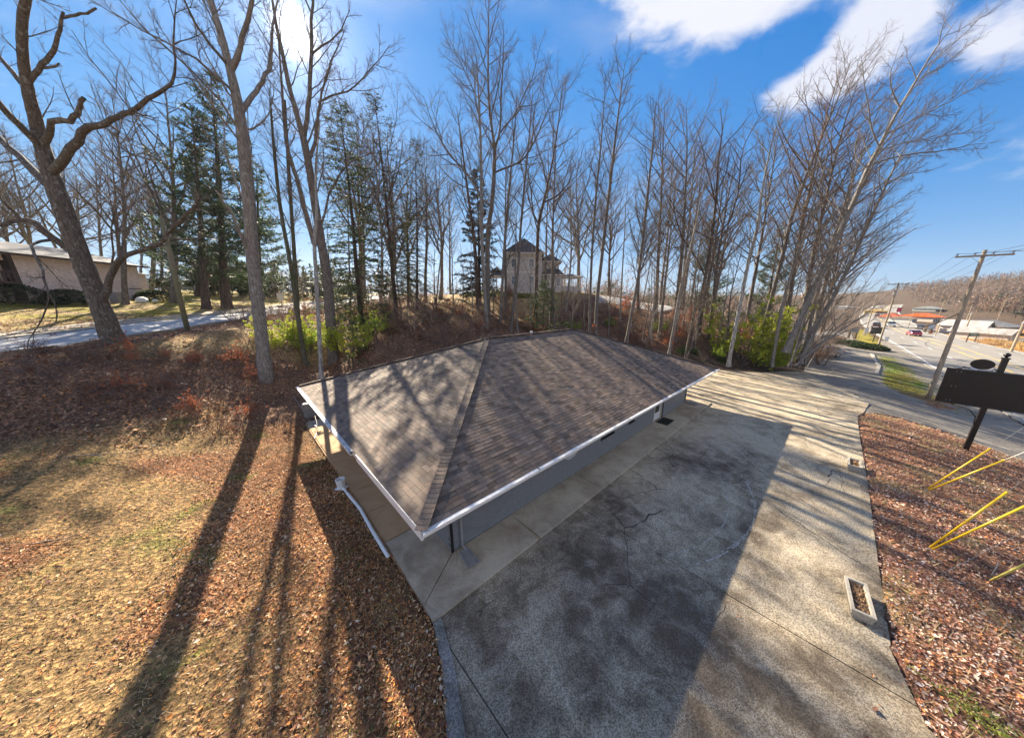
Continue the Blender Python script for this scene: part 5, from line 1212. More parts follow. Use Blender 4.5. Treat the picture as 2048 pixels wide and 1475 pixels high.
bush('lime', base_y(700, 25), 3.0, 'yellow-green bush between the thick tree and the roof', 'bush')
bush('lime2', base_y(735, 27), 2.6, 'yellow-green bush just above the roof\'s left slope', 'bush')
bush('lime', base_y(1482, 35), 7.4, 'big bright lime-green bush behind the roof\'s right corner', 'bush')
bush('lime', base_y(1535, 34), 3.6, 'lime-green bush right of the biggest one, behind pale trunks', 'bush')
bush('lime2', base_y(1532, 33), 2.4, 'low green bush at the foot of the leaning saplings', 'bush')
bush('lime2', base_y(1320, 41), 1.8, 'small lime-green bush on the bank above the roof\'s right slope', 'bush')
bush('lime2', base_y(1430, 36), 2.0, 'small green bush left of the big lime-green one', 'bush')
bush('lime2', base_y(1150, 41), 1.8, 'green bush above the right end of the roof ridge', 'bush')
bush('lime2', base_y(1215, 42), 1.7, 'green bush left of the tree with the bare lower trunk', 'bush')
BANDS = {'undergrowth behind the building': (31, 34, 37, 40), 'undergrowth in the wood': (38, 41, 44, 47), 'brambles at the foot of the bank': (34, 35, 36, 37), 'hedge shrubs beyond the left lawn': (65, 69, 73, 77)}
def many(kinds, n, fx, hr, label, cat, group, name='shrub'):
    for i in range(n):
        px, Y = fx(); P = base_y(px, Y); bush(R.choice(kinds), P, R.uniform(*hr), label if 'lane' in label else uniq(' '.join(label.split(' ')[:label.split(' ').index('shrub' if 'shrub' in label.split(' ') else 'brambles')+1]), px, Y, BANDS.get(group, (18, 21, 24, 28))), cat, group, name)
many(['bare1', 'bare3', 'bramble', 'bramble'], 46, lambda: (lambda px: (px, R.uniform(14, 15.5+px*.012)))(R.uniform(10, 540)), (.5, 1.2), 'bare brown shrub on the leaf-covered bank below the left road', 'shrub', 'bare shrubs on the left bank')
many(['rust'], 10, lambda: (lambda px: (px, R.uniform(15, 14+px*.016)))(R.uniform(240, 520)), (.6, 1.4), 'shrub with rust-orange leaves on the left bank', 'shrub', 'rusty shrubs on the left bank')
many(['bare1', 'bare2', 'bramble', 'beige', 'bare3'], 95, lambda: (R.uniform(540, 1000), R.uniform(28, 42)), (1.3, 3.0), 'brown undergrowth shrub on the bank behind the building', 'shrub', 'undergrowth behind the building')
many(['bare1', 'bare2', 'bramble', 'beige', 'rust', 'beige'], 110, lambda: (R.uniform(1000, 1560), R.uniform(36, 50)), (1.4, 3.4), 'brown undergrowth shrub in the wood right of the house', 'shrub', 'undergrowth in the wood')
many(['bramble', 'ivy', 'bare2'], 26, lambda: (R.uniform(1240, 1520), R.uniform(33, 38)), (.6, 1.5), 'tangle of brambles at the foot of the wooded bank', 'shrub', 'brambles at the foot of the bank')
many(['bare2', 'beige', 'bare1'], 24, lambda: (R.uniform(1540, 1660), R.uniform(34, 48)), (1.8, 4.2), 'tall tangled bare shrub beside the lane', 'shrub', 'tall shrubs beside the lane')
many(['privet', 'beige', 'bare1', 'privet'], 26, lambda: (R.uniform(300, 640), R.uniform(62, 80)), (2.2, 5.), 'dark leafy shrub in the hedge beyond the left lawn', 'shrub', 'hedge shrubs beyond the left lawn')
many(['bare1', 'bare2'], 12, lambda: (R.uniform(480, 660), R.uniform(22, 30)), (1.2, 2.8), 'bare twiggy shrub around the trunks left of the roof', 'shrub', 'twiggy shrubs by the trunks')
many(['ivy'], 7, lambda: (R.uniform(1880, 2040), 0) , (.2, .3), 'x', 'x', 'x') if False else None

# ---- litter and grass
def scatter(n, x0, x1, y0, y1, seed, falloff=1.3, ref=12., maxd=60):
    g = np.random.default_rng(seed); X = []; Y = []; need = n
    while need > 0:
        x = g.uniform(x0, x1, n*2); y = g.uniform(y0, y1, n*2); d = np.hypot(x, y); k = (g.random(n*2) < np.minimum(1, (ref/np.maximum(d, 1))**falloff)) & (d < maxd)
        x, y = x[k], y[k]; X.append(x[:need]); Y.append(y[:need]); need -= len(x)
    return np.concatenate(X)[:n], np.concatenate(Y)[:n]
def in_view(x, y, z, m=120):
    d = np.stack([x, y, z-H], -1); w = d@FW; px = CX+F*(d@RT)/w; py = CY-F*(d@UP)/w
    return (w > .5) & (px > -m) & (px < 2048+m) & (py < 1475+m) & (py > 300)
def litter(name, n, area, seed, pal, wts, size, keep, falloff=1.3, ref=12, maxd=60, lift=.02, pave=0.):
    x, y = scatter(n, *area, seed, falloff, ref, maxd); z = hgt(x, y); g = np.random.default_rng(seed+5)
    k = keep(x, y, z, g) & in_view(x, y, z); pv = is_paved(x, y) & ~inpoly(x, y, ISLAND) | inpoly(x, y, BLD); k &= ~pv | (g.random(n) < pave); x, y, z, pv = x[k], y[k], z[k], pv[k]; z = np.where(pv, -.078, z); n = len(x)
    rough = sstep(z, .3, 1.5)*sstep(np.abs(x-np.interp(y, RL[:, 1], RL[:, 0])), 6.5, 9); z = z + rough*(fbm(x, y, .5, 3)-.5)*.35
    D = np.c_[g.normal(size=(n, 2)), g.normal(0, .25, n)]; D /= np.linalg.norm(D, axis=1, keepdims=True); S_ = np.c_[-D[:, 1], D[:, 0], g.normal(0, .35, n)]
    L = (g.uniform(.6, 1.3, n)*np.where(g.random(n) < .12, 1.6, 1.))[:, None]*size; Wd = L*g.uniform(.45, .8, n)[:, None]; P = np.c_[x, y, z+lift+g.uniform(0, .03, n)]
    v = np.stack([P-D*L/2, P+S_*Wd/2+np.array([0, 0, .012]), P+D*L/2, P-S_*Wd/2+np.array([0, 0, .012])], 1).reshape(-1, 3)
    pal = np.array(pal); c = pal[g.choice(len(pal), n, p=np.array(wts)/sum(wts))]*g.uniform(.6, 1.35, (n, 1))*(.45+1.1*fbm(x, y, .9, 77))[:, None]
    me = mesh_np(name, v, np.arange(4*n).reshape(n, 4), M['litter'], np.repeat(c, 4, axis=0)); o = link(name, me); return o, n
BROWN = [(.44, .21, .09), (.28, .11, .055), (.60, .34, .16), (.66, .47, .27), (.62, .25, .06), (.17, .08, .055), (.72, .58, .42)]
PINKY = [(.46, .23, .15), (.28, .10, .06), (.60, .38, .27), (.66, .50, .38), (.56, .22, .07), (.16, .08, .06), (.70, .58, .48)]
def k_yard(x, y, z, g):
    a = (x-N0[0])*U[0]+(y-N0[1])*U[1]; nn = fbm(x, y, .35, 1); return (a < .1) & (g.random(len(x)) < .22+.75*sstep(nn, .42, .62)+.5*sstep(-a, 5, .5))
def lot_b(x, y): return -((x-N0[0])*V[0]+(y-N0[1])*V[1])
o, n = litter('leaf_litter', 190000, (-34, 4, -2, 24), 31, BROWN, (3, 2.4, 2.2, 1.2, 1.4, 2, .5), .06, k_yard, maxd=36); tag(o, 'fallen brown leaves scattered over the dormant lawn on the left', 'leaf litter', kind='stuff'); print('litter', n)
o, n = litter('leaf_litter', 160000, (2, 34, -2, 26), 32, PINKY, (3, 2.2, 3.2, 2.4, 1.4, 1.4, 1.6), .066, lambda x, y, z, g: (lot_b(x, y) > 7.68) & (lot_b(x, y) < 16.3) & ~inpoly(x, y, ISLAND) & (g.random(len(x)) < .35+1.6*fbm(x, y, .7, 91)**1.5), maxd=38, pave=0.); tag(o, 'thick fallen leaves covering the bed right of the car park', 'leaf litter', kind='stuff'); print('litter', n)
o, n = litter('leaf_litter', 90000, (-45, 34, 12, 46), 33, BROWN, (2.6, 2.6, 1.2, .5, 1.0, 2.6, .2), .13, lambda x, y, z, g: (z > .7) & (lot_b(x, y) < -8) | (z > 1.0) & (x < -8), .6, 25, 60); tag(o, 'dark fallen leaves on the banks left of and behind the building', 'leaf litter', kind='stuff'); print('litter', n)
o, n = litter('leaf_litter', 5000, (-6, 34, 2, 36), 34, BROWN, (2.6, 2.6, 1.2, .5, 1.0, 2.6, .2), .07, lambda x, y, z, g: (np.abs(lot_b(x, y)-7.5) < .35) | (g.random(len(x)) < .03), 1.0, 12, 45, .006, 1.); tag(o, 'stray leaves blown along the edge of the concrete', 'leaf litter', kind='stuff')
def grass(name, n, area, seed, pal, wts, ln, keep, maxd=30, lean=.5, falloff=1.3, ref=12):
    x, y = scatter(n, *area, seed, falloff, ref, maxd); z = hgt(x, y); g = np.random.default_rng(seed+5)
    k = keep(x, y, z, g) & in_view(x, y, z) & ~(is_paved(x, y) & ~inpoly(x, y, ISLAND) & ~inpoly(x, y, VERGE)) & ~inpoly(x, y, BLD); x, y, z = x[k], y[k], z[k]; n = len(x)
    az = g.uniform(0, 6.28, n); T = np.c_[np.cos(az), np.sin(az)]; L = g.uniform(.5, 1.4, n)*ln; P = np.c_[x, y, z-.01]; w = L*.14
    s2 = np.c_[-T[:, 1], T[:, 0], np.zeros(n)]*w[:, None]/2; tip = P+np.c_[T*(L*lean*g.uniform(.3, 1.4, n))[:, None], L*.8]
    v = np.stack([P-s2, P+s2, tip], 1).reshape(-1, 3); pal = np.array(pal); c = pal[g.choice(len(pal), n, p=np.array(wts)/sum(wts))]*g.uniform(.7, 1.3, (n, 1))
    me = mesh_np(name, v, np.arange(3*n).reshape(n, 3), M['litter'], np.repeat(c, 3, axis=0)); return link(name, me), n
STR = [(.66, .46, .24), (.52, .33, .15), (.40, .28, .11), (.26, .32, .06), (.16, .22, .04)]
def k_g(x, y, z, g):
    a = (x-N0[0])*U[0]+(y-N0[1])*U[1]; return (a < .0) & (z < 1.6)
o, n = grass('grass', 170000, (-34, 3, -2, 22), 41, STR, (3, 2.8, 1.6, .5, .15), .085, k_g, 32, 1.3); tag(o, 'dormant straw-coloured lawn grass left of the building', 'grass', kind='stuff'); print('grass', n)
o, n = grass('grass', 30000, (-26, 3, -2, 20), 42, [(.14, .24, .04), (.22, .30, .05)], (1, 1), .09, lambda x, y, z, g: k_g(x, y, z, g) & (fbm(x, y, 1.1, 5) > .6) & (fbm(x, y, .12, 9) > .42), 26, .9); tag(o, 'green grass patches in the dormant lawn', 'grass', kind='stuff')
o, n = grass('grass', 70000, (18, 62, 10, 50), 43, [(.16, .24, .04), (.30, .30, .07), (.42, .34, .14)], (2.4, 1.6, 1), .14, lambda x, y, z, g: inpoly(x, y, ISLAND), 75, .6, .6, 30); tag(o, 'green and straw grass on the kerbed island by the highway', 'grass', kind='stuff')
o, n = grass('grass', 26000, (2, 34, -2, 26), 44, [(.46, .34, .18), (.36, .22, .10), (.20, .20, .06)], (3, 2, .5), .16, lambda x, y, z, g: (lot_b(x, y) > 7.8) & (lot_b(x, y) < 16), 38, 1.3); tag(o, 'dry grass stalks poking through the leaves of the right-hand bed', 'grass', kind='stuff')
# fallen branches
def fallen(P, az, L, seed, label, r=.025):
    rg = random.Random(seed); out = [[], [], [], []]; pp, rr = limb(rg, np.array([0, 0, .04]), np.array([cos(az), sin(az), .0]), L, r, 8, .12, 0, .3); pp[:, 2] = .03+np.abs(pp[:, 2])*.15
    out[1].append((pp, rr)); sprout(rg, out, pp, rr, [dict(n=6, len=.35, ang=35, r=.012, seg=4, wob=.15, up=0, t0=.3, rmin=.005), dict(n=3, len=.4, ang=35, r=.012, seg=2, wob=.1, up=0, t0=.3, rmin=.004)], 0)
    for L_ in out:
        for q in L_: q[0][:, 2] = np.clip(q[0][:, 2], .015, .25)
    o = link('fallen_branch', tube_mesh('fallen_branch', out, [M['bark_pale'], M['bark_pale']], (5, 5, 4, 3))); o.location = tuple(P); return tag(o, label, 'fallen branch')
fallen(ground(130, 916), .25, 2.6, 1, 'long pale fallen branch on the shaded lawn at the left'); fallen(ground(60, 1090), .5, 1.6, 2, 'dark fallen branch near the left edge of the lawn', .018); fallen(ground(345, 1140), 2.2, .9, 3, 'short thin stick on the lawn left of the long trunk shadow', .01)
fallen(ground(215, 770), 2.4, 1.8, 4, 'crooked pale branch lying on the bank below the big old tree', .04)
fallen(ground(1900, 1330), 1.1, 1.5, 5, 'thin stick in the leaves at the lower right', .008)
# trailing evergreen creeper, lower right
g_ = np.random.default_rng(3); PP = []; DD = []
for s_ in range(16):
    t_ = s_/16; p = ground(1880+t_*110+g_.uniform(-14, 14), 1370+t_*90+g_.uniform(-10, 10)); d = norm(np.array([g_.normal(), g_.normal()-.6, 0])); 
    for k in range(12):
        p = p+d*.045+np.array([0, 0, 0]); d = norm(d+np.r_[g_.normal(0, .12, 2), 0])
        for sg in (-1, 1): PP.append(p+Z*.05*g_.uniform(.6, 2)); DD.append(d*.7+np.array([-d[1], d[0], 0])*sg+Z*.1)
v, f, c = cards(np.array(PP), np.array(DD), .075, .03, colvar((.34, .38, .09), len(PP), g_, .3), 3); tag(link('creeper', mesh_np('creeper', v, f, M['evergreen'], c)), 'yellow-green trailing fern-like plant in the leaves at the lower right', 'creeper')
print('TRIS5', sum(len(m.polygons)*2 for m in bpy.data.meshes))
# ---------------------------------------------------------------- things around the car park
def wood_mat(name, c0, c1):
    m, nt, b = new_mat(name); o = coords(nt, 'Object', (14, 14, .9)); f = noise(nt, o, 2, 6, .6, .5)
    nt.links.new(rampn(nt, f, [(.3, c0), (.7, c1)]), b.inputs['Base Color']); b.inputs['Roughness'].default_value = .85; bump(nt, b, f, .01, .6); return m
M['pole'] = wood_mat('weathered pole wood', (.20, .155, .11), (.52, .42, .30)); M['pole_g'] = wood_mat('mossy pole wood', (.10, .10, .055), (.24, .22, .13))
M['concrete_lt'] = simple('cast concrete', (.42, .38, .31), .85, var=.12, nscale=12, bmp=.006)
M['soil'] = simple('dry potting soil', (.13, .085, .055), .95, var=.5, nscale=25, bmp=.03)
M['pvc'] = simple('white pvc', (.78, .80, .80), .45, var=.05)
M['yellow'] = simple('yellow plastic', (.80, .52, .015), .35, var=.08); M['yellow_pale'] = simple('faded yellow plastic', (.66, .60, .16), .45, var=.12)
M['wire'] = simple('steel wire', (.33, .32, .31), .45, .6); M['cable'] = simple('black cable', (.02, .02, .02), .6)
M['ins'] = simple('grey porcelain', (.33, .34, .36), .3); M['transf'] = simple('transformer paint', (.52, .54, .56), .45)
M['signblack'] = simple('black sign panel', (.010, .008, .008), .38, var=.2); M['signframe'] = simple('black sign frame', (.014, .013, .013), .3)
def planter(P, dirv, L, Wd, h, label, fill=.75):
    s_ = np.array([-dirv[1], dirv[0], 0]); mb = MB(); t = .05
    root = empty('planter', tuple(P), 0, label, 'planter', 'concrete planters by the bed')
    def out_(k, z): # tapered rings
        return [dirv*(sx*(L/2-k))+s_*(sy*(Wd/2-k))+Z*z for sx, sy in ((-1, -1), (1, -1), (1, 1), (-1, 1))]
    r0, r1, r2, r3, r4 = out_(.03, 0), out_(0, h-.06), out_(-.012, h-.055), out_(-.012, h), out_(t, h)
    r5 = out_(t+.01, h*fill-.03)
    for A_, B_ in ((r0, r1), (r1, r2), (r2, r3), (r3, r4), (r4, r5)):
        for i in range(4): j = (i+1) % 4; mb.poly([A_[i], A_[j], B_[j], B_[i]])
    mb.poly(r0[::-1]); mb.poly(r5)
    n = int(L/.055)
    for sy in (-1, 1):
        for i in range(n): mb.box(dirv*(-L/2+.05+i*(L-.1)/(n-1))+s_*sy*(Wd/2-.012)+Z*(h*.45), (.016, .012, h*.7), (dirv, s_, Z))
    n = int(Wd/.055)
    for sx in (-1, 1):
        for i in range(n): mb.box(s_*(-Wd/2+.045+i*(Wd-.09)/(n-1))+dirv*sx*(L/2-.012)+Z*(h*.45), (.012, .016, h*.7), (dirv, s_, Z))
    mb.build('box', M['concrete_lt'], root)
    sm = MB(); sm.box(Z*(h*fill-.02), (L-2*t-.03, Wd-2*t-.03, .02), (dirv, s_, Z)); sm.build('soil', M['soil'], root)
    g = np.random.default_rng(int(L*100)); n = 260; Pp = np.c_[g.uniform(-1, 1, (n, 2)), np.zeros(n)]; PP_ = dirv*Pp[:, :1]*(L/2-.09)+s_*Pp[:, 1:2]*(Wd/2-.08)+Z*(h*fill); v, f, c = cards(PP_, g.normal(size=(n, 3))*[1, 1, .3], .09, .035, colvar((.36, .22, .12), n, g, .5), 3)
    link('dead_leaves', mesh_np('dead_leaves', v, f, M['litter'], c), root)
planter(AB(17.35, 7.3, -.08), U, .95, .42, .30, 'smaller concrete planter box at the bed\'s edge, farther along')
planter(AB(8.05, 7.2, -.08), norm(U*.99+V*.10), 1.18, .40, .27, 'long concrete planter box full of dead leaves, nearest at lower right')
# white cup and fallen pipe by the left walkway
b0_ = AB(-.10, -7.35, 0.0); mb = MB(); k = 8; ang = np.arange(k)*2*pi/k
def ringz(c, r, z): return [c+np.array([cos(a)*r, sin(a)*r, z]) for a in ang]
rr_ = [ringz(b0_, .13, .02), ringz(b0_, .17, .38), ringz(b0_, .18, .38), ringz(b0_, .18, .42), ringz(b0_, .15, .42), ringz(b0_, .12, .12)]
for A_, B_ in zip(rr_, rr_[1:]):
    for i in range(k): j = (i+1) % k; mb.poly([A_[i], A_[j], B_[j], B_[i]])
mb.poly(rr_[-1]); mb.box(b0_+Z*.012, (.42, .3, .02)); solo(mb, 'bucket', M['pvc'], 'white faceted bucket standing at the edge of the left walkway', 'bucket')
mb = MB(); pp = [AB(-.05, -6.75, .06), AB(.03, -5.4, .05), AB(-.02, -4.0, .06), AB(-.04, -2.6, .05)]
mb.tube(pp, .055, 8)
for i in range(14): q = AB(-.0-.04*(i % 3-1), -6.5+i*.27, .06); mb.tube([q-U*.075+Z*.0, q+V*.05-U*.06], .012, 4)
solo(mb, 'drain_pipe', M['pvc'], 'white drain pipe lying along the left edge of the walkway', 'pipe')
mb = MB(); mb.tube([AB(-.06, -7.2, .05), AB(-.05, -6.98, .05), AB(-.05, -6.8, .055)], [.05, .05, .035], 8); solo(mb, 'pipe_fitting', M['pvc'], 'short white pipe fitting between the bucket and the long drain pipe', 'pipe')
# hose and conduit by the back-left corner
mb = MB(); p = [AB(.1, -19.4, .9), AB(.15, -17.6, .7), AB(.3, -15.8, .12), AB(.45, -14.9, .05), AB(.5, -15.3, .3), AB(.55, -15.6, .5), AB(.5, -15., .3), AB(.35, -14.2, .04), AB(.05, -13.3, .03)]
mb.tube(p, .014, 6); solo(mb, 'hose', M['wire'], 'thin looped hose hanging down near the back left corner of the building', 'hose')
rw = empty('retaining_wall', tuple(AB(.9, -16.9, 0)), TH, 'short grey block wall with a round drain hole behind the roof\'s left corner', 'wall')
mb = MB(); mb.box(Z*.45, (1.5, .3, 1.1)); mb.build('blocks', M['brick'], rw); mb = MB(); mb.tube([np.array([-.78, -.0, .42]), np.array([-.70, 0, .42])], .13, 12); mb.build('drain_hole', M['black'], rw)

# big roadside sign seen from behind
SA, SBb = 25.6, 11.85; z0 = float(hgt(*AB(SA, SBb)[:2]))
sg = empty('roadside_sign', tuple(AB(SA, SBb, z0)), TH, 'large blank black roadside sign with oval crest and ball-topped post, by the highway', 'sign')
def L3(a, b, z): return np.array([a, -b, z-z0])
mb = MB(); mb.box((0, 0, 2.45), (.19, .19, 5.3)); mb.box((0, 0, 5.14), (.24, .24, .06)); mb.build('post', M['signframe'], sg)
mb = MB(); mb.tube([(0, 0, 5.15), (0, 0, 5.2), (0, 0, 5.25), (0, 0, 5.31), (0, 0, 5.37), (0, 0, 5.42)], [.05, .045, .10, .125, .10, .02], 12); mb.build('finial', M['signframe'], sg, True)
PW0, PW1, PZ0, PZ1 = -1.62, 1.62, 2.55, 4.35   # board runs across the road direction (local y)
for i, (y0, y1) in enumerate(((-1.62, -1.17), (-1.15, 1.15), (1.17, 1.62))):
    mb = MB(); mb.box((-.14, (y0+y1)/2, (PZ0+PZ1)/2), (.05, y1-y0-.01, PZ1-PZ0)); mb.build('panel', M['signblack'], sg)
mb = MB(); mb.box((-.14, 0, PZ1+.035), (.09, 3.3, .06)); mb.box((-.14, 0, PZ0-.035), (.09, 3.3, .06))
for y in (-1.635, -1.16, 1.16, 1.635): mb.box((-.14, y, (PZ0+PZ1)/2), (.07, .03, PZ1-PZ0))
mb.build('frame', M['signframe'], sg)
for y in (-1.3, -1.16, 1.16, 1.3):
    for z in (PZ0+.1, (PZ0+PZ1)/2, PZ1-.1):
        mb = MB(); mb.box((-.175, y, z), (.02, .035, .035)); mb.build('bolt', M['wire'], sg)
mb = MB(); yc = .62; n = 26
for i in range(n):
    t0_, t1_ = 2*pi*i/n, 2*pi*(i+1)/n; f = lambda t, x: (x, yc+.38*cos(t), PZ1+.40+.27*sin(t))
    mb.poly([(-.12, yc, PZ1+.4), f(t0_, -.12), f(t1_, -.12)]); mb.poly([(-.16, yc, PZ1+.4), f(t1_, -.16), f(t0_, -.16)]); mb.poly([f(t0_, -.12), f(t0_, -.16), f(t1_, -.16), f(t1_, -.12)])
mb.build('crest', M['signblack'], sg)
mb = MB()
for sgn in (-1, 1):
    pts = [(-.14, yc+sgn*(.34+.16*(1-cos(t))/1*.6+.05*t), PZ1+.10+.09*sin(t*1.4)) for t in np.linspace(0, 4.4, 14)]; mb.tube(pts, .014, 5)
    sp = [(-.14, yc+sgn*(.5+.07*cos(t)*(1-t/9)), PZ1+.14+.07*sin(t)*(1-t/9)) for t in np.linspace(0, 7, 18)]; mb.tube(sp, .012, 5)
mb.tube([(-.14, yc+.55, PZ1+.08), (-.14, yc+.8, PZ1+.1), (-.14, yc+1.0, PZ1+.16), (-.14, yc+1.08, PZ1+.12)], .012, 5); mb.build('scrollwork', M['signframe'], sg)
mb = MB(); mb.tube([(-.06, .1, 1.5), (-.1, .16, 1.95), (-.12, .45, 2.3), (-.14, 1.2, 2.5)], .022, 6); mb.build('brace', M['signframe'], sg)

# utility poles
def utility_pole(a, b, h, r, label, arms=((-.35, 2.7),), lean=(0, 0), mat='pole', transformer=None, dirv=None, group='utility poles along the highway', base=None, ins=4):
    P = AB(a, b); P[2] = float(hgt(P[0], P[1])) if base is None else base
    root = empty('utility_pole', tuple(P), 0, label, 'utility pole', group); d = -V if dirv is None else dirv
    n = 9; pts = [np.array([lean[0]*t, lean[1]*t, h*t-.2]) for t in np.linspace(0, 1, n)]; mb = MB(); mb.tube(pts, np.linspace(r, r*.62, n), 12); mb.build('pole', M[mat], root, True)
    hooks = []
    s_ = np.cross(d, Z)
    for (dz, w) in arms:
        c = pts[-1]+Z*dz; mb = MB(); mb.box(c+s_*.12, (w, .1, .12), (d, s_, Z)); mb.build('crossarm', M['pole'], root)
        mb = MB(); mb.tube([c-Z*.55+s_*.05, c+d*.55+s_*.12-Z*.05], .012, 5); mb.tube([c-Z*.55+s_*.05, c-d*.55+s_*.12-Z*.05], .012, 5); mb.build('arm_brace', M['wire'], root)
        for k in range(ins):
            x = (-.5+k/(ins-1))*w*.94; q = c+d*x+s_*.12+Z*.06; mb = MB(); mb.tube([q, q+Z*.07, q+Z*.1, q+Z*.16, q+Z*.18], [.03, .03, .065, .055, .02], 8); mb.build('insulator', M['ins'], root); hooks.append(P+q+Z*.17)
    if transformer:
        q = pts[-1]-Z*transformer+s_*(-.35); mb = MB(); mb.tube([q-Z*.5, q-Z*.48, q+Z*.45, q+Z*.5], [.2, .26, .26, .15], 12); mb.tube([q+Z*.5, q+Z*.75], .04, 6); mb.box(q+s_*.25, (.1, .25, .1), (d, s_, Z)); mb.build('transformer', M['transf'], root)
    return root, hooks, P
up1, hk1, Pp1 = utility_pole(39.6, 12.3, 12.1, .17, 'tall weathered utility pole with crossarm, nearest to the roadside sign', ((-.42, 2.6),))
up2, hk2, Pp2 = utility_pole(80, 11.6, 11.6, .15, 'utility pole with grey transformer at the lane junction', ((-.25, 2.4),), mat='pole', transformer=1.5)
hks = [hk1, hk2]
for a, b, h, lb in ((112, 11.2, 11, 'third utility pole along the near kerb, past the small black sign'), (124, 9.9, 11, 'thin grey utility pole beyond the small black sign'), (180, 10.5, 11, 'distant utility pole where the highway bends'), (240, 10, 11, 'farthest utility pole on the near side of the highway')):
    r_, hk, P_ = utility_pole(a, b, h, .13, lb, ((-.3, 2.2),), group='utility poles along the highway'); hks.append(hk) if a != 124 else None
poles_far = [(1925, 674, 1990, 624, .14), (2022, 703, 2050, 640, .17), (1875, 640, 1893, 600, .1), (1925, 660, 1953, 610, .1), (1816, 655, 1827, 625, .1), (1995, 640, 2010, 600, .1), (1870, 672, 1880, 650, .08)]
labs = ['utility pole beside the green road sign', 'utility pole with a lamp head at the right edge, across the highway', 'thin pole behind the red-roofed shop', 'leaning-looking pole behind the big wooden pole, across the highway', 'thin pole at the grass verge near the first shop', 'thin pole between the white gabled houses', 'short pole by the parked cars across the highway']
for (x0, y0, x1, y1, r), lb in zip(poles_far, labs):
    P = ground(x0, y0); d = P@FW-CAM@FW; top = CAM+ray(x1, y1)*(d/1.0); hh = max(5., top[2]-P[2]); root = empty('utility_pole', tuple(P), 0, lb, 'utility pole', 'poles across the highway')
    mb = MB(); mb.tube([(0, 0, -.2), (0, 0, hh*.5), (0, 0, hh)], [r*1.1, r, r*.7], 8); mb.build('pole', M['pole'], root)
    if r > .12: mb = MB(); mb.tube([(0, 0, hh-.6), (-.2, -.1, hh-.3), (-.5, -.2, hh-.35)], .05, 6); mb.tube([(-.35, -.15, hh-.42), (-.75, -.3, hh-.5)], [.16, .12], 8); mb.build('lamp_head', M['transf'], root)
# left leaning pole by the road
P = ground(375, 661); T_ = at_y(322, 434, P[1]+.0); mb = MB(); mb.tube([P-Z*.2, P*.5+T_*.5, T_], [.17, .155, .13], 10); solo(mb, 'wooden_post', M['pole_g'], 'mossy bare wooden pole without wires beside the left road', 'pole', smooth=True)
# wires
def wire(p, q, sag, r, label, mat='cable', group='power lines along the highway', n=16):
    p, q = np.array(p), np.array(q); t = np.linspace(0, 1, n)[:, None]; pts = p*(1-t)+q*t; pts[:, 2] -= (4*sag*t*(1-t))[:, 0]
    mb = MB(); mb.tube(pts, r, 4); return solo(mb, 'power_line', M[mat], label, 'power line', group)
for i in range(len(hks)-1):
    for k in range(4): wire(hks[i][k], hks[i+1][k], 1.2, .010, 'thin power line strung between the crossarms of the highway poles')
back = [AB(-4, 12.3+(k-1.5)*.8, 11.6) for k in range(4)]
for k in range(4): wire(hk1[k], back[k], 1.3, .010, 'thin power line strung between the crossarms of the highway poles')
wire(Pp1+Z*7.3, Pp2+Z*6.4, 1.9, .045, 'thick drooping telephone cable between the two nearest utility poles', group='telephone cables')
wire(Pp2+Z*6.4, hks[2][0]*[1, 1, 0]+Z*5.2, 1.6, .035, 'telephone cable sagging beyond the transformer pole', group='telephone cables')
pr = ground(1925, 674)+Z*7.0; pr2 = ground(2022, 703)+Z*7.2
wire(Pp1+Z*7.6, pr, .6, .03, 'cable crossing the highway from the big pole to the pole by the green sign', group='telephone cables'); wire(pr, pr2, .5, .04, 'cable between the poles across the highway', group='telephone cables'); wire(pr2, pr2+np.array([30, -25, .5]), .6, .04, 'cable leaving the right edge beyond the lamp-headed pole', group='telephone cables')
# guy wires with yellow guards
def along(px, py, P, L):
    """point on the view ray at distance L (up) from P, rising"""
    r = ray(px, py); r = r/np.linalg.norm(r); w = CAM-P; b = r@w; c = w@w-L*L; D = b*b-c
    if D < 0: return CAM+r*(-b)
    t1, t2 = -b-sqrt(D), -b+sqrt(D); q1, q2 = CAM+r*t1, CAM+r*t2; return q1 if q1[2] > q2[2] else q2
guys = [((1850, 981), (1988, 892), 2.5, 'yellow', 'upper yellow guy-wire guard of the farther pair'), ((1851, 983), (2010, 919), 2.5, 'yellow', 'lower yellow guy-wire guard of the farther pair'),
        ((1852, 1100), (2052, 957), 2.6, 'yellow', 'upper long yellow guy-wire guard of the middle pair'), ((1857, 1102), (2052, 1011), 2.6, 'yellow', 'lower long yellow guy-wire guard of the middle pair'), ((1975, 1164), (2052, 1127), 1.4, 'yellow_pale', 'faded yellow guy-wire guard nearest the lower right')]
for (s0, s1, L_, mt, lb) in guys:
    P = ground(*s0); P[2] += .02; Q = along(*s1, P, L_); d = norm(Q-P)
    if d[2] < .25: d = norm(np.array([d[0], d[1], .3])); Q = P+d*L_
    root = empty('guy_wire', tuple(P), 0, lb, 'guy wire', 'guy wires in the right-hand bed')
    mb = MB(); mb.tube([d*.12, d*L_*.5, d*(L_ if L_ > 2 else 2.4)], [.026, .028, .03], 10); mb.build('guard', M[mt], root, True)
    mb = MB(); mb.tube([-d*.35, d*.1], .012, 6); mb.tube([d*.0, d*14], .006, 4); mb.build('wire', M['wire'], root)
# long bare anchor wires lying near
for (a_, b_, lb) in (((1790, 1035), (2052, 900), 'thin bare wire low over the leaves between the yellow guards'), ((1880, 1150), (2052, 1072), 'pale bare wire near the faded yellow guard')):
    P = ground(*a_); Q = ground(*b_); mb = MB(); mb.tube([P+Z*.02, (P+Q)/2+Z*.2, Q+Z*.35], .006, 4); solo(mb, 'wire', M['wire'], lb, 'wire')
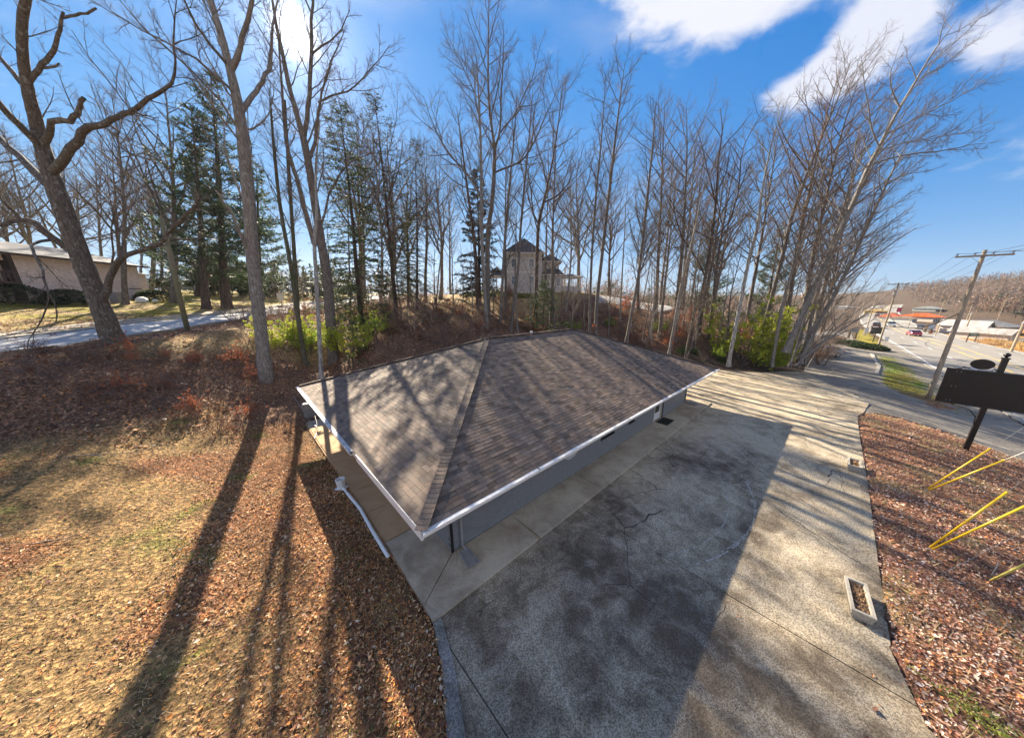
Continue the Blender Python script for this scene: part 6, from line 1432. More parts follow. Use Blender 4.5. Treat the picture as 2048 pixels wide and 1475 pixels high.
# marker stakes by the guards
for (px, py, lb) in ((1983, 1120, 'short bent metal stake beside the faded yellow guard'),):
    P = ground(px, py+30); mb = MB(); mb.tube([P, P+np.array([.05, .02, .25]), P+np.array([.1, .05, .42])], .018, 6); solo(mb, 'stake', M['wire'], lb, 'stake')

# ---- vehicles
M['tyre'] = simple('tyre', (.018, .018, .018), .85); M['rim'] = simple('rim', (.35, .35, .36), .35, .8); M['carglass'] = simple('car glass', (.015, .02, .024), .05, spec=1.)
M['headlight'] = simple('headlight', (.7, .72, .75), .15); M['taillight'] = simple('tail light', (.35, .012, .01), .25)
def paint(c): return simple('car paint', c, .28, var=.03, coat=.8)
def car(P, az, col, label, kind='sedan', group=None, name='car'):
    root = empty(name, tuple(P), az, label, 'car', group); L, Wd = (4.6, 1.8) if kind == 'sedan' else (4.7, 1.9)
    if kind == 'sedan': body = [(-2.3, .35), (-2.28, .72), (-2.1, .95), (-1.6, 1.0), (1.0, .98), (1.9, .86), (2.25, .68), (2.3, .35)]; cab = [(-1.75, .98), (-1.15, 1.42), (-.1, 1.46), (.35, 1.40), (1.15, .96)]
    elif kind == 'pickup': body = [(-2.6, .45), (-2.6, 1.05), (-.7, 1.05), (1.3, 1.05), (2.3, .98), (2.6, .8), (2.6, .45)]; cab = [(-.75, 1.05), (-.65, 1.72), (.45, 1.75), (1.25, 1.05)]
    else: body = [(-2.3, .4), (-2.32, .95), (-2.25, 1.1), (1.1, 1.06), (2.1, .95), (2.32, .75), (2.35, .4)]; cab = [(-2.22, 1.08), (-1.95, 1.66), (-.2, 1.72), (.35, 1.66), (1.2, 1.05)]
    def loft(prof, secs):   # secs: (y, inset, zscale)
        v = []; 
        for (y, ins, dz) in secs: v.append([(x*(1-ins), y, z-dz*(z-.4)) for x, z in prof])
        return v
    def skin(rings, mat, nm):
        mb = MB(); n = len(rings[0])
        for a_, b_ in zip(rings, rings[1:]):
            for i in range(n): j = (i+1) % n; mb.poly([a_[i], a_[j], b_[j], b_[i]])
        mb.poly(rings[0][::-1]); mb.poly(rings[-1]); return mb.build(nm, mat, root)
    w = Wd/2
    skin(loft(body, [(-w, .03, .10), (-w*.93, 0, .0), (w*.93, 0, .0), (w, .03, .10)]), paint(col), 'body')
    cb = [(-w*.90, .0, 0), (w*.90, .0, 0)]
    def cabr(y, top): return [(x, y*(1 if z < 1.2 else top), z) for x, z in cab]
    skin([cabr(-w*.93, .80), cabr(w*.93, .80)], M['carglass'], 'window')
    mb = MB(); t = cab[1:-1]; v_ = [(x, y*w*.80, z+.012) for y in (-1, 1) for x, z in t]; k = len(t)
    for i in range(k-1): mb.poly([v_[i], v_[i+1], v_[k+i+1], v_[k+i]])
    for s_ in (-1, 1):
        for a_, b_ in ((cab[0], cab[1]), (cab[-2], cab[-1])): mb.box((np.array([(a_[0]+b_[0])/2, s_*w*.87, (a_[1]+b_[1])/2])), (.09, .05, .5), (np.array([1, 0, 0.]), np.array([0, 1., 0]), norm(np.array([b_[0]-a_[0], 0, b_[1]-a_[1]])*np.sign(b_[1]-a_[1]))))
    mb.build('roof', root.children[0].data.materials[0], root)
    for x in (-1.4, 1.42):
        for s_ in (-1, 1):
            mb = MB(); mb.tube([(x, s_*(w-.2), .33), (x, s_*(w+.01), .33)], .33, 14); wo = mb.build('wheel', M['tyre'], root); mb = MB(); mb.tube([(x, s_*(w+.005), .33), (x, s_*(w+.025), .33)], .2, 10); mb.build('rim', M['rim'], wo)
    for s_ in (-1, 1):
        mb = MB(); mb.box((body[-1][0]-.03, s_*.65, .68), (.12, .35, .14)); mb.build('headlight', M['headlight'], root)
        mb = MB(); mb.box((body[0][0]+.03, s_*.7, .8), (.12, .3, .16)); mb.build('tail_light', M['taillight'], root)
    return root
hwd = TH
def carpx(px, py, az, col, label, kind='sedan', group='cars on the highway'):
    P = ground(px, py); P[2] = float(hgt(P[0], P[1]))+.02; return car(P, az, col, label, kind, group)
carpx(1826, 671, hwd+.12, (.32, .02, .04), 'red car driving on the highway, nearest of the moving cars'); carpx(1751, 655, hwd, (.10, .03, .03), 'dark red pickup on the highway near the small black sign', 'pickup')
carpx(1781, 653, hwd+pi, (.42, .42, .42), 'silver sports utility car on the highway left of the red car', 'suv'); carpx(1753, 634, hwd, (.05, .05, .06), 'small dark distant car in the middle of the highway'); carpx(1755, 627, hwd, (.12, .04, .03), 'dark distant car just ahead of another dark car')
carpx(1725, 625, hwd, (.30, .30, .31), 'pale distant car at the far left side of the highway'); carpx(1740, 623, hwd+pi, (.12, .12, .13), 'dark distant car close to the roadside fence line')
carpx(1858, 662, hwd, (.70, .70, .70), 'white car parked in front of the shop across the highway', 'sedan', 'parked cars across the highway'); carpx(1838, 658, hwd, (.30, .28, .25), 'tan car parked left of the white one across the highway', 'sedan', 'parked cars across the highway')
carpx(1896, 652, hwd+.1, (.30, .02, .015), 'bright red pickup parked behind the shop sign', 'pickup', 'parked cars across the highway')
P = ground(1643, 712); car(P, TH+2.4, (.22, .24, .27), 'silver-grey car parked behind the leaning saplings by the lane', 'sedan', None); P = ground(1612, 690); car(P+[0, 0, .02], TH+2.2, (.35, .38, .42), 'pale blue-grey car half hidden among the trees by the lane', 'suv', None)
# ---- roadside signs
def board(px0, py0, h, w, col, label, zc, posts=1, cat='sign', face=0., thick=.12, name='sign', legs=(.12, 'signframe'), colframe=None):
    P = ground(px0, py0); root = empty(name, tuple(P), TH+face, label, cat); m_ = simple(name+' face', col, .5, var=.05)
    mb = MB(); mb.box((0, 0, zc), (thick, w, h)); mb.build('panel', m_, root)
    ys_ = [0] if posts == 1 else [-w*.38, w*.38]
    for y in ys_: mb = MB(); mb.box((thick*.5+.05, y, (zc-h*.3)/2), (legs[0], legs[0], zc+h*.4)); mb.build('post', M[legs[1]], root)
    return root

def board_px(foot, box, col, label, posts=1, thick=.1, legs=(.12, 'signframe'), turn=0., name='sign', cat='sign'):
    """sign whose board fills the pixel box at the distance of its foot, facing the car park"""
    P = ground(*foot); d = (P-CAM)@FW; x0, y0, x1, y1 = box
    A_ = CAM+ray(x0, (y0+y1)/2)*d; B_ = CAM+ray(x1, (y0+y1)/2)*d; w = np.linalg.norm((B_-A_)[:2]); zt = (CAM+ray((x0+x1)/2, y0)*d)[2]; zl = (CAM+ray((x0+x1)/2, y1)*d)[2]
    c = (A_+B_)/2; h = zt-zl; zc = (zt+zl)/2-P[2]; az = atan2(B_[1]-A_[1], B_[0]-A_[0])+turn; root = empty(name, tuple(P), az, label, cat)
    off = (c-P)[:2]@np.array([cos(az), sin(az)])
    mb = MB(); mb.box((off, 0, zc), (w, thick, h)); mb.build('panel', simple(name+' face', col, .5, var=.08), root)
    mb = MB(); t = max(.04, h*.05)
    for sx in (-1, 1): mb.box((off+sx*(w/2+t/2), 0, zc), (t, thick*1.2, h+2*t))
    for sz in (-1, 1): mb.box((off, 0, zc+sz*(h/2+t/2)), (w-.01, thick*1.2, t))
    mb.build('frame', M[legs[1]], root)
    for x in ([off] if posts == 1 else [off-w*.42, off+w*.42]):
        mb = MB(); mb.box((x, thick*.5+legs[0]*.5+.02, (zc+h*.4)/2-.1), (legs[0], legs[0], zc+h*.4+.2)); mb.build('post', M[legs[1]], root)
    return root, off, w, zc, h
board_px((1742, 684), (1735, 654, 1759, 666), (.012, .02, .018), 'small black-green roadside sign on one post by the lane')
board_px((1764, 693), (1765, 673, 1772, 681), (.60, .62, .64), 'small white notice near the foot of the transformer pole', legs=(.07, 'wire'), thick=.05)
r_, off, w, zc, h = board_px((1705, 676), (1697, 656, 1713, 664), (.42, .42, .43), 'white and grey marquee sign on two brown posts behind the lane', 2, legs=(.3, 'bark_pine'))
for k in range(2):
    mb = MB(); n = 9
    for i in range(n): mb.box((off-w*.42+w*.84*(i+.5)/n, -.07, zc+h*(.2-.4*k)), (w*.84/n*.55, .02, h*.2))
    mb.build('lettering', M['black'], r_)
board_px((1728, 672), (1726, 655, 1733, 664), (.60, .62, .66), 'pale blue-white sign near the third utility pole', 2, legs=(.1, 'wire'))
board_px((1858, 664), (1851, 648, 1865, 657), (.40, .47, .55), 'blue-grey shop sign framed by two dark posts across the highway', 2, .3, (.45, 'bark_pine'))
r_, off, w, zc, h = board_px((1940, 684), (1932, 665, 1952, 672), (.012, .12, .075), 'green directional road sign on two posts across the highway', 2, .06, (.15, 'bark_pine'))
for k, wd in enumerate((.8, .62, .7)):
    mb = MB(); n = 8
    for i in range(n): mb.box((off+w*wd*((i+.5)/n-.5), -.045, zc+h*(.3-.3*k)), (w*wd/n*.6, .01, h*.13))
    mb.build('white_line', M['white_line'], r_)
board_px((1792, 634), (1788, 615, 1797, 623), (.58, .04, .12), 'crimson square shop sign beside the transformer pole in the distance', legs=(.3, 'wire'), thick=.4)
board_px((1786, 634), (1782, 626, 1791, 631), (.45, .52, .06), 'lime-yellow sign below the crimson one in the distance', legs=(.3, 'wire'), thick=.3)
board_px((1862, 667), (1857, 664, 1864, 666.5), (.75, .12, .05), 'low orange-red sign in the verge below the parked white car')
board_px((1794, 641), (1791, 635, 1796, 639), (.08, .13, .12), 'small dark green sign by the far verge of the highway', thick=.06)
board_px((565, 610), (558, 586, 570, 599), (.62, .60, .54), 'small square white road sign seen between the trunks beyond the left road', thick=.05, legs=(.08, 'wire'))
# faint rubber arcs on the concrete
M['scuff'] = simple('scuffed concrete', (.40, .37, .32), .9, var=.5, nscale=30); M['stain'] = simple('oil stain', (.07, .06, .05), .8, var=.5, nscale=8)
for i, (c0, r0, t0_, t1_, w_) in enumerate((((9.5, -1.5), 6.2, 1.0, 2.1, .05), ((9.7, -1.5), 6.2, 1.05, 2.0, .04), ((8.9, -1.0), 5.0, 1.2, 2.2, .04), ((19, 9), 6.8, 3.5, 4.3, .05), ((19.2, 9), 6.6, 3.5, 4.2, .04))):
    vs = []; fs = []; n = 40
    for k in range(n):
        if R.random() < .35: continue
        ta, tb = t0_+(t1_-t0_)*k/n, t0_+(t1_-t0_)*(k+.8)/n; b0 = len(vs)
        for (t, rr_) in ((ta, r0), (tb, r0), (tb, r0+w_), (ta, r0+w_)): vs.append(AB(c0[0]+rr_*cos(t), c0[1]+rr_*sin(t), -.0765))
        fs.append((b0, b0+1, b0+2, b0+3))
    tag(link('tyre_mark', mesh_np('tyre_mark', np.array(vs), np.array(fs), M['scuff'])), kind='structure')
# ---------------------------------------------------------------- buildings
def siding_mat(name, col, sc, axis=2, depth=.5):
    m, nt, b = new_mat(name); o = coords(nt); f = noise(nt, o, 3, 4); c = mixc(nt, mrange(nt, f, .3, .7), tuple(x*.88 for x in col), tuple(x*1.08 for x in col))
    st = noise(nt, coords(nt, 'Object', (2, 2, .25)), 2.2, 4); c = mixc(nt, mrange(nt, st, .5, .8, 0, .25), c, tuple(x*.5 for x in col)); nt.links.new(c, b.inputs['Base Color']); b.inputs['Roughness'].default_value = .75; return m
M['tan_siding'] = siding_mat('tan panel siding', (.80, .66, .60), 1); M['dark_trim'] = simple('dark trim', (.05, .03, .025), .6); M['grey_roof'] = simple('grey shingle roof', (.14, .135, .135), .9, var=.3, nscale=3, bmp=.02)
M['house_siding'] = siding_mat('greige siding', (.56, .54, .53), 1); M['house_roof'] = simple('dark shingle roof', (.06, .056, .06), .85, var=.3, nscale=4, bmp=.02); M['house_trim'] = simple('white house trim', (.72, .70, .66), .5)
M['porch_wood'] = simple('porch ceiling', (.55, .40, .20), .6); M['winglass'] = simple('window glass', (.10, .13, .16), .08, spec=1.); M['balc'] = simple('dark red balcony wood', (.075, .03, .03), .6)
# pale apartment building, long side facing the road
ap = empty('apartment_building', (-62, 38, 0), 0, 'long two-storey pale pinkish apartment building with dark trim at the left', 'building')
A0 = ground(62, 606); A1 = base_y(322, 50); zb = min(A0[2], A1[2])-.4
dA = norm(np.array([A1[0]-A0[0], A1[1]-A0[1], 0])); nA = np.array([dA[1], -dA[0], 0]); LA = np.linalg.norm((A1-A0)[:2]); O_ = np.array([A0[0], A0[1], zb]); ap.location = tuple(O_)
Hh = at_y(20, 503, A0[1])[2]-zb
def ab_(mb, s0, s1, t0, t1, z0, z1): mb.box(dA*(s0+s1)/2+nA*(t0+t1)/2+Z*(z0+z1)/2, (s1-s0, t1-t0, z1-z0), (dA, nA, Z))
k_ = .84
Lm = LA*k_
pn = 9
for i in range(pn):   # wide vertical panels, two storeys
    for z0, z1 in ((0, Hh*.46), (Hh*.46+.04, Hh-.25)):
        mb = MB(); ab_(mb, Lm*i/pn+.012, Lm*(i+1)/pn-.012, -.15, 0, z0, z1); mb.build('wall_panel', M['tan_siding'], ap)
mb = MB(); ab_(mb, 0.1, Lm-.1, -12, -.16, 0, Hh-.3); mb.build('wall', M['tan_siding'], ap)
mb = MB(); ab_(mb, Lm+.02, LA, -11, -1.2, 0, Hh*.80); o = mb.build('wing', M['tan_siding'], ap)
mb = MB(); ab_(mb, -.5, -.05, -.6, .06, 0, Hh); mb.build('corner_post', M['dark_trim'], ap)
mb = MB(); ab_(mb, -14, -.6, -3.2, -3.0, 0, Hh-.2); ab_(mb, -14, -.6, -.4, -.15, Hh-.9, Hh-.2); mb.build('wall', M['tan_siding'], ap)
bo = MB(); ab_(bo, -14, -.6, -3., .35, Hh*.42, Hh*.46); bo = bo.build('balcony', M['balc'], ap)
for i in range(30): mb = MB(); ab_(mb, -13.6+i*.44, -13.42+i*.44, .28, .34, Hh*.46, Hh*.62); mb.build('baluster', M['balc'], bo)
mb = MB(); ab_(mb, -14, -.6, .25, .38, Hh*.62, Hh*.65); mb.build('rail', M['balc'], bo)
for s0 in (-3.4, -7.5, -12): mb = MB(); ab_(mb, s0, s0+1.6, -3.0, -2.95, Hh*.47, Hh*.85); f_o = mb.build('window', M['dark_trim'], ap); g_ = MB(); ab_(g_, s0+.1, s0+1.5, -2.94, -2.92, Hh*.49, Hh*.83); g_.build('pane', M['winglass'], f_o)
rf = MB(); e0, e1 = -15, Lm+.5
def rp(s_, t, z): return dA*s_+nA*t+Z*z
rf.poly([rp(e0, .9, Hh-.25), rp(e1, .9, Hh-.25), rp(e1, -6, Hh+1.7), rp(e0, -6, Hh+1.7)]); rf.poly([rp(e0, -6, Hh+1.7), rp(e1, -6, Hh+1.7), rp(e1, -12.9, Hh-.25), rp(e0, -12.9, Hh-.25)]); rf.poly([rp(e1, .9, Hh-.25), rp(e1, -12.9, Hh-.25), rp(e1, -6, Hh+1.7)]); rf.poly([rp(e0, .9, Hh-.25), rp(e0, -6, Hh+1.7), rp(e0, -12.9, Hh-.25)]); rf.poly([rp(e0, .9, Hh-.28), rp(e0, -12.9, Hh-.28), rp(e1, -12.9, Hh-.28), rp(e1, .9, Hh-.28)])
ro = rf.build('roof', M['grey_roof'], ap); mb = MB(); ab_(mb, e0, e1, .9, 1.0, Hh-.38, Hh-.15); mb.build('fascia', M['dark_trim'], ap)
rf = MB(); rf.poly([rp(Lm, -.6, Hh*.80), rp(LA+.6, -.6, Hh*.78), rp(LA+.6, -6, Hh*.95), rp(Lm, -6, Hh*.95)]); rf.poly([rp(Lm, -6, Hh*.95), rp(LA+.6, -6, Hh*.95), rp(LA+.6, -11.5, Hh*.78), rp(Lm, -11.5, Hh*.78)]); rf.poly([rp(LA+.6, -.6, Hh*.78), rp(LA+.6, -11.5, Hh*.78), rp(LA+.6, -6, Hh*.95)]); rf.build('roof', M['grey_roof'], ap)
mb = MB(); ab_(mb, Lm*.83, Lm*.97, .0, .06, Hh*.38, Hh*.40); mb.build('ledge', M['dark_trim'], ap)
for q, r_, lb in (((20, 607), 2.0, 'big dark clipped shrub under the balcony of the apartment building'), ((140, 606), 1.5, 'rounded dark clipped shrub against the apartment wall, behind the old tree'), ((100, 607), .8, 'low dark shrub left of the rounded one at the apartment wall'), ((312, 600), 1.4, 'dark square-cut hedge at the right end of the apartment building')):
    P = ground(*q); g_ = np.random.default_rng(int(r_*50)); n = 5200; d = g_.normal(size=(n, 3)); d /= np.linalg.norm(d, axis=1)[:, None]; d[:, 2] = np.abs(d[:, 2]); Pq = d*np.array([r_*1.7, r_*1.3, r_])*g_.uniform(.85, 1.03, (n, 1))
    v, f, c = cards(Pq, d+g_.normal(0, .8, (n, 3)), .16, .10, colvar((.028, .042, .02), n, g_, .5), 4); root = empty('clipped_shrub', tuple(P), 0, lb, 'shrub'); link('foliage', mesh_np('foliage', v, f, M['evergreen'], c), root)
    mb = MB(); mb.tube([(0, 0, -.1), (0, 0, r_*.7)], .12, 6); mb.build('stem', M['bark_pine'], root)
P = ground(236, 603); mb = MB(); mb.box(P+Z*.55, (1.3, 1.0, 1.2), (dA, nA, Z)); mb.box(P+Z*1.2, (1.36, 1.06, .06), (dA, nA, Z)); [mb.box(P+nA*.52+Z*(.2+.12*i), (1.2, .03, .05), (dA, nA, Z)) for i in range(8)]; solo(mb, 'air_conditioner', M['grey_metal'], 'grey air conditioning unit at the foot of the apartment wall', 'air conditioner')
for q, lb in (((285, 604), 'white rounded utility cover on the lawn by the apartment building'), ((311, 603), 'small white box on the lawn right of the larger white cover')):
    P = ground(*q); s_ = 1. if q[0] < 300 else .5; mb = MB(); mb.tube([P, P+Z*.35*s_, P+Z*.6*s_, P+Z*.7*s_], [.6*s_, .62*s_, .4*s_, .05], 8); solo(mb, 'utility_cover', M['pvc'], lb, 'utility cover')

# two-storey house on the rise
YH = 52.; C0 = at_y(1012, 583, YH); C1 = at_y(1082, 583, YH); zh = C0[2]; wH = C1[0]-C0[0]; zE = at_y(1045, 505, YH)[2]; zR = at_y(1045, 481, YH+3)[2]
hs = empty('house', (C0[0], C0[1], zh), 0, 'two-storey greige house with dark hipped roofs and white trimmed porches on the rise', 'house')
def hb(nm, x0, x1, y0, y1, z0, z1, mat, par=None): mb = MB(); mb.box(((x0+x1)/2, (y0+y1)/2, (z0+z1)/2), (x1-x0, y1-y0, z1-z0)); return mb.build(nm, mat, par or hs)
He = zE-zh
hb('wall', 0, wH, 0, 7, -1.2, He, M['house_siding'])
nlap = int(He/.24)
for i in range(nlap): hb('siding_board', .16, wH-.16, -.035, -.004, .12+i*.24, .12+i*.24+.225, M['house_siding'])
def hip(x0, x1, y0, y1, z, h, ov=.45, name='roof', rid=.18):
    mb = MB(); a, b, c, d = (x0-ov, y0-ov, z), (x1+ov, y0-ov, z), (x1+ov, y1+ov, z), (x0-ov, y1+ov, z); w_ = x1-x0; dd = y1-y0; m_ = min(w_, dd)*.5*(1-rid)+ov
    if w_ >= dd: p, q = (x0-ov+m_, (y0+y1)/2, z+h), (x1+ov-m_, (y0+y1)/2, z+h); fs = [[a, b, q, p], [b, c, q], [c, d, p, q], [d, a, p]]
    else: p, q = ((x0+x1)/2, y0-ov+m_, z+h), ((x0+x1)/2, y1+ov-m_, z+h); fs = [[a, b, p], [b, c, q, p], [c, d, q], [d, a, p, q]]
    for f in fs: mb.poly(f)
    mb.poly([d, c, b, a]); for_ = mb.build(name, M['house_roof'], hs)
    mb = MB(); t = .16
    mb.box(((x0+x1)/2, y0-ov, z-t/2), (w_+2*ov, .05, t)); mb.box(((x0+x1)/2, y1+ov, z-t/2), (w_+2*ov, .05, t)); mb.box((x0-ov, (y0+y1)/2, z-t/2), (.05, dd+2*ov-.06, t)); mb.box((x1+ov, (y0+y1)/2, z-t/2), (.05, dd+2*ov-.06, t)); mb.build('fascia', M['house_trim'], hs)
hip(0, wH, 0, 7, He, zR-zE+.3)
for x in (0, wH): hb('corner_board', x-.11 if x else -.02, x+.02 if x else .13, -.06, .05, 0, He, M['house_trim'])
hb('band', .14, wH-.12, -.06, -.037, He*.49, He*.49+.28, M['house_trim']); hb('band', .14, wH-.12, -.06, -.037, He-.42, He-.02, M['house_trim']); hb('band', 0, wH, -.05, -.003, -.2, .1, M['house_trim'])
for (x0, z0) in ((wH*.17, He*.64), (wH*.66, He*.64), (wH*.17, He*.20), (wH*.66, He*.20)):
    w_, h_ = wH*.13, He*.20; fr = hb('window', x0-.12, x0+w_+.12, -.09, -.04, z0-.12, z0+h_+.14, M['house_trim']); hb('pane', x0, x0+w_, -.10, -.092, z0, z0+h_*.48, M['winglass'], fr); hb('pane', x0, x0+w_, -.10, -.092, z0+h_*.52, z0+h_, M['winglass'], fr)
# right lower block and porches
hb('wall', wH+.02, wH+3.0, 1.6, 7, -1.2, He*.82, M['house_siding']); hip(wH+.0, wH+3.0, 1.6, 7, He*.82, 1.3)
hb('corner_board', wH+2.9, wH+3.03, 1.52, 1.6, 0, He*.82, M['house_trim']); hb('wall', wH+.3, wH+3.5, .2, 1.55, -1.2, He*.46, M['house_siding']); hip(wH+.3, wH+3.5, .2, 1.5, He*.46, .9, .3)
fr = hb('window', wH+2.5, wH+3.2, .10, .16, He*.14, He*.40, M['house_trim']); hb('pane', wH+2.6, wH+3.1, .08, .095, He*.17, He*.37, M['winglass'], fr)
def porch(x0, x1, y0, y1, z0, z1, post=3, base=True):
    hb('porch_floor', x0, x1, y0, y1, z0-.25, z0, M['house_trim']); hb('porch_ceiling', x0, x1, y0, y1, z1-.06, z1, M['porch_wood']); hb('porch_beam', x0, x1, y0, y0+.15, z1-.35, z1-.07, M['house_trim'])
    for i in range(post): x = x0+.1+(x1-x0-.2)*i/(post-1); hb('porch_column', x-.09, x+.09, y0+.02, y0+.2, z0, z1-.36, M['house_trim'])
    hb('porch_rail', x0+.2, x1-.2, y0+.08, y0+.13, z0+.85, z0+.92, M['house_trim'])
    for i in range(int((x1-x0)/.3)): hb('baluster', x0+.25+i*.3, x0+.30+i*.3, y0+.08, y0+.12, z0+.05, z0+.84, M['house_trim'])
porch(-3.1, -.15, .6, 5, .1, He*.42, 3); hip(-3.1, -.2, .6, 5, He*.42+.02, 1.5, .3)
porch(wH+3.55, wH+6.6, 1., 5, .55, He*.42, 3); hip(wH+3.55, wH+6.6, 1., 5, He*.42+.02, .5, .4, rid=.1); hb('deck_skirt', wH+3.6, wH+6.2, .95, 1.05, -1.2, .95, M['house_siding'])
b_ = ground(1010, 592); 
P = at_y(1129, 570, 60); mb = MB(); mb.tube([P-Z*4, P+Z*3.2], .14, 8); solo(mb, 'utility_pole', M['pole'], 'thin pole standing right of the two-storey house', 'utility pole')
g_ = np.random.default_rng(9); n = 6000; x = g_.uniform(-7, wH*.75, n); P = np.c_[x, g_.uniform(-1.9, -.9, n), np.abs(g_.normal(0, .32, n))]
hz = np.array([hgt(C0[0]+a_, C0[1]+b__) for a_, b__ in P[:1, :2]]); zz = hgt(C0[0]+P[:, 0], C0[1]+P[:, 1]); P2 = np.c_[C0[0]+P[:, 0], C0[1]+P[:, 1], zz+P[:, 2]]
v, f, c = cards(P2, g_.normal(size=(n, 3))+[0, 0, .6], .14, .07, colvar((.24, .26, .05), n, g_, .4), 5); tag(link('low_hedge', mesh_np('low_hedge', v, f, M['evergreen'], c)), 'low yellow-green hedge in front of the two-storey house', 'hedge')
# shops and houses across the highway
def shop(px, py, L, D, h, wallc, roofc, label, az=0., rh=1.5, gable=True, cat='building', fascia=None, wins=5):
    P = ground(px, py); root = empty('shop' if cat == 'building' else 'house', tuple(P-Z*.3), TH+az, label, cat); wm = simple('shop wall', wallc, .7); rm = simple('shop roof', roofc, .7, var=.15)
    mb = MB(); mb.box((0, 0, h/2), (L, D, h)); mb.build('wall', wm, root); ov = .6; mb = MB(); a = L/2+ov; b = D/2+ov
    if gable: # ridge across the viewer's direction
        mb.poly([(-a, -b, h), (a, -b, h), (a, 0, h+rh), (-a, 0, h+rh)]); mb.poly([(a, b, h), (-a, b, h), (-a, 0, h+rh), (a, 0, h+rh)]); mb.poly([(a, -b, h), (a, b, h), (a, 0, h+rh)]); mb.poly([(-a, b, h), (-a, -b, h), (-a, 0, h+rh)]); mb.poly([(-a, -b, h-.01), (-a, b, h-.01), (a, b, h-.01), (a, -b, h-.01)])
    else: mb.box((0, 0, h+rh/2), (L+.4, D+.4, rh))
    mb.build('roof', rm, root)
    for side in (-1, 1):
        for i in range(wins):
            x = -L/2+L*(i+.5)/wins; mb = MB(); mb.box((x, side*(D/2+.02), h*.45), (L/wins*.6, .06, h*.5)); fo = mb.build('window', M['house_trim'], root); mb = MB(); mb.box((x, side*(D/2+.06), h*.45), (L/wins*.52, .02, h*.43)); mb.build('pane', M['winglass'], fo)
    for side in (-1, 1):
        mb = MB(); mb.box((side*(L/2+.02), 0, h*.45), (.06, D*.4, h*.5)); fo = mb.build('window', M['house_trim'], root); mb = MB(); mb.box((side*(L/2+.06), 0, h*.45), (.02, D*.36, h*.43)); mb.build('pane', M['winglass'], fo)
    return root
def shop_px(x0, x1, yb, yw, yr, D, wallc, roofc, label, nm='shop', cat='building', wins=5, turn=.25, gable_end=False):
    """building filling the given pixel extent at the distance of its foot"""
    P = ground((x0+x1)/2, yb); d = (P-CAM)@FW; A_ = CAM+ray(x0, yb)*d; B_ = CAM+ray(x1, yb)*d; L = np.linalg.norm((B_-A_)[:2])*.95; h = (CAM+ray((x0+x1)/2, yw)*d)[2]-P[2]; rh = max(.5, (CAM+ray((x0+x1)/2, yr)*d)[2]-P[2]-h)
    az = atan2(B_[1]-A_[1], B_[0]-A_[0])+turn; root = empty(nm, tuple(P-Z*.2), az, label, cat); wm = simple('shop wall', wallc, .7); rm = simple('shop roof', roofc, .95, var=.2, nscale=1., spec=.05)
    mb = MB(); mb.box((0, D/2, h/2), (L, D, h)); mb.build('wall', wm, root); a, b, o = L/2+.5, D/2+.5, D/2; mb = MB()
    if gable_end: q = [(-a, o-b, h), (0, o-b, h+rh), (a, o-b, h), (-a, o+b, h), (0, o+b, h+rh), (a, o+b, h)]; [mb.poly(f) for f in ([q[0], q[1], q[4], q[3]], [q[1], q[2], q[5], q[4]], [q[3], q[4], q[5]], [q[0], q[3], q[5], q[2]])]; ga = MB(); ga.poly([(-a+.5, o-b+.5, h), (a-.5, o-b+.5, h), (0, o-b+.5, h+rh-.1)]); ga.build('gable', wm, root)
    else: q = [(-a, o-b, h), (a, o-b, h), (a, o, h+rh), (-a, o, h+rh), (a, o+b, h), (-a, o+b, h)]; [mb.poly(f) for f in ([q[0], q[1], q[2], q[3]], [q[3], q[2], q[4], q[5]], [q[1], q[4], q[2]], [q[0], q[3], q[5]], [q[0], q[5], q[4], q[1]])]
    mb.build('roof', rm, root)
    for i in range(wins):
        x = -L/2+L*(i+.5)/wins; mb = MB(); mb.box((x, -.03, h*.47), (L/wins*.6, .05, h*.55)); fo = mb.build('window', M['house_trim'], root); mb = MB(); mb.box((x, -.07, h*.47), (L/wins*.5, .02, h*.47)); mb.build('pane', M['winglass'], fo)
    return root
shop_px(1858, 1892, 644, 633, 626, 10, (.55, .47, .40), (.80, .16, .06), 'long low shop with bright orange-red roof across the highway')
shop_px(1800, 1812, 640, 634, 625, 8, (.60, .56, .52), (.50, .16, .10), 'pale shop with red-brown roof near the first bend')
shop_px(1758, 1778, 627, 622, 617, 8, (.62, .46, .22), (.62, .42, .18), 'tan shop with ochre roof at the far bend of the highway')
shop_px(1820, 1836, 644, 636, 632, 7, (.60, .57, .53), (.28, .22, .18), 'small white-walled shop with dark roof left of the orange-roofed one', wins=3)
shop_px(1692, 1714, 617, 614, 611, 10, (.58, .58, .58), (.36, .36, .36), 'low pale grey building at the end of the highway')
shop_px(1960, 1980, 672, 653, 640, 8, (.50, .44, .40), (.34, .33, .32), 'white gabled cottage with brick porch behind the green road sign', 'house', 'house', 2, .2, True)
shop_px(2008, 2034, 684, 668, 656, 9, (.50, .44, .40), (.30, .29, .28), 'white cottage with pointed gable near the right edge', 'house', 'house', 3, .2, True)
shop_px(1985, 2060, 668, 652, 640, 12, (.36, .34, .32), (.20, .20, .20), 'long grey-roofed building behind the white cottages', wins=7)
shop_px(1866, 1892, 622, 617, 612, 10, (.42, .42, .40), (.30, .33, .31), 'grey-green roofed building in the trees behind the orange-roofed shop')
shop_px(1680, 1694, 683, 674, 670, 5, (.20, .15, .10), (.14, .10, .07), 'small dark brown shed behind the grey marquee sign', wins=2)
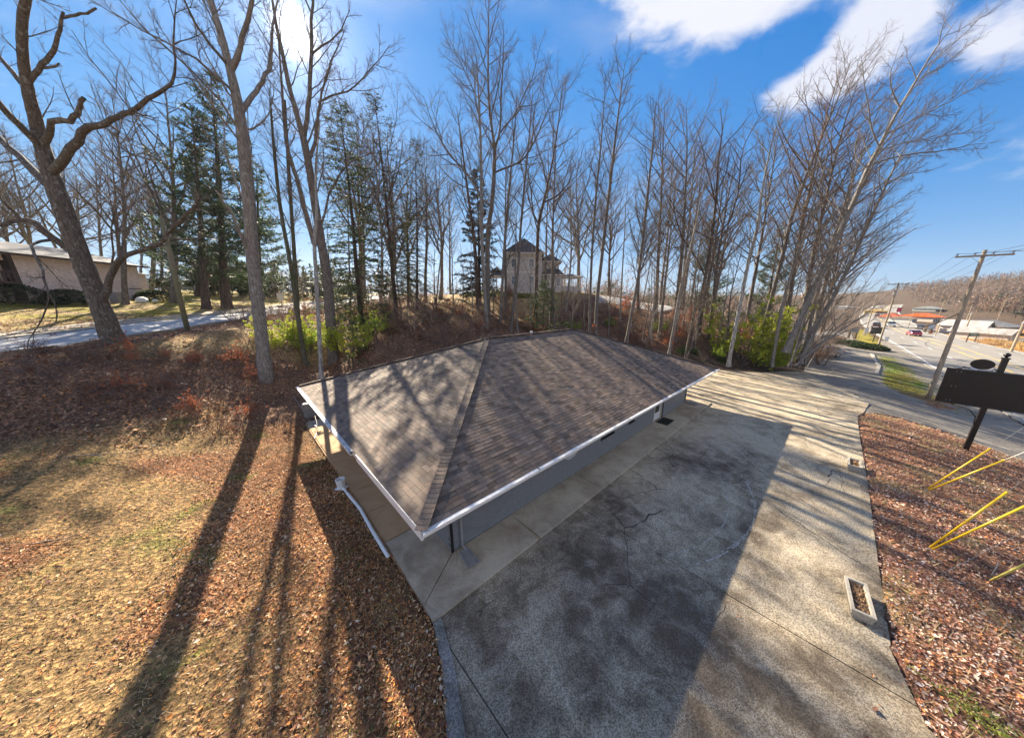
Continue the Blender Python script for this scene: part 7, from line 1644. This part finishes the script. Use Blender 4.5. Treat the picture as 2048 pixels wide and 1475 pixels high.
for q, lb in (((1702, 690), 'dark shrub bed with a stone kerb beside the lane'), ((1735, 697), 'low dark green shrub at the foot of the small black sign')):
    P = ground(*q); n = 3000; d = g_.normal(size=(n, 3)); d /= np.linalg.norm(d, axis=1)[:, None]; d[:, 2] = np.abs(d[:, 2]); Pq = d*np.array([2.6, 2.6, .8])*g_.uniform(.8, 1.05, (n, 1)); v, f, c = cards(Pq, d+g_.normal(0, .8, (n, 3)), .25, .12, colvar((.03, .05, .02), n, g_, .4), 4)
    root = empty('low_shrub', tuple(P), 0, lb, 'shrub'); link('foliage', mesh_np('foliage', v, f, M['evergreen'], c), root)
for q, h_, lb in (((1985, 690), 3.5, 'bare bush in the straw verge right of the green road sign'), ((2010, 697), 3., 'second bare bush in the straw verge, by the lamp-headed pole'), ((1900, 665), 2.6, 'tawny bush in the verge left of the green road sign'), ((1955, 686), 2.6, 'thin bare bush between the green sign and its neighbouring pole')):
    bush(R.choice(['beige', 'bare2']), ground(*q), h_, lb, 'bush')

# ---------------------------------------------------------------- far woods, one mass each
def far_wood(name, label, n, region, hr, cols, seed, k=30, wdt=.16, evergreen=.0, ecol=(.05, .075, .035), avoid=True):
    g = np.random.default_rng(seed); x, y = region(g, n); z = hgt(x, y); 
    if avoid: m = ~is_paved(x, y); x, y, z = x[m], y[m], z[m]
    n = len(x); hh = g.uniform(*hr, n)*g.choice([.7, 1, 1.1], n); ev = g.random(n) < evergreen; V_ = []; C_ = []
    base = np.c_[x, y, z-.3]
    # trunks
    w = hh*.018; ax = g.uniform(0, 3.14, n); sx = np.c_[np.cos(ax), np.sin(ax), np.zeros(n)]*w[:, None]
    top = base+np.c_[g.normal(0, .03, (n, 2))*hh[:, None], hh*.92]
    V_.append(np.stack([base-sx, base+sx, top], 1)); tc = np.array(cols)[g.integers(0, len(cols), n)]*g.uniform(.7, 1.3, (n, 1)); C_.append(tc*.8)
    for j in range(k):
        f = g.uniform(.22, .95, n); o = base+(top-base)*f[:, None]; az = g.uniform(0, 6.28, n); sp = np.where(ev, 1.2*(1.02-f), .62*np.sin(np.clip(f, .1, 1)*2.6))*hh*.36*g.uniform(.5, 1.1, n); up = np.where(ev, -.05, .9)*sp*g.uniform(.6, 1.3, n)
        t = o+np.c_[np.cos(az)*sp, np.sin(az)*sp, up]; ww = np.where(ev, hh*.05, wdt*g.uniform(.6, 1.3, n)); s2 = np.c_[-np.sin(az), np.cos(az), g.normal(0, .6, n)]*ww[:, None]
        V_.append(np.stack([o-s2*.4, o+s2*.4, t], 1)); V_.append(np.stack([o*.4+t*.6-s2*.9, o*.4+t*.6+s2*.9, t+np.c_[g.normal(0, .1, (n, 3))]*hh[:, None]*.3], 1))
        c = np.where(ev[:, None], np.array(ecol)*g.uniform(.6, 1.4, (n, 1)), tc*g.uniform(.7, 1.4, (n, 1))); C_ += [c, c]
    v = np.concatenate(V_).reshape(-1, 3); c = np.repeat(np.concatenate(C_), 3, axis=0)
    return tag(link(name, mesh_np(name, v, np.arange(len(v)).reshape(-1, 3), M['needle'], c)), label, 'wood', kind='stuff')
def sector(a0, a1, r0, r1, p=1.):
    def f(g, n): az = np.radians(g.uniform(a0, a1, n)); r = r0+(r1-r0)*g.random(n)**p; return r*np.sin(az), r*np.cos(az)
    return f
far_x = 0
GR = [(.20, .155, .13), (.24, .18, .14), (.16, .13, .115), (.28, .19, .13), (.19, .13, .12)]
def hillside(g, n):
    az = np.radians(g.uniform(47, 76, n*3)); r = 300+420*g.random(n*3); x, y = r*np.sin(az), r*np.cos(az); a = (x-N0[0])*U[0]+(y-N0[1])*U[1]; b = lot_b(x, y); k = (b > 62) | (b > 52) & (a > 300) | (b < -2); return x[k][:n], y[k][:n]
far_wood('far_wood', 'bare brown woods covering the hills beyond the highway', 5200, hillside, (5.5, 9), GR, 51, 11, .30, .07, (.06, .09, .045))
far_wood('far_wood', 'bare trees and scrub behind the shops across the highway', 800, lambda g, n: tuple(np.array([AB(a, b)[:2] for a, b in zip(g.uniform(60, 330, n), g.uniform(62, 170, n))]).T), (5, 10), GR+[(.34, .20, .12)], 52, 24, .09, .08)
far_wood('far_wood', 'bare brush climbing from the shops to the wooded hills', 2200, lambda g, n: sector(48, 77, 165, 330)(g, n*2) if False else (lambda x, y: (x[lot_b(x, y) > 58][:n], y[lot_b(x, y) > 58][:n]))(*sector(48, 77, 165, 330)(g, n*2)), (6, 10), GR+[(.30, .20, .14)], 57, 18, .30, .1)
far_wood('far_wood', 'bare woods left of the distant highway', 800, lambda g, n: tuple(np.array([AB(a, b)[:2] for a, b in zip(g.uniform(95, 420, n), g.uniform(-120, -6, n))]).T), (7, 13), GR+[(.34, .22, .14)], 53, 26, .13, .12)
far_wood('far_wood', 'low bare treeline on the skyline behind the house and trees', 620, sector(-62, 38, 110, 260), (4.5, 9.5), GR, 54, 26, .10, .1)
far_wood('far_wood', 'dark evergreen and bare thicket beyond the left lawn', 240, sector(-47, -24, 84, 112), (4, 9), [(.10, .085, .06), (.16, .10, .06), (.07, .075, .04)], 55, 34, .16, .5, (.05, .07, .03))
def tuft_field(name, label, n, reg, col, seed):
    g = np.random.default_rng(seed); x, y = reg(g, n); z = hgt(x, y); v, f, c = cards(np.c_[x, y, z], g.normal(0, .35, (len(x), 3))+[0, 0, 1], g.uniform(.3, .9, len(x)), .07, colvar(col, len(x), g, .35), seed); return tag(link(name, mesh_np(name, v, f, M['litter'], c)), label, 'grass', kind='stuff')
tuft_field('tall_grass', 'straw-coloured tall grass on the verge across the highway', 26000, lambda g, n: tuple(np.array([AB(a, b)[:2] for a, b in zip(g.uniform(60, 128, n), 31.5+g.random(n)**1.5*14)]).T), (.50, .33, .13), 61)
# ---------------------------------------------------------------- air
hz = MB(); hz.box((120, 330, 42), (1500, 1100, 106)); ho = hz.mesh('haze'); m = bpy.data.materials.new('air'); m.use_nodes = True; nt = m.node_tree; nt.nodes.clear()
out = nt.nodes.new('ShaderNodeOutputMaterial'); pv = nt.nodes.new('ShaderNodeVolumePrincipled'); pv.inputs['Density'].default_value = .00013; pv.inputs['Color'].default_value = (.86, .90, .97, 1); pv.inputs['Anisotropy'].default_value = .35
nt.links.new(pv.outputs[0], out.inputs['Volume']); ho.materials.append(m); tag(link('haze', ho), kind='stuff')
print('TRIS7', sum(len(m.polygons)*2 for m in bpy.data.meshes))
